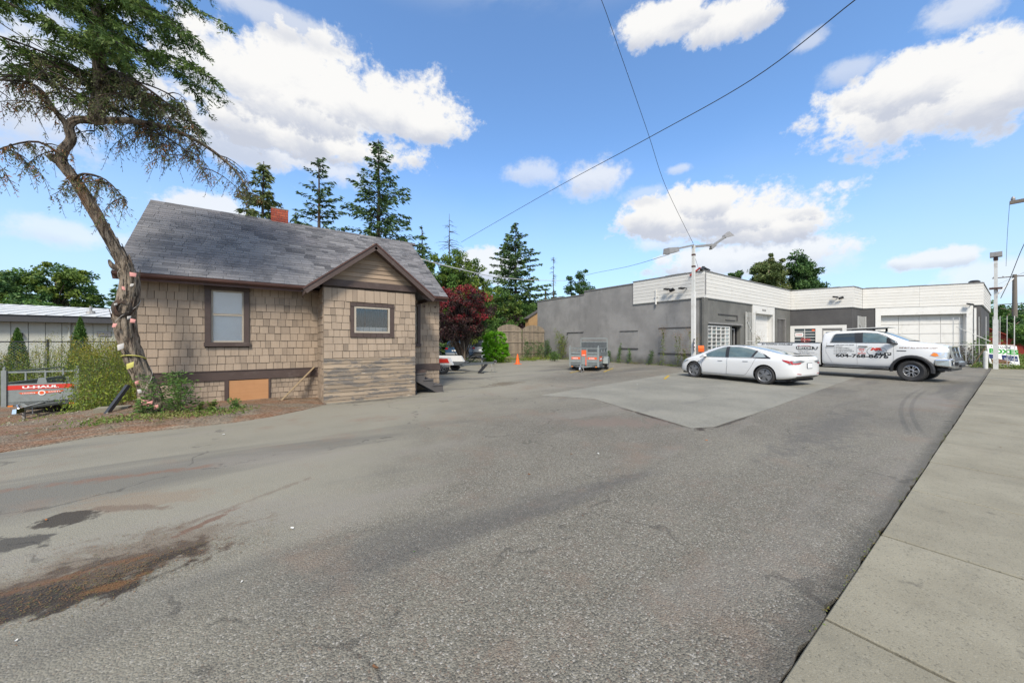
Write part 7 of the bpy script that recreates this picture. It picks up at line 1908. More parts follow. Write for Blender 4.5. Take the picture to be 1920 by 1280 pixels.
    if gate:
        m = MB(); x = -Ln - 0.02
        m.beam((x, -h, z0), (x, -h, z0 + gate), 0.05, 0.05); m.beam((x, h, z0), (x, h, z0 + gate), 0.05, 0.05); m.beam((x, -h, z0 + gate), (x, h, z0 + gate), 0.05, 0.06)
        m.beam((x, -h, z0 + gate - 0.22), (x, h, z0 + gate - 0.22), 0.04, 0.04); rg = m.build('ramp_gate', M['galv'], t, False)
        m = MB(); m.box(x - 0.01, x + 0.01, -h, h, z0, z0 + gate - 0.22); m.build('gate_panel', M['galvdark'], rg, False)
        for k in range(1, 6):
            m = MB(); y = -h + W * k / 6; m.beam((x + 0.025, y, z0), (x + 0.025, y, z0 + gate - 0.22), 0.03, 0.03); m.build('gate_bar', M['galvdark'], rg, False)
    else:
        side_panel('rear_panel', t, (-Ln, -h + 0.05), (-Ln, h - 0.05), z0, z0 + hp, 5)
    m = MB(); tz = z0 - 0.08
    m.beam((-0.3, 0, tz), (0.85, 0, tz - 0.04), 0.09, 0.10); m.beam((-0.1, -h * 0.6, tz), (0.55, 0, tz - 0.03), 0.05, 0.06); m.beam((-0.1, h * 0.6, tz), (0.55, 0, tz - 0.03), 0.05, 0.06); tg = m.build('tongue', M['galv'], t, False)
    m = MB(); m.hexa([(0.80, -0.05, tz - 0.12), (0.80, 0.05, tz - 0.12), (1.06, 0.04, tz - 0.12), (1.06, -0.04, tz - 0.12), (0.80, -0.05, tz + 0.02), (0.80, 0.05, tz + 0.02), (1.04, 0.035, tz), (1.04, -0.035, tz)]); m.beam((0.86, 0, tz), (0.95, 0, tz + 0.10), 0.03, 0.03); m.build('coupler', M['chrome'], tg, False)
    m = MB(); m.tube([(0.5, 0.05, tz - 0.04), (0.62, 0.12, tz - 0.20), (0.85, 0.08, tz - 0.22), (0.95, 0, tz - 0.1)], 0.013, 5); m.build('safety_chain', M['metalgrey'], tg, False)
    m = MB(); m.beam((0.70, 0, 0.02), (0.70, 0, tz), 0.045, 0.045); m.box(0.62, 0.78, -0.07, 0.07, 0, 0.02); m.build('jack', M['metalgrey'], tg, False)
    m = MB(); m.box(-0.02, 0.01, -h + 0.1, -h + 0.2, z0 - 0.13, z0 - 0.09); m.box(-0.02, 0.01, h - 0.2, h - 0.1, z0 - 0.13, z0 - 0.09); m.build('reflector', M['amber'], t, False)
    return t
cargo_trailer((-5.42, 16.45, -0.60), radians(-97), 1.50, 2.6, 'galvanised open trailer with a red U-HAUL band parked in the weeds at the left edge', 'plain', z0=0.42, hp=0.52, hr=0.86)
cargo_trailer((13.86, 13.05, 0.0), radians(211.9), 1.58, 3.0, 'grey open trailer with orange labels and a raised ramp gate beside the long grey wall', 'split', z0=0.34, hp=0.60, hr=0.86, gate=1.42)
# car hauler behind the house
ct = empty('car_trailer', (7.35, 16.75, 0), radians(-42), 'low tandem car hauling trailer with a white and red fender behind the house corner', 'trailer')
m = MB(); m.box(-2.6, 1.3, -0.9, -0.45, 0.42, 0.50); m.box(-2.6, 1.3, 0.45, 0.9, 0.42, 0.50); m.box(-2.6, -2.5, -0.9, 0.9, 0.34, 0.48); m.box(1.2, 1.3, -0.9, 0.9, 0.34, 0.48); m.build('deck', M['galvdark'], ct, False)
for s_ in (-1, 1):
    m = MB(); m.hexa([(-0.95, s_ * 0.95, 0.45), (0.95, s_ * 0.95, 0.45), (0.95, s_ * 1.22, 0.45), (-0.95, s_ * 1.22, 0.45), (-0.75, s_ * 0.95, 0.80), (0.75, s_ * 0.95, 0.80), (0.75, s_ * 1.20, 0.80), (-0.75, s_ * 1.20, 0.80)]); fd = m.build('fender', M['framewhite'], ct, False)
    m = MB(); m.hexa([(-0.10, s_ * 1.226, 0.55), (0.80, s_ * 1.226, 0.55), (0.80, s_ * 1.23, 0.55), (-0.1, s_ * 1.23, 0.55), (-0.10, s_ * 1.21, 0.75), (0.70, s_ * 1.21, 0.75), (0.70, s_ * 1.222, 0.75), (-0.10, s_ * 1.222, 0.75)]); m.build('red_label', M['redpaint'], fd, False)
    for x in (-0.42, 0.42): wheel(ct, x, s_ * 1.07, 0.31, 0.2, 0.18, s_, 'car')
    m = MB(); m.box(0.4, 0.8, s_ * 1.1, s_ * 1.18, 0.36, 0.44); m.build('marker_lamp', M['clearlens'], ct, False)
m = MB(); m.beam((1.2, -0.8, 0.42), (2.35, 0, 0.48), 0.09, 0.10); m.beam((1.2, 0.8, 0.42), (2.35, 0, 0.48), 0.09, 0.10); m.beam((2.2, 0, 0.48), (2.75, 0, 0.50), 0.1, 0.1); m.beam((1.2, 0, 0.44), (2.3, 0, 0.48), 0.05, 0.05); m.build('tongue', M['galvdark'], ct, False)
m = MB(); m.beam((2.10, 0.10, 0.10), (2.10, 0.10, 0.86), 0.06, 0.06); m.beam((2.10, 0.10, 0.86), (2.22, 0.10, 0.90), 0.04, 0.04); m.build('jack', M['galv'], ct, False)
m = MB(); m.beam((2.35, 0.0, 0.42), (2.05, -0.35, 0.04), 0.16, 0.07); m.beam((2.0, -0.40, 0.02), (2.30, -0.45, 0.02), 0.10, 0.04); m.build('prop_leg', M['blackplastic'], ct, False)
m = MB(); m.lathe([(0.09, -0.06), (0.10, 0), (0.09, 0.06), (0, 0.07)], (2.78, 0, 0.54), 'y', 10); m.tube([(2.7, 0.05, 0.45), (2.78, 0.10, 0.15), (2.70, 0.12, 0.04)], 0.012, 5); m.tube([(2.6, -0.05, 0.45), (2.66, -0.10, 0.2), (2.58, -0.05, 0.06)], 0.012, 5); m.build('chain', M['metalgrey'], ct, False)
m = MB(); m.tube([(1.3, -0.3, 0.52), (1.6, 0.1, 0.80), (2.0, 0.2, 0.84), (2.2, -0.1, 0.66)], 0.03, 6); m.tube([(1.4, 0.2, 0.5), (1.9, -0.1, 0.78), (2.3, 0.1, 0.7)], 0.025, 6); m.build('hose', M['blackplastic'], ct, False)

# ================================================================ TREES AND PLANTS
def rdir(n):
    v = rng.normal(size=(n, 3)); return v / np.linalg.norm(v, axis=1, keepdims=True)
def trunk_tube(name, pts, rad, mat, parent, n=10, wob=0.0):
    m = MB(); m.tube(pts, rad, n, wob=wob); return m.build(name, M[mat], parent, smooth='all')
def conifer(x, y, z0, h, R, lab, mat='lf_spruce', n=9000, leaf=0.30, droop=0.35, bare=0.1, lean=(0, 0), power=0.85, gaps=0.35, name='spruce_tree', cat='tree', group=None, lw=0.32, seed=0, base=-0.7, whorls=None, jag=0.35):
    """conifer: tapered trunk, whorls of limbs, needles hanging in sprays along each limb"""
    rs = np.random.default_rng(1000 + seed); rr = random.Random(seed)
    t = empty(name, (x, y, base), 0, lab, cat, group)
    top = Vector((x + lean[0], y + lean[1], h))
    def axis(u): return Vector((x, y, base)).lerp(top, u) + Vector((sin(u * 5 + seed) * 0.02 * h * 0.3, cos(u * 4 + seed) * 0.005 * h, 0))
    rt = 0.016 * h + 0.04
    trunk_tube('trunk', [axis(i / 12) for i in range(13)], [rt * (1 - 0.95 * i / 12) + 0.01 for i in range(13)], 'twig', t, 8)
    u0 = max(0.02, (z0 - base) / (h - base))
    nw = whorls or int((h - z0) / 0.42)
    br = MB(); C_, D_, T_, L_ = [], [], [], []
    per = n / (nw * 6)
    for k in range(nw):
        f = (k + rr.random() * 0.8) / nw
        u = u0 + (1 - u0) * f
        a_ = axis(u); Rk = R * (1 - f) ** power + 0.12
        nb = 5 if f > 0.8 else 7
        for j in range(nb):
            if rr.random() < gaps * 0.5: continue
            az_ = 2 * pi * (j + rr.random() * 0.7) / nb + k * 1.3
            ln = Rk * rr.uniform(1 - jag, 1 + jag * 0.45)
            d = Vector((cos(az_), sin(az_), 0))
            rise = 0.55 * f + 0.10
            P_ = []
            for q in range(6):
                s_ = q / 5
                P_.append(a_ + d * (ln * s_) + Vector((0, 0, ln * (rise * s_ - droop * 1.2 * s_ * s_ + droop * 0.35 * s_ ** 4))))
            br.tube(P_, [0.012 * h * 0.18 * (1 - q / 5) * (1 - f * 0.6) + 0.006 for q in range(6)], 4, caps=False)
            m_ = max(6, int(per * (ln / (R * 0.55 + 0.1))))
            s_ = rs.uniform(0.12, 1.0, m_) ** 0.75
            idx = np.minimum((s_ * 5).astype(int), 4); fr = s_ * 5 - idx
            A = np.array([p[:] for p in P_]); c = A[idx] * (1 - fr[:, None]) + A[idx + 1] * fr[:, None]
            side = np.array([-d.y, d.x, 0]); w_ = rs.normal(size=(m_, 1)) * (0.16 * ln * (1.08 - s_[:, None])) + rs.normal(size=(m_, 1)) * 0.05
            c = c + side * w_ + rs.normal(size=(m_, 3)) * 0.04; c[:, 2] -= np.abs(rs.normal(size=m_)) * leaf * 0.45 * (0.4 + droop)
            dd = np.array([d.x, d.y, 0]) * rs.uniform(0.2, 1.0, (m_, 1)) + side * np.sign(w_) * rs.uniform(0.1, 0.9, (m_, 1)) + np.array([0, 0, -1]) * rs.uniform(-0.1, 0.9, (m_, 1)) * (0.4 + droop)
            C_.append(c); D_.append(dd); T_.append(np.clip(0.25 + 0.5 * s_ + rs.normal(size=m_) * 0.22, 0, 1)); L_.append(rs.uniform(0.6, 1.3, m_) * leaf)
    br.build('limbs', M['twig'], t, fix=False)
    L_ = np.concatenate(L_)
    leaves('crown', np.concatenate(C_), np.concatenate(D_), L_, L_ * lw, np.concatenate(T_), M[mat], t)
    return t
def broadleaf(x, y, h, blobs, lab, mat='lf_green', n=9000, leaf=0.16, name='leafy_tree', cat='tree', trunk=0.14, seed=0, base=-0.7, group=None, clump=0.45, nclump=60, hang=0.2, tone_up=0.0, skin=0.55, limbs=True, mat2=None, frac2=0.0):
    """blobs: (dx, dy, z, rx, ry, rz) lobes of the crown; leaves gather in clumps inside them"""
    rs = np.random.default_rng(2000 + seed); rr = random.Random(seed)
    t = empty(name, (x, y, base), 0, lab, cat, group)
    vol = np.array([b[3] * b[4] * b[5] for b in blobs]); vol = vol / vol.sum()
    K = nclump
    bi = rs.choice(len(blobs), K, p=vol)
    B = np.array(blobs)[bi]
    d = rs.normal(size=(K, 3)); d /= np.linalg.norm(d, axis=1, keepdims=True)
    rad = rs.uniform(skin, 1.05, (K, 1))
    cc = np.array([x, y, 0]) + B[:, :3] + d * rad * B[:, 3:6]
    pts = [Vector((x, y, base)), Vector((x + rr.uniform(-.1, .1), y, base + (h - base) * 0.25)), Vector((x + B[:, 0].mean() * 0.5, y, base + (h - base) * 0.55)), Vector((x + B[:, 0].mean(), y + B[:, 1].mean(), base + (h - base) * 0.85))]
    trunk_tube('trunk', pts, [trunk, trunk * 0.8, trunk * 0.5, trunk * 0.15], 'bark', t, 8)
    if limbs:
        m = MB()
        for i in range(0, K, 2):
            c = Vector(cc[i]); u = max(0.15, min(0.8, (c.z - base) / (h - base) - 0.3)); k = min(2, int(u * 3)); a = pts[k].lerp(pts[k + 1], u * 3 - k)
            mid = a.lerp(c, 0.5) + Vector((0, 0, 0.12 * (c - a).length)); m.tube([a, mid, c], [trunk * 0.22, trunk * 0.12, 0.008], 4, caps=False)
        m.build('limbs', M['twig'], t, fix=False)
    per = n // K
    sz = rs.uniform(0.55, 1.4, K) * clump
    c = np.repeat(cc, per, 0); q = rs.normal(size=(K * per, 3)); q /= (np.linalg.norm(q, axis=1, keepdims=True) + 1e-9)
    q *= rs.uniform(0.15, 1.0, (K * per, 1)) ** 0.6; q *= np.repeat(sz, per)[:, None]; q[:, 2] *= 0.75
    c = c + q
    dd = q / (np.linalg.norm(q, axis=1, keepdims=True) + 1e-9) + rs.normal(size=(K * per, 3)) * 0.7; dd[:, 2] -= hang
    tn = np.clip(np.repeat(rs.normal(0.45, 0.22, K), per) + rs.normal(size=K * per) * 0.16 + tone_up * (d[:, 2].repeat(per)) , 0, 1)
    L_ = rs.uniform(0.6, 1.35, K * per) * leaf
    if mat2 is not None:
        pick = np.repeat(rs.random(K) < frac2, per)
        leaves('crown', c[~pick], dd[~pick], L_[~pick], L_[~pick] * 0.55, tn[~pick], M[mat], t)
        leaves('crown', c[pick], dd[pick], L_[pick], L_[pick] * 0.55, tn[pick], M[mat2], t)
    else: leaves('crown', c, dd, L_, L_ * 0.55, tn, M[mat], t)
    return t
def snag(x, y, h, lab, seed=0, base=-0.7, reach=2.6, r=0.13, z0=0.45):
    rr = random.Random(seed); t = empty('dead_tree', (x, y, base), 0, lab, 'dead tree')
    trunk_tube('trunk', [(x, y, base + (h - base) * i / 10) for i in range(11)], [r * (1 - 0.93 * i / 10) for i in range(11)], 'twig', t, 7)
    m = MB()
    for k in range(46):
        f = rr.uniform(z0, 0.99); z = base + (h - base) * f; a = rr.uniform(0, 2 * pi); ln = reach * (1 - f) ** 0.8 * rr.uniform(0.5, 1.15) + 0.25
        d = Vector((cos(a), sin(a), 0)); P_ = [Vector((x, y, z)) + d * ln * q / 5 + Vector((0, 0, ln * (0.15 * q / 5 - 0.30 * (q / 5) ** 2))) for q in range(6)]
        m.tube(P_, [0.028 * (1 - q / 5.5) for q in range(6)], 4, caps=False)
        for q in range(2, 6):
            e = P_[q - 1] + Vector((rr.uniform(-.3, .3), rr.uniform(-.3, .3), rr.uniform(-.3, 0.25))); m.tube([P_[q - 1], e], [0.012, 0.004], 3, caps=False)
    m.build('branches', M['twig'], t, fix=False)

# conifers behind the house
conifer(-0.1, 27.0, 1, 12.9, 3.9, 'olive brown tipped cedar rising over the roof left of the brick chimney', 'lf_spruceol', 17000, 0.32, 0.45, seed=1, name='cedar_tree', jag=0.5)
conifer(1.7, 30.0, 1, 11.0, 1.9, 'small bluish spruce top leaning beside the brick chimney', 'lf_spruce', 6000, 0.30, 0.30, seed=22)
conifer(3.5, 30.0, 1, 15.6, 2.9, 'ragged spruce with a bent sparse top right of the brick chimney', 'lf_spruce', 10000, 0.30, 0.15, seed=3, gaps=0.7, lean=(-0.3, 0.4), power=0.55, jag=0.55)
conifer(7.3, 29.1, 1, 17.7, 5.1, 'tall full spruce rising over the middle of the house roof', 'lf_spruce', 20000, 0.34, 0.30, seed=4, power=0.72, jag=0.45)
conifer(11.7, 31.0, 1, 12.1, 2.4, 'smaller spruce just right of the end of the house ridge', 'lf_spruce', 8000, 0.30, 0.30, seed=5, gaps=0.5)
snag(14.6, 31.4, 14.0, 'tall bare dead conifer above the dark red tree', seed=6, reach=4.5, r=0.2)
broadleaf(13.4, 27.6, 9.6, [(-1.6, 0, 7.0, 1.7, 1.5, 2.0), (0.3, 0, 7.6, 1.7, 1.5, 1.9), (1.8, 0, 7.0, 1.3, 1.4, 1.6), (0.2, 0, 5.2, 3.0, 2, 2.2)], 'loose yellow green leafy tree in front of the bare dead conifer', 'lf_yellow', 30000, 0.18, trunk=0.2, seed=7, nclump=280, clump=0.45, mat2='lf_green', frac2=0.5)
conifer(25.7, 35.7, 1.5, 16.4, 5.4, 'big broad dark spruce standing behind the wooden gates', 'lf_spruce', 19000, 0.40, 0.22, seed=8, power=0.62, gaps=0.45, jag=0.45, lw=0.36)
snag(30.9, 34.5, 12.8, 'thin bare dead trunk rising behind the grey wall', seed=9, reach=1.6, r=0.16, z0=0.5)
m = MB(); m.tube([(29.3, 34.2, 0), (29.3, 34.2, 8.0)], 0.12, 8); meta(m.build('bare_post', M['twig']), 'dark bare post standing behind the far end of the grey wall', 'post')
conifer(32.0, 35.6, 2, 8.6, 1.5, 'small dark conifer clump at the foot of the thin dead trunk', 'lf_dkgreen', 4000, 0.35, 0.3, seed=10)
broadleaf(35.4, 34.1, 12.0, [(-0.9, 0, 9.6, 1.5, 1.3, 1.5), (0.9, 0, 9.0, 1.2, 1.2, 1.2), (0.2, 0, 11.2, 1.0, 1.0, 1.1), (0.0, 0, 7.6, 2.2, 1.6, 1.4)], 'open dark leafy tree above the parapet step of the grey wall', 'lf_dkgreen', 8000, 0.22, trunk=0.2, seed=11, nclump=55, clump=0.5)
broadleaf(70.0, 23.6, 17.4, [(-1.6, 0, 12.4, 2.6, 2.4, 2.6), (1.4, 0, 13.8, 2.4, 2.2, 2.6), (0, 0, 10, 3.4, 2.6, 3.2)], 'left of two dark trees rising behind the white parapet', 'lf_spruceol', 22000, 0.36, trunk=0.35, seed=12, nclump=180, clump=0.8, skin=0.3)
broadleaf(75.0, 20.4, 17.3, [(-1.4, 0, 14.3, 2.1, 2, 2.4), (1.8, 0, 12.6, 2.4, 2.2, 2.6), (0, 0, 10, 3.6, 2.6, 3.2)], 'right of two dark trees rising behind the white parapet', 'lf_dkgreen', 22000, 0.36, trunk=0.35, seed=13, nclump=180, clump=0.8, skin=0.3)
broadleaf(65.8, 27.1, 13.7, [(0, 0, 12.3, 1.3, 1.2, 1.3)], 'tip of a small tree just showing over the white parapet', 'lf_dkgreen', 2500, 0.3, trunk=0.2, seed=14, nclump=24, clump=0.5)
# red plum and the greenery behind the lot
broadleaf(10.35, 20.2, 5.5, [(-0.9, 0, 3.3, 1.5, 1.5, 1.7), (0.9, 0.2, 3.4, 1.25, 1.4, 1.5), (0.1, 0, 4.2, 1.3, 1.2, 1.1), (0.0, 0, 2.75, 1.7, 1.4, 0.9)], 'dark purple red plum tree at the back of the lot beside the house', 'lf_red', 26000, 0.115, trunk=0.16, seed=15, nclump=240, clump=0.30, name='plum_tree', skin=0.45, tone_up=0.28)
broadleaf(19.2, 33.0, 6.6, [(-2.4, 0, 5.6, 2.4, 2, 2.0), (0.6, 0, 5.8, 2.4, 2, 1.9), (0, 0, 3.4, 4.0, 2, 2.4), (3.4, 0, 5.0, 2.2, 2, 1.8)], 'yellow green tree mass right of the dark red tree', 'lf_yellow', 24000, 0.20, trunk=0.2, seed=16, nclump=220, clump=0.5, mat2='lf_green', frac2=0.55)
conifer(21.4, 36.4, 1, 9.2, 1.8, 'small pointed conifer behind the yellow green trees', 'lf_spruceol', 5000, 0.3, 0.3, seed=17)
conifer(18.4, 37.4, 1, 9.6, 1.8, 'slim conifer tip between the red tree and the big spruce', 'lf_spruceol', 4500, 0.3, 0.3, seed=18)
broadleaf(22.3, 33.2, 5.2, [(-1, 0, 3.6, 1.9, 1.6, 1.5), (1.2, 0, 3.2, 1.6, 1.5, 1.4)], 'dull purple leaved shrub behind the left wooden gate', 'lf_purple', 8000, 0.17, trunk=0.12, seed=19, nclump=80, clump=0.42, name='purple_shrub', cat='shrub')
broadleaf(24.9, 32.6, 6.3, [(-0.8, 0, 4.5, 1.7, 1.5, 1.4), (1.0, 0, 4.3, 1.8, 1.6, 1.5)], 'round bright green maple behind the ochre shed', 'lf_green', 10000, 0.18, trunk=0.14, seed=20, nclump=80, clump=0.5)
broadleaf(28.2, 34.0, 5.4, [(0, 0, 3.8, 2.0, 1.5, 1.6)], 'dark green bush behind the peak of the ochre shed', 'lf_dkgreen', 6000, 0.2, trunk=0.12, seed=21, nclump=50, clump=0.5, name='green_bush', cat='bush')
broadleaf(16.2, 28.4, 4.4, [(-0.6, 0, 2.6, 1.6, 1.3, 1.5), (1.0, 0, 2.0, 1.5, 1.3, 1.4)], 'leafy green bush between the parked cars and the wooden gate', 'lf_green', 10000, 0.15, trunk=0.08, seed=23, nclump=100, clump=0.36, name='green_bush', cat='bush', mat2='lf_yellow', frac2=0.4)
broadleaf(19.4, 28.6, 4.2, [(-0.5, 0, 2.7, 1.5, 1.3, 1.3), (1.3, 0, 2.2, 1.3, 1.2, 1.2)], 'mid green bush directly behind the left gate leaf', 'lf_green', 8000, 0.16, trunk=0.08, seed=24, nclump=80, clump=0.38, name='green_bush', cat='bush')
broadleaf(15.6, 36.5, 9.0, [(-1.8, 0, 7.0, 2.6, 2, 2.4), (1.8, 0, 6.6, 2.8, 2, 2.3), (0, 0, 4.0, 4.2, 2, 2.8)], 'tall dense green tree wall behind the dark red tree', 'lf_green', 24000, 0.24, trunk=0.25, seed=25, nclump=220, clump=0.6)
broadleaf(7.6, 33.0, 7.2, [(-1.8, 0, 4.8, 2.4, 2, 2.0), (1.8, 0, 4.2, 2.4, 2, 2.0)], 'green tree standing behind the right end of the house', 'lf_dkgreen', 8000, 0.24, trunk=0.2, seed=26, nclump=80, clump=0.6)
broadleaf(13.95, 22.0, 2.35, [(0, 0, 1.45, 0.95, 0.9, 0.9), (0, 0, 0.75, 1.0, 0.9, 0.7)], 'rounded bright green cedar bush by the traffic cone', 'lf_bright', 30000, 0.085, trunk=0.06, seed=27, nclump=330, clump=0.155, name='round_bush', cat='bush', skin=0.80, base=0.0, limbs=False, hang=-0.5)
# left background
for i, (x, y, h, w_, lab, mt) in enumerate(((-25.4, 65.5, 11.6, 4.2, 'leftmost big leafy tree behind the low white building', 'lf_green'), (-18.9, 59.3, 11.3, 4.4, 'second big leafy tree above the low white building', 'lf_dkgreen'), (-31.5, 66, 10.4, 4.0, 'leafy tree at the very left edge behind the white building', 'lf_dkgreen'))):
    broadleaf(x, y, h, [(-w_ * 0.3, 0, h * 0.68, w_ * 0.55, 3, h * 0.17), (w_ * 0.35, 0, h * 0.72, w_ * 0.5, 3, h * 0.2), (w_ * 0.1, 0, h * 0.45, w_ * 0.85, 3, h * 0.26)], lab, mt, 18000, 0.30, trunk=0.35, seed=40 + i, nclump=130, clump=0.62, skin=0.3, mat2='lf_yellow', frac2=0.35)
for i, (x, y, h, lab, R) in enumerate(((-18.2, 67.8, 9.3, 'first pointed conifer right of the big leafy trees', 2.4), (-15.9, 66.6, 9.0, 'second pointed conifer right of the big leafy trees', 2.2), (-16.2, 75.0, 10.8, 'slender dark conifer beside the leaning trunk', 1.8), (-21.6, 70, 9.4, 'conifer between the two big leafy trees', 2.2))):
    conifer(x, y, 0, h, R, lab, 'lf_dkgreen', 6000, 0.42, 0.3, seed=50 + i)
rs = np.random.default_rng(5)
n = 42000; c = np.stack([rs.uniform(-46, -4, n), rs.uniform(52, 58, n), rs.uniform(-0.7, 1, n)], 1)
top = 4.4 + 1.1 * np.sin(c[:, 0] * 0.9) + 0.8 * np.sin(c[:, 0] * 2.1 + 1); c[:, 2] = -0.7 + (top + 0.7) * rs.uniform(0, 1, n) ** 0.7
hd = leaves('hedgerow', c, rs.normal(size=(n, 3)), rs.uniform(0.3, 0.6, n), rs.uniform(0.15, 0.3, n), rs.uniform(0, 1, n), M['lf_green'], kind='stuff'); hd['label'] = 'dense green hedgerow behind the low white building'
n = 60000; c = np.stack([rs.uniform(2, 40, n), rs.uniform(41, 47, n), rs.uniform(-0.7, 1, n)], 1)
top = 7.6 + 0.9 * np.sin(c[:, 0] * 0.7) + 0.7 * np.sin(c[:, 0] * 1.9 + 2); c[:, 2] = -0.7 + (top + 0.7) * rs.uniform(0, 1, n) ** 0.7
hd = leaves('woodland_edge', c, rs.normal(size=(n, 3)), rs.uniform(0.3, 0.6, n), rs.uniform(0.15, 0.3, n), rs.uniform(0, 1, n), M['lf_green'], kind='stuff'); hd['label'] = 'dark green woodland edge behind the back of the lot'
# right background
broadleaf(101, 2.4, 8.6, [(0, 0, 5.2, 3.0, 2.6, 3.0), (0, -3.0, 3.8, 3, 2.6, 2.6)], 'rounded green tree behind the white pole at right', 'lf_green', 12000, 0.36, trunk=0.3, seed=60, nclump=90, clump=0.8)
broadleaf(80.5, 0.7, 5.0, [(0, 0, 3.2, 2.4, 2.2, 1.7), (0, -2.2, 2.4, 2.4, 2, 1.6), (0, -3.4, 1.8, 2.0, 1.6, 1.6)], 'dense green hedge bushes in front of the red barn', 'lf_dkgreen', 12000, 0.3, trunk=0.2, seed=61, nclump=90, clump=0.6, name='green_bush', cat='bush')
broadleaf(66, -1.2, 3.6, [(0, 0, 2.4, 1.8, 1.3, 1.1), (1, -1.4, 1.6, 2.0, 1.2, 1.2)], 'sunlit green bush at the right edge beyond the banner', 'lf_green', 9000, 0.22, trunk=0.12, seed=62, nclump=70, clump=0.5, name='green_bush', cat='bush')
broadleaf(140, 2, 10, [(0, 0, 6, 5, 5, 4), (0, -7, 4, 5, 4, 3)], 'far off green trees at the end of the street', 'lf_dkgreen', 9000, 0.6, trunk=0.3, seed=63, nclump=70, clump=1.4)
# cone cedars along the fence
for i, (x, y, h, r, lab) in enumerate(((-8.9, 22.9, 2.55, 0.42, 'narrow green cone cedar at the left edge behind the fence'), (-8.2, 23.0, 2.05, 0.42, 'second cone cedar from the left behind the fence'), (-6.6, 23.2, 2.55, 0.46, 'cone cedar in the middle of the fence'), (-5.35, 23.4, 2.35, 0.46, 'cone cedar beside the leaning tree trunk'))):
    t = empty('cone_cedar', (x, y, -0.6), 0, lab, 'shrub', 'cone cedars along the chain link fence')
    rs = np.random.default_rng(70 + i); n = 9000; f = rs.uniform(0, 1, n) ** 1.25; a = rs.uniform(0, 2 * pi, n)
    bump = 1 + 0.20 * np.sin(a * 5 + f * 17 + i) + 0.12 * rs.normal(size=n)
    rr_ = r * (1 - f) ** 0.75 * bump * rs.uniform(0.75, 1.05, n)
    c = np.stack([x + rr_ * np.cos(a), y + rr_ * np.sin(a), -0.55 + (h + 0.6) * f], 1)
    d = np.stack([np.cos(a) * 0.5, np.sin(a) * 0.5, np.ones(n) * 0.9], 1) + rs.normal(size=(n, 3)) * 0.35
    m = MB(); m.tube([(x, y, -0.6), (x, y, h * 0.9)], [0.05, 0.02], 6); m.build('trunk', M['bark'], t)
    leaves('crown', c, d, rs.uniform(0.06, 0.13, n), rs.uniform(0.02, 0.045, n), np.clip(0.45 + 0.25 * rs.normal(size=n), 0, 1), M['lf_bright' if i < 0 else 'lf_green'], t)

# ---------------------------------------------------------------- the big leaning cedar
cedar = empty('leaning_cedar', (-1.83, 10.28, 0.0), 0, 'crooked leaning cedar with shaggy bark and pink ribbons in front of the house corner', 'tree')
RK = 0.68
TP = [(-1.78, 10.32, -0.12, 0.29), (-1.83, 10.3, 0.06, 0.235), (-1.93, 10.27, 0.45, 0.215), (-2.09, 10.23, 0.93, 0.205), (-2.25, 10.19, 1.47, 0.21), (-2.32, 10.14, 2.01, 0.225), (-2.25, 10.11, 2.43, 0.205), (-2.22, 10.08, 2.75, 0.185), (-2.28, 10.05, 3.06, 0.158), (-2.43, 10.02, 3.45, 0.137), (-2.58, 9.98, 3.82, 0.124), (-2.82, 9.92, 4.42, 0.114), (-3.03, 9.88, 4.80, 0.106), (-3.01, 9.86, 5.02, 0.100), (-2.91, 9.84, 5.26, 0.090), (-2.93, 9.81, 5.47, 0.085), (-2.82, 9.8, 5.62, 0.080), (-2.60, 9.81, 5.68, 0.085)]
TP = [(a, b, c, d * RK) for a, b, c, d in TP]
def dense(pts, k=4):
    P_ = [Vector(p) for p in pts]; out_ = []
    for i in range(len(P_) - 1):
        p0 = P_[max(i - 1, 0)]; p1 = P_[i]; p2 = P_[i + 1]; p3 = P_[min(i + 2, len(P_) - 1)]
        for j in range(k):
            t = j / k; out_.append(0.5 * ((2 * p1) + (p2 - p0) * t + (2 * p0 - 5 * p1 + 4 * p2 - p3) * t * t + (3 * p1 - p0 - 3 * p2 + p3) * t ** 3))
    return out_ + [P_[-1]]
def rag_tube(name, pr, mat, parent, n=20, k=6, amp=0.16, seed=0):
    """bark with real furrows: radius carved by noise stretched along the stem"""
    P_ = dense([p[:3] for p in pr], k); R_ = []
    for i in range(len(pr) - 1):
        for j in range(k): R_.append(pr[i][3] + (pr[i + 1][3] - pr[i][3]) * j / k)
    R_.append(pr[-1][3])
    vs = []; fs = []; prev = None; s_ = 0
    for i, p in enumerate(P_):
        if i: s_ += (P_[i] - P_[i - 1]).length
        d = (P_[min(i + 1, len(P_) - 1)] - P_[max(i - 1, 0)]).normalized()
        r = prev - d * prev.dot(d) if prev is not None else d.cross(Vector((0.31, 0.9, 0.12))); r.normalize(); prev = r; u = d.cross(r)
        for q in range(n):
            a = 2 * pi * q / n + s_ * 0.5
            f = noise.noise(Vector((cos(a) * 2.6, sin(a) * 2.6, s_ * 0.9 + seed))) * 1.1 + noise.noise(Vector((cos(a) * 6.5, sin(a) * 6.5, s_ * 2.4 + seed))) * 1.0
            vs.append(p + (r * cos(a) + u * sin(a)) * R_[i] * (1 + amp * f))
    for i in range(len(P_) - 1):
        for q in range(n): q2 = (q + 1) % n; fs.append((i * n + q, i * n + q2, (i + 1) * n + q2, (i + 1) * n + q))
    fs.append(tuple(range(n - 1, -1, -1))); fs.append(tuple((len(P_) - 1) * n + q for q in range(n)))
    m = MB(); m.add(vs, fs); return m.build(name, M[mat], parent, smooth='all')
tr_ = rag_tube('trunk', TP, 'bark', cedar, 36, 8, 0.22)
m = MB(); m.lathe([(0.10, -0.02), (0.17, 0.0), (0.19, 0.05), (0.12, 0.10), (0, 0.10)], (0, 0, 0), 'y', 16)
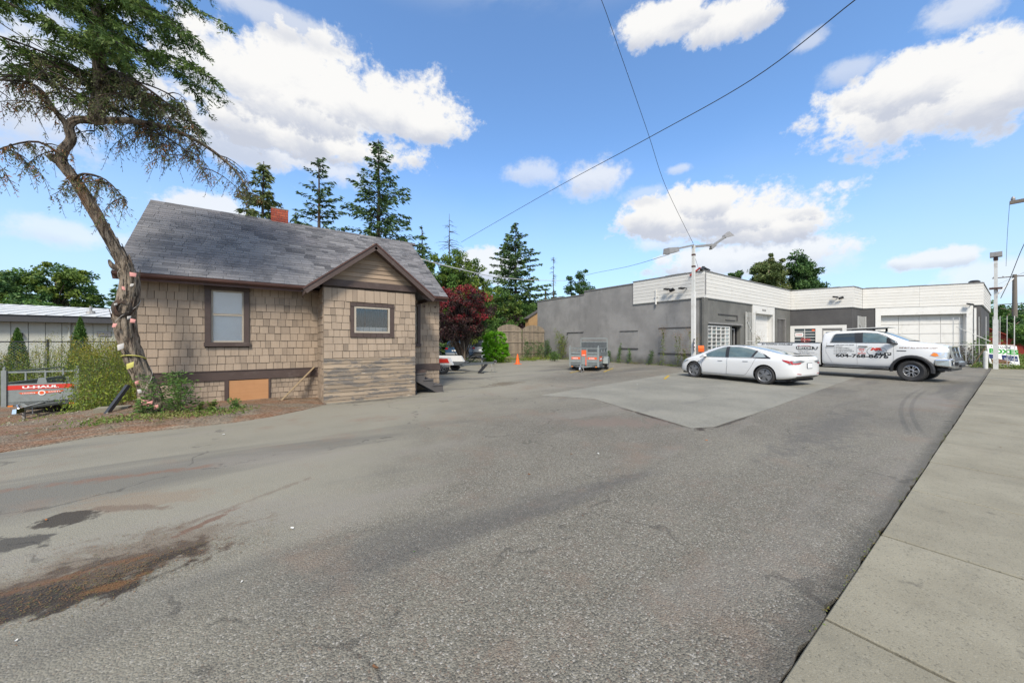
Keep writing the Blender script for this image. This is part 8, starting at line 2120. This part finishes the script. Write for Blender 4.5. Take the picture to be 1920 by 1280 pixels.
kn = m.build('knot', M['twig'], tr_, False, smooth='all'); kn.location = (-2.30, 9.97, 2.22); kn.rotation_euler = (radians(0), 0, radians(10)); kn.scale = (0.8, 1.0, 1.0)
m = MB()
rr = random.Random(4)
for k in range(150):      # loose bark strips
    i = rr.randrange(1, 12); f = rr.random(); a = Vector(TP[i][:3]).lerp(Vector(TP[i + 1][:3]), f); R = TP[i][3] + (TP[i + 1][3] - TP[i][3]) * f
    d = (Vector(TP[i + 1][:3]) - Vector(TP[i][:3])).normalized(); an = rr.uniform(0, 2 * pi); r0 = d.orthogonal().normalized(); o = (Matrix.Rotation(an, 3, d) @ r0)
    ln = rr.uniform(0.12, 0.35); w_ = rr.uniform(0.012, 0.03)
    p0 = a + o * R * 0.98; p1 = p0 + d * ln * 0.5 + o * 0.008; p2 = p0 + d * ln + o * rr.uniform(0.004, 0.022)
    m.beam(p0, p1, w_, 0.010, up=o); m.beam(p1, p2, w_ * 0.8, 0.008, up=o)
m.build('bark_strips', M['bark'], tr_, False, fix=False)['kind'] = 'stuff'
rag_tube('root', [(-1.80, 10.3, 0.25, 0.14), (-1.55, 10.2, 0.06, 0.09), (-1.3, 10.05, 0.0, 0.04)], 'bark', cedar, 14, 5, 0.2)
rag_tube('root', [(-1.85, 10.25, 0.25, 0.13), (-1.95, 10.0, 0.06, 0.08), (-2.1, 9.75, 0.0, 0.03)], 'bark', cedar, 14, 5, 0.2)
rag_tube('stub', [(-3.0, 9.88, 4.78, 0.08), (-3.12, 9.87, 4.86, 0.07), (-3.17, 9.86, 4.90, 0.05)], 'bark', cedar, 12, 4, 0.2)
rag_tube('stub', [(-2.30, 10.05, 3.0, 0.07), (-2.42, 9.98, 3.02, 0.05), (-2.47, 9.95, 3.14, 0.015)], 'bark', cedar, 10, 4, 0.2)
# limbs: main lines first
LIMBS = [
 [(-2.60, 9.81, 5.68, 0.085), (-2.11, 9.80, 5.85, 0.068), (-1.51, 9.82, 5.88, 0.052), (-0.93, 9.86, 5.66, 0.038), (-0.48, 9.90, 5.26, 0.024), (-0.29, 9.94, 4.80, 0.012)],
 [(-2.93, 9.81, 5.47, 0.060), (-3.10, 9.79, 5.71, 0.045), (-3.26, 9.75, 6.0, 0.033), (-3.54, 9.70, 5.98, 0.022), (-3.9, 9.6, 5.7, 0.012)],
 [(-2.60, 9.81, 5.66, 0.13), (-2.56, 9.77, 6.06, 0.125), (-2.53, 9.74, 6.44, 0.115), (-2.54, 9.65, 7.27, 0.095), (-2.57, 9.60, 8.38, 0.070), (-2.61, 9.6, 9.72, 0.035)],
 [(-2.9, 9.86, 4.5, 0.035), (-2.72, 9.7, 4.62, 0.026), (-2.40, 9.5, 4.52, 0.016), (-2.1, 9.4, 4.15, 0.008)],
 [(-2.95, 9.84, 4.85, 0.03), (-3.25, 9.75, 5.05, 0.022), (-3.6, 9.6, 4.75, 0.012), (-3.8, 9.5, 4.4, 0.006)],
 [(-2.05, 9.80, 5.86, 0.03), (-1.7, 9.6, 5.65, 0.022), (-1.3, 9.4, 5.35, 0.014), (-1.0, 9.3, 4.95, 0.007)],
 [(-2.53, 9.75, 6.6, 0.04), (-2.0, 9.7, 6.55, 0.03), (-1.5, 9.6, 6.2, 0.018), (-1.15, 9.55, 5.8, 0.008)],
]
for k in range(11):      # thinning limbs under the green crown
    a = k * 2.4 + 0.9; z = 5.95 + 0.05 * k; ln = rr.uniform(0.9, 1.75); dx, dy = cos(a) * ln, sin(a) * ln * 0.8
    LIMBS.append([(-2.56, 9.77, z, 0.03), (-2.56 + dx * 0.35, 9.77 + dy * 0.35, z + 0.12, 0.022), (-2.56 + dx * 0.75, 9.77 + dy * 0.75, z + 0.02, 0.013), (-2.56 + dx, 9.77 + dy, z - 0.32, 0.006)])
for k in range(26):      # upper crown limbs, growing out all round the leader
    z = 6.3 + 3.3 * (k / 26); a = k * 2.4 + 0.3; ln = (1.75 - 0.10 * (z - 6.2)) * rr.uniform(0.7, 1.1)
    f = (z - 5.66) / 4.06; x0, y0 = -2.56, 9.74
    dx, dy = cos(a) * ln, sin(a) * ln
    LIMBS.append([(x0, y0, z, 0.032), (x0 + dx * 0.35, y0 + dy * 0.35, z + 0.22, 0.024), (x0 + dx * 0.75, y0 + dy * 0.75, z + 0.16, 0.015), (x0 + dx, y0 + dy, z - 0.12, 0.006)])
LIMBS = [[(a, b, c, d * 0.8) for a, b, c, d in l_] for l_ in LIMBS]
sec = MB(); TW = []
for li, lm in enumerate(LIMBS):
    rag_tube('limb', lm, 'bark' if lm[0][3] > 0.04 else 'twig', cedar, 12 if li < 3 else 7, 4, 0.12, seed=li)
    P_ = dense([p[:3] for p in lm], 6)
    upper = li >= 18
    n = 16 if li == 0 else (8 if li == 2 else (9 if upper else 7))
    for j in range(n):
        f = 0.12 + 0.88 * (j + rr.random() * 0.8) / n
        if li == 2: f = 0.12 + 0.85 * j / n
        i = min(int(f * (len(P_) - 1)), len(P_) - 2); p = P_[i]
        a = rr.uniform(0, 2 * pi); ln = rr.uniform(0.35, 0.85) * (1.0 if li else 0.9)
        d = Vector((cos(a), sin(a) * 0.9, rr.uniform(-0.2, 0.35))); g = 0.75 if upper or li == 2 else 1.25
        Q = [p + d * ln * q / 4 - Vector((0, 0, g * ln * 0.55 * (q / 4) ** 2)) for q in range(5)]
        sec.tube(Q, [0.013, 0.010, 0.007, 0.005, 0.003], 4, caps=False)
        TW.append((Q, upper or li == 2, li))
    TW.append((P_[len(P_) // 4:], upper or li == 2, li))
# sprays
CU, DU, TU, LU = [], [], [], []; CS, DS, TS_, LS = [], [], [], []
for Q, up, li in TW:
    seg = sum((Q[i + 1] - Q[i]).length for i in range(len(Q) - 1))
    ns = int(seg * (33 if up else (10 if li > 6 else 21)))
    if li in (3, 4) and not up: ns = int(ns * 1.3)
    A = np.array([q[:] for q in Q])
    for s_ in range(ns):
        f = rr.random() * (len(Q) - 1); i = int(f); p = Q[i].lerp(Q[min(i + 1, len(Q) - 1)], f - i)
        a = rr.uniform(0, 2 * pi)
        L = rr.uniform(0.12, 0.30) if up else rr.uniform(0.12, 0.42)
        out_ = Vector((cos(a), sin(a), 0)) * (0.8 if up else 0.45)
        dn = rr.uniform(0.25, 0.8) if up else rr.uniform(0.8, 1.5)
        tn = min(1, max(0, rr.gauss(0.5, 0.22))) if up else rr.choice([rr.uniform(0, 0.35), rr.uniform(0.3, 1.0), rr.uniform(0.4, 1.0)]) if li < 7 else rr.uniform(0.35, 1.0)
        k_ = 11 if up else 8
        tip = p + out_ * L - Vector((0, 0, dn * L * 0.9))
        if not up and rr.random() < 0.6: sec.tube([p, p.lerp(tip, 0.5) + Vector((0, 0, 0.02)), tip], [0.004, 0.003, 0.002], 3, caps=False)
        D = (tip - p)
        for q in range(k_):
            t = (q + 0.5) / k_
            c = p + D * t + Vector((0, 0, 0.06 * L * sin(t * 3.1)))
            sd = (-1 if q % 2 else 1); pr = D.cross(Vector((rr.uniform(-1, 1), rr.uniform(-1, 1), rr.uniform(-1, 1)))).normalized()
            dd = D.normalized() * 0.9 + pr * 0.8
            ll = (0.095 if up else 0.075) * rr.uniform(0.6, 1.3) * (1.1 - 0.5 * t)
            c = c + dd * ll * 0.4
            (CU if up else CS).append(c[:]); (DU if up else DS).append(dd[:]); (TU if up else TS_).append(min(1, max(0, tn + rr.gauss(0, 0.08)))); (LU if up else LS).append(ll)
sec.build('twigs', M['twig'], cedar, fix=False)
LU = np.array(LU); LS = np.array(LS)
leaves('crown', CU, DU, LU, LU * 0.27, TU, M['lf_cedar'], cedar)
leaves('drooping_foliage', CS, DS, LS, LS * 0.26, TS_, M['lf_cedarold'], cedar)
# ribbons and paper tags wound round the trunk
rib = empty('ribbon_garland', (-2.1, 10.0, 0.2), 0, 'string of pink, white and yellow paper flags wound around the leaning cedar trunk', 'garland')
for i, (x, z, s_, mt) in enumerate(((-2.16, 2.93, 0.13, 'pinktag'), (-2.33, 2.66, 0.12, 'pinktag'), (-2.14, 2.70, 0.09, 'whitetag'), (-2.22, 2.06, 0.10, 'whitetag'), (-2.14, 2.02, 0.12, 'pinktag'), (-2.50, 1.92, 0.12, 'pinktag'), (-2.47, 2.30, 0.07, 'whitetag'), (-2.42, 1.50, 0.17, 'whitetag'), (-2.36, 1.13, 0.17, 'yellowtag'), (-2.19, 0.78, 0.12, 'pinktag'), (-2.13, 0.62, 0.12, 'whitetag'), (-2.06, 0.42, 0.16, 'pinktag'), (-1.93, 0.36, 0.14, 'pinktag'), (-1.80, 0.28, 0.12, 'pinktag'))):
    x = x + 0.33 * ((-2.26 if z > 1.3 else -1.98) - x); y = 9.93 + 0.04 * (i % 2) - (0.05 if i > 8 else 0)
    m = MB(); a = Vector((x, y, z)); e1 = Vector((rr.uniform(0.6, 1), rr.uniform(-0.3, 0.3), rr.uniform(-0.4, 0.4))) * s_ * 0.72; e2 = Vector((rr.uniform(-0.3, 0.3), rr.uniform(-0.4, 0.1), -1)) * s_ * 0.72
    m.add([a, a + e1, a + e1 * 0.9 + e2 * 0.8, a + e2 * 0.9, a + e1 * 0.45 + e2 * 0.3 + Vector((0, -0.03, 0))], [(0, 1, 4), (1, 2, 4), (2, 3, 4), (3, 0, 4)]); m.build('flag', M[mt], rib, fix=False, smooth='all')
m = MB(); pts = []
for k in range(34):
    f = k / 33 * 6.5 + 1.2; i = int(f); c = Vector(TP[i][:3]).lerp(Vector(TP[i + 1][:3]), f - i); R = TP[i][3] * 1.15; a = k * 0.45 + 2
    pts.append(c + Vector((cos(a) * R, sin(a) * R, 0)))
m.tube(pts, 0.0035, 4); m.build('string', M['whitetag'], rib)
m = MB()
for k in range(9): a = pi * (1.0 + k / 8); 
m.tube([(-2.19 + 0.175 * cos(pi + pi * k / 10), 10.2 + 0.175 * sin(pi + pi * k / 10), 1.26 + 0.06 * sin(pi * k / 10) - 0.05 * k / 10) for k in range(11)], 0.012, 5); m.build('strap', M['yellowtag'], rib)

# ---------------------------------------------------------------- low plants
def weed_mass(name, regs, n, hmin, hmax, mat, lab, zf=None, leaf=0.07, per=16, heads=None, stems=True, seed=1, spread=0.10, clip=None):
    """tangle of stalks with leaves, in rectangles (x0, x1, y0, y1)"""
    rs = np.random.default_rng(seed); C_, D_, T_, L_ = [], [], [], []; HC, HD, HT = [], [], []
    ar = np.array([(r[1] - r[0]) * (r[3] - r[2]) for r in regs]); ar = ar / ar.sum(); st_ = MB()
    for k in range(n):
        r = regs[rs.choice(len(regs), p=ar)]; x = rs.uniform(r[0], r[1]); y = rs.uniform(r[2], r[3])
        if clip and clip(x, y): continue
        z = zf(x, y) if zf else 0.0
        hh = rs.uniform(hmin, hmax) * (0.75 + 0.5 * noise.noise(Vector((x * 0.8, y * 0.8, seed)))); 
        lx, ly = rs.normal(size=2) * 0.12 * hh
        tone = min(1, max(0, 0.5 + 0.9 * noise.noise(Vector((x * 0.9, y * 0.9, seed + 5))) + rs.normal() * 0.15))
        f = rs.uniform(0.05, 1, per); c = np.stack([x + lx * f + rs.normal(size=per) * spread * (0.6 + f), y + ly * f + rs.normal(size=per) * spread * (0.6 + f), z + hh * f], 1)
        C_.append(c); d = rs.normal(size=(per, 3)); d[:, 2] = np.abs(d[:, 2]) + 0.3; D_.append(d); T_.append(np.clip(tone + rs.normal(size=per) * 0.1, 0, 1)); L_.append(rs.uniform(0.6, 1.5, per) * leaf)
        if stems and k % 2 == 0: st_.tube([(x, y, z), (x + lx, y + ly, z + hh)], [0.006, 0.003], 3, caps=False)
        if heads and rs.random() < heads and hh > hmin + (hmax - hmin) * 0.35:
            q = rs.normal(size=(22, 3)) * np.array([0.06, 0.06, 0.10]); HC.append(q + np.array([x + lx, y + ly, z + hh])); dd = rs.normal(size=(22, 3)); dd[:, 2] += 1; HD.append(dd)
    t = empty(name, (regs[0][0], regs[0][2], 0), 0, None, None); 
    bpy.data.objects.remove(t)
    L_ = np.concatenate(L_)
    o = leaves(name, np.concatenate(C_), np.concatenate(D_), L_, L_ * 0.4, np.concatenate(T_), M[mat], kind='stuff')
    o['label'] = lab
    if stems: s_ = st_.build('stems', M['weedstem'], o, False, fix=False)
    if HC:
        HC = np.concatenate(HC); leaves('flower_heads', HC, np.concatenate(HD), 0.045, 0.02, rs.uniform(0, 1, len(HC)), M['lf_gold'], o, False)
    return o
front = lambda x, y: y < 19.3 and x < -0.286 * y + 0.55 * noise.noise(Vector((x * 1.5, y * 1.5, 2)))
weed_mass('tall_weeds', [(-12, -3.3, 19.0, 21.3), (-5.6, -3.0, 13.8, 19.3)], 4200, 1.0, 2.35, 'lf_weed', 'tall yellow green goldenrod and weeds behind and beside the open trailer', yard_z, 0.048, 34, 0.50, seed=3, clip=front)
weed_mass('yard_weeds', [(-4.6, -2.7, 11.8, 14.6)], 330, 0.3, 1.15, 'lf_weed', 'leafy weeds between the open trailer and the house corner', yard_z, 0.06, 18, 0.10, seed=4, clip=front)
weed_mass('ground_weeds', [(-9, -2.9, 10.8, 16.0), (-3.6, -1.5, 9.2, 10.4)], 200, 0.04, 0.18, 'lf_grass', 'low scattered weeds on the dirt in front of the trailer', yard_z, 0.05, 9, None, False, seed=5)
weed_mass('dry_grass', [(8, 13.3, 25.5, 30), (8.2, 12.8, 22.8, 25.5)], 1300, 0.12, 0.45, 'lf_grass', 'dry grass strip in front of the parked cars', None, 0.10, 8, None, False, seed=6)
weed_mass('wall_weeds', [(20.9, 21.35, 10.9, 25.0), (14.9, 21.0, 24.0, 24.9), (12.2, 15.6, 21.2, 23.6), (16.8, 19.8, 21.8, 24.2)], 620, 0.06, 0.50, 'lf_weed', 'weeds growing along the foot of the grey wall and the wooden gates', None, 0.07, 12, None, False, seed=7)
weed_mass('verge_grass', [(34.8, 36.2, 0.55, 1.3), (35.0, 46, -1.6, 0.7), (46, 62, -1.6, 1.0)], 1500, 0.10, 0.55, 'lf_grass', 'long dry grass round the foot of the banner', None, 0.12, 9, None, False, seed=8)
weed_mass('edge_grass', [(-1.6, -0.3, 9.15, 9.75), (-2.6, -1.4, 9.2, 9.8)], 170, 0.03, 0.13, 'lf_grass', 'thin grass tufts on the needle strewn strip in front of the house', lambda x, y: dirt_z(x, y), 0.05, 8, None, False, seed=9)
def plant(x, y, z, h, n, lab, mat='lf_weed', leaf=0.07, w_=0.14, head=None, name='weed_plant', grp=None, stalks=3, seed=0, cat='plant'):
    rs = np.random.default_rng(300 + seed); t = empty(name, (x, y, z), 0, lab, cat, grp)
    m = MB(); C_, D_ = [], []
    for k in range(stalks):
        lx, ly = rs.normal(size=2) * w_ * 0.8; hh = h * rs.uniform(0.65, 1.0) if k else h
        m.tube([(x, y, z), (x + lx * 0.4, y + ly * 0.4, z + hh * 0.5), (x + lx, y + ly, z + hh)], [0.012, 0.009, 0.004], 4, caps=False)
        q = n // stalks; f = rs.uniform(0.08, 1, q) ** 0.8; a = rs.uniform(0, 2 * pi, q); rr_ = w_ * rs.uniform(0.15, 1, q) * (1.15 - f * 0.8)
        C_.append(np.stack([x + lx * f + rr_ * np.cos(a), y + ly * f + rr_ * np.sin(a), z + hh * f], 1)); D_.append(np.stack([np.cos(a), np.sin(a), rs.uniform(-0.4, 0.7, q)], 1))
        if head:
            hc = np.array([x + lx, y + ly, z + hh]) + rs.normal(size=(110, 3)) * np.array([0.13, 0.13, 0.15]) * head; leaves('seed_head', hc, rs.normal(size=(110, 3)), 0.05, 0.025, rs.uniform(0, 1, 110), M['lf_dry'], t, kind='stuff')
    m.build('stalk', M['weedstem'], t)
    C_ = np.concatenate(C_); leaves('foliage', C_, np.concatenate(D_), rs.uniform(0.6, 1.4, len(C_)) * leaf, leaf * 0.42, rs.uniform(0, 1, len(C_)), M[mat], t)
    return t
plant(-1.48, 9.98, 0.02, 0.98, 800, 'leafy green sucker shoots growing at the foot of the leaning cedar', 'lf_green', 0.075, 0.34, stalks=12, seed=1, name='sucker_shoots')
plant(-2.02, 10.02, 0.02, 0.45, 260, 'low green shoots on the left side of the cedar root', 'lf_green', 0.07, 0.2, stalks=5, seed=2, name='sucker_shoots')
plant(-0.55, 9.70, 0.05, 0.32, 220, 'small feathery weed tuft in front of the plywood panel', 'lf_green', 0.05, 0.13, stalks=5, seed=3)
plant(-0.95, 9.72, 0.05, 0.28, 140, 'narrow grassy tuft left of the feathery weed', 'lf_grass', 0.09, 0.07, stalks=5, seed=4)
plant(-1.20, 9.86, 0.05, 0.24, 120, 'short green tuft just right of the cedar shoots', 'lf_grass', 0.08, 0.06, stalks=4, seed=5)
wp = [(14.0, 1.0, 'single knee high weed under the right blocked window', 'lf_dkgreen'), (15.6, 1.1, 'thin green weed left of the right blocked window', 'lf_green'), (16.5, 1.5, 'slender weed against the grey wall under the left blocked window', 'lf_green'), (17.3, 0.9, 'dark small weed right of the trailer', 'lf_dkgreen'), (19.0, 1.2, 'green weed directly behind the grey trailer wheel', 'lf_green')]
for i, (y, h, lab, mt) in enumerate(wp): plant(21.2, y, 0, h, 260, lab, mt, 0.09, 0.2, stalks=3, seed=10 + i, grp='weeds along the grey wall')
for i, (y, h, lab, k_) in enumerate(((12.9, 2.35, 'tallest dried weed with a brown seed head against the blocked window', 1.1), (11.9, 1.9, 'dried weed with a pale seed head left of the lamp pole', 1.2), (11.4, 1.1, 'low pale dried seed head near the foot of the lamp pole', 1.6), (10.95, 2.2, 'dried weed standing right behind the lamp pole', 1.0))):
    plant(21.0, y, 0, h, 240, lab, 'lf_weed', 0.09, 0.2, head=k_, stalks=2, seed=20 + i, grp='dried weeds by the lamp pole')
plant(21.15, 22.6, 0, 2.9, 900, 'tall bushy weed climbing the grey wall behind the trailer', 'lf_weed', 0.12, 0.55, stalks=9, seed=30)
plant(21.1, 24.2, 0, 1.8, 700, 'dark leafy bush at the far foot of the grey wall', 'lf_dkgreen', 0.13, 0.55, stalks=8, seed=31)
plant(18.4, 24.0, 0, 1.9, 600, 'climbing weed on the left wooden gate', 'lf_dkgreen', 0.12, 0.42, stalks=7, seed=32)
plant(19.9, 24.2, 0, 1.7, 600, 'dark climbing weed on the right wooden gate', 'lf_dkgreen', 0.12, 0.42, stalks=7, seed=33)
plant(18.6, 20.6, 0, 0.9, 600, 'bright low weed clump in front of the wooden gates', 'lf_green', 0.11, 0.4, stalks=9, seed=34)
plant(28.3, 10.2, 0, 1.9, 260, 'dry orange seeded weed in front of the folded bar gate', 'lf_weed', 0.09, 0.2, head=1.3, stalks=2, seed=35)
plant(36.3, 1.6, 0, 1.4, 500, 'reddish brown weed behind the tall bar gate', 'lf_purple', 0.1, 0.35, stalks=7, seed=36)
plant(41.5, 1.0, 0, 2.3, 900, 'green shrub against the dark wall seen through the bar gate', 'lf_green', 0.14, 0.6, stalks=9, seed=37)
# broken black post and rubble at the house corner
dbr = empty('corner_rubble', (-2.5, 11.2, 0), 0, 'broken dark post and concrete rubble beside the left corner of the house', 'rubble')
m = MB(); m.beam((-2.75, 10.75, -0.02), (-2.45, 11.0, 0.62), 0.09, 0.06); m.build('post', M['blackplastic'], dbr)
m = MB(); m.box(-2.95, -2.45, 11.0, 11.3, -0.2, 0.16); m.box(-3.05, -2.8, 10.9, 11.2, -0.25, 0.05); m.build('block', M['concrete'], dbr)
# scattered stones and needles litter in the dirt yard
m = MB(); rr = random.Random(9)
for k in range(520):
    x = rr.uniform(-9, -2.6); y = rr.uniform(9.6, 16.5) if x < -3.4 else rr.uniform(9.6, 13); z = dirt_z(x, y); s_ = rr.uniform(0.012, 0.045)
    v = [(x + s_ * rr.uniform(.7, 1.2) * cos(a), y + s_ * rr.uniform(.7, 1.2) * sin(a), z) for a in (0.3, 1.9, 3.4, 5.0)]; m.add(v + [(x, y, z + s_ * rr.uniform(0.4, 0.9))], [(0, 1, 4), (1, 2, 4), (2, 3, 4), (3, 0, 4)], rr.random())
m.build('stones', M['concrete'], fix=False)['kind'] = 'stuff'
rs = np.random.default_rng(77); n = 5000
x = np.concatenate([rs.uniform(-3.4, 1.1, n), rs.normal(-1.0, 0.42, 3600)]); y = np.concatenate([rs.uniform(8.75, 11.0, n), rs.normal(3.42, 0.16, 3600) + 0.5 * (rs.random(3600) < 0.12)]); y[n:] += (x[n:] + 1.0) * 0.1; ln_ = np.where(y > 6, 1.0, 0.42)
z = np.array([(dirt_z(a, b) + 0.012) if b > 6 else 0.008 for a, b in zip(x, y)])
keep = ~((x > 0.1) & (y < 9.4) & (y > 6)); x, y, z, ln_ = x[keep], y[keep], z[keep], ln_[keep]; k = len(x)
d = rs.normal(size=(k, 3)); d[:, 2] *= 0.08
leaves('fallen_needles', np.stack([x, y, z], 1), d, rs.uniform(0.02, 0.07, k) * ln_, rs.uniform(0.004, 0.010, k) * ln_, rs.uniform(0.1, 0.5, k), M['lf_cedarold'], kind='stuff', flat=0.8)
# moss and grit along the pavement joint
n = 500; x = 0.8 + 9 * rs.uniform(0, 1, n) ** 1.3; x = x[np.sin(x * 5.3) + np.sin(x * 2.1 + 1) > -0.2]; n = len(x) ; y = 0.615 + rs.normal(size=n) * 0.010; d = rs.normal(size=(n, 3)); d[:, 2] *= 0.3
leaves('joint_moss', np.stack([x, y, np.full(n, 0.008)], 1), d, rs.uniform(0.008, 0.022, n), rs.uniform(0.004, 0.01, n), rs.uniform(0, 0.3, n), M['lf_weed'], kind='stuff')
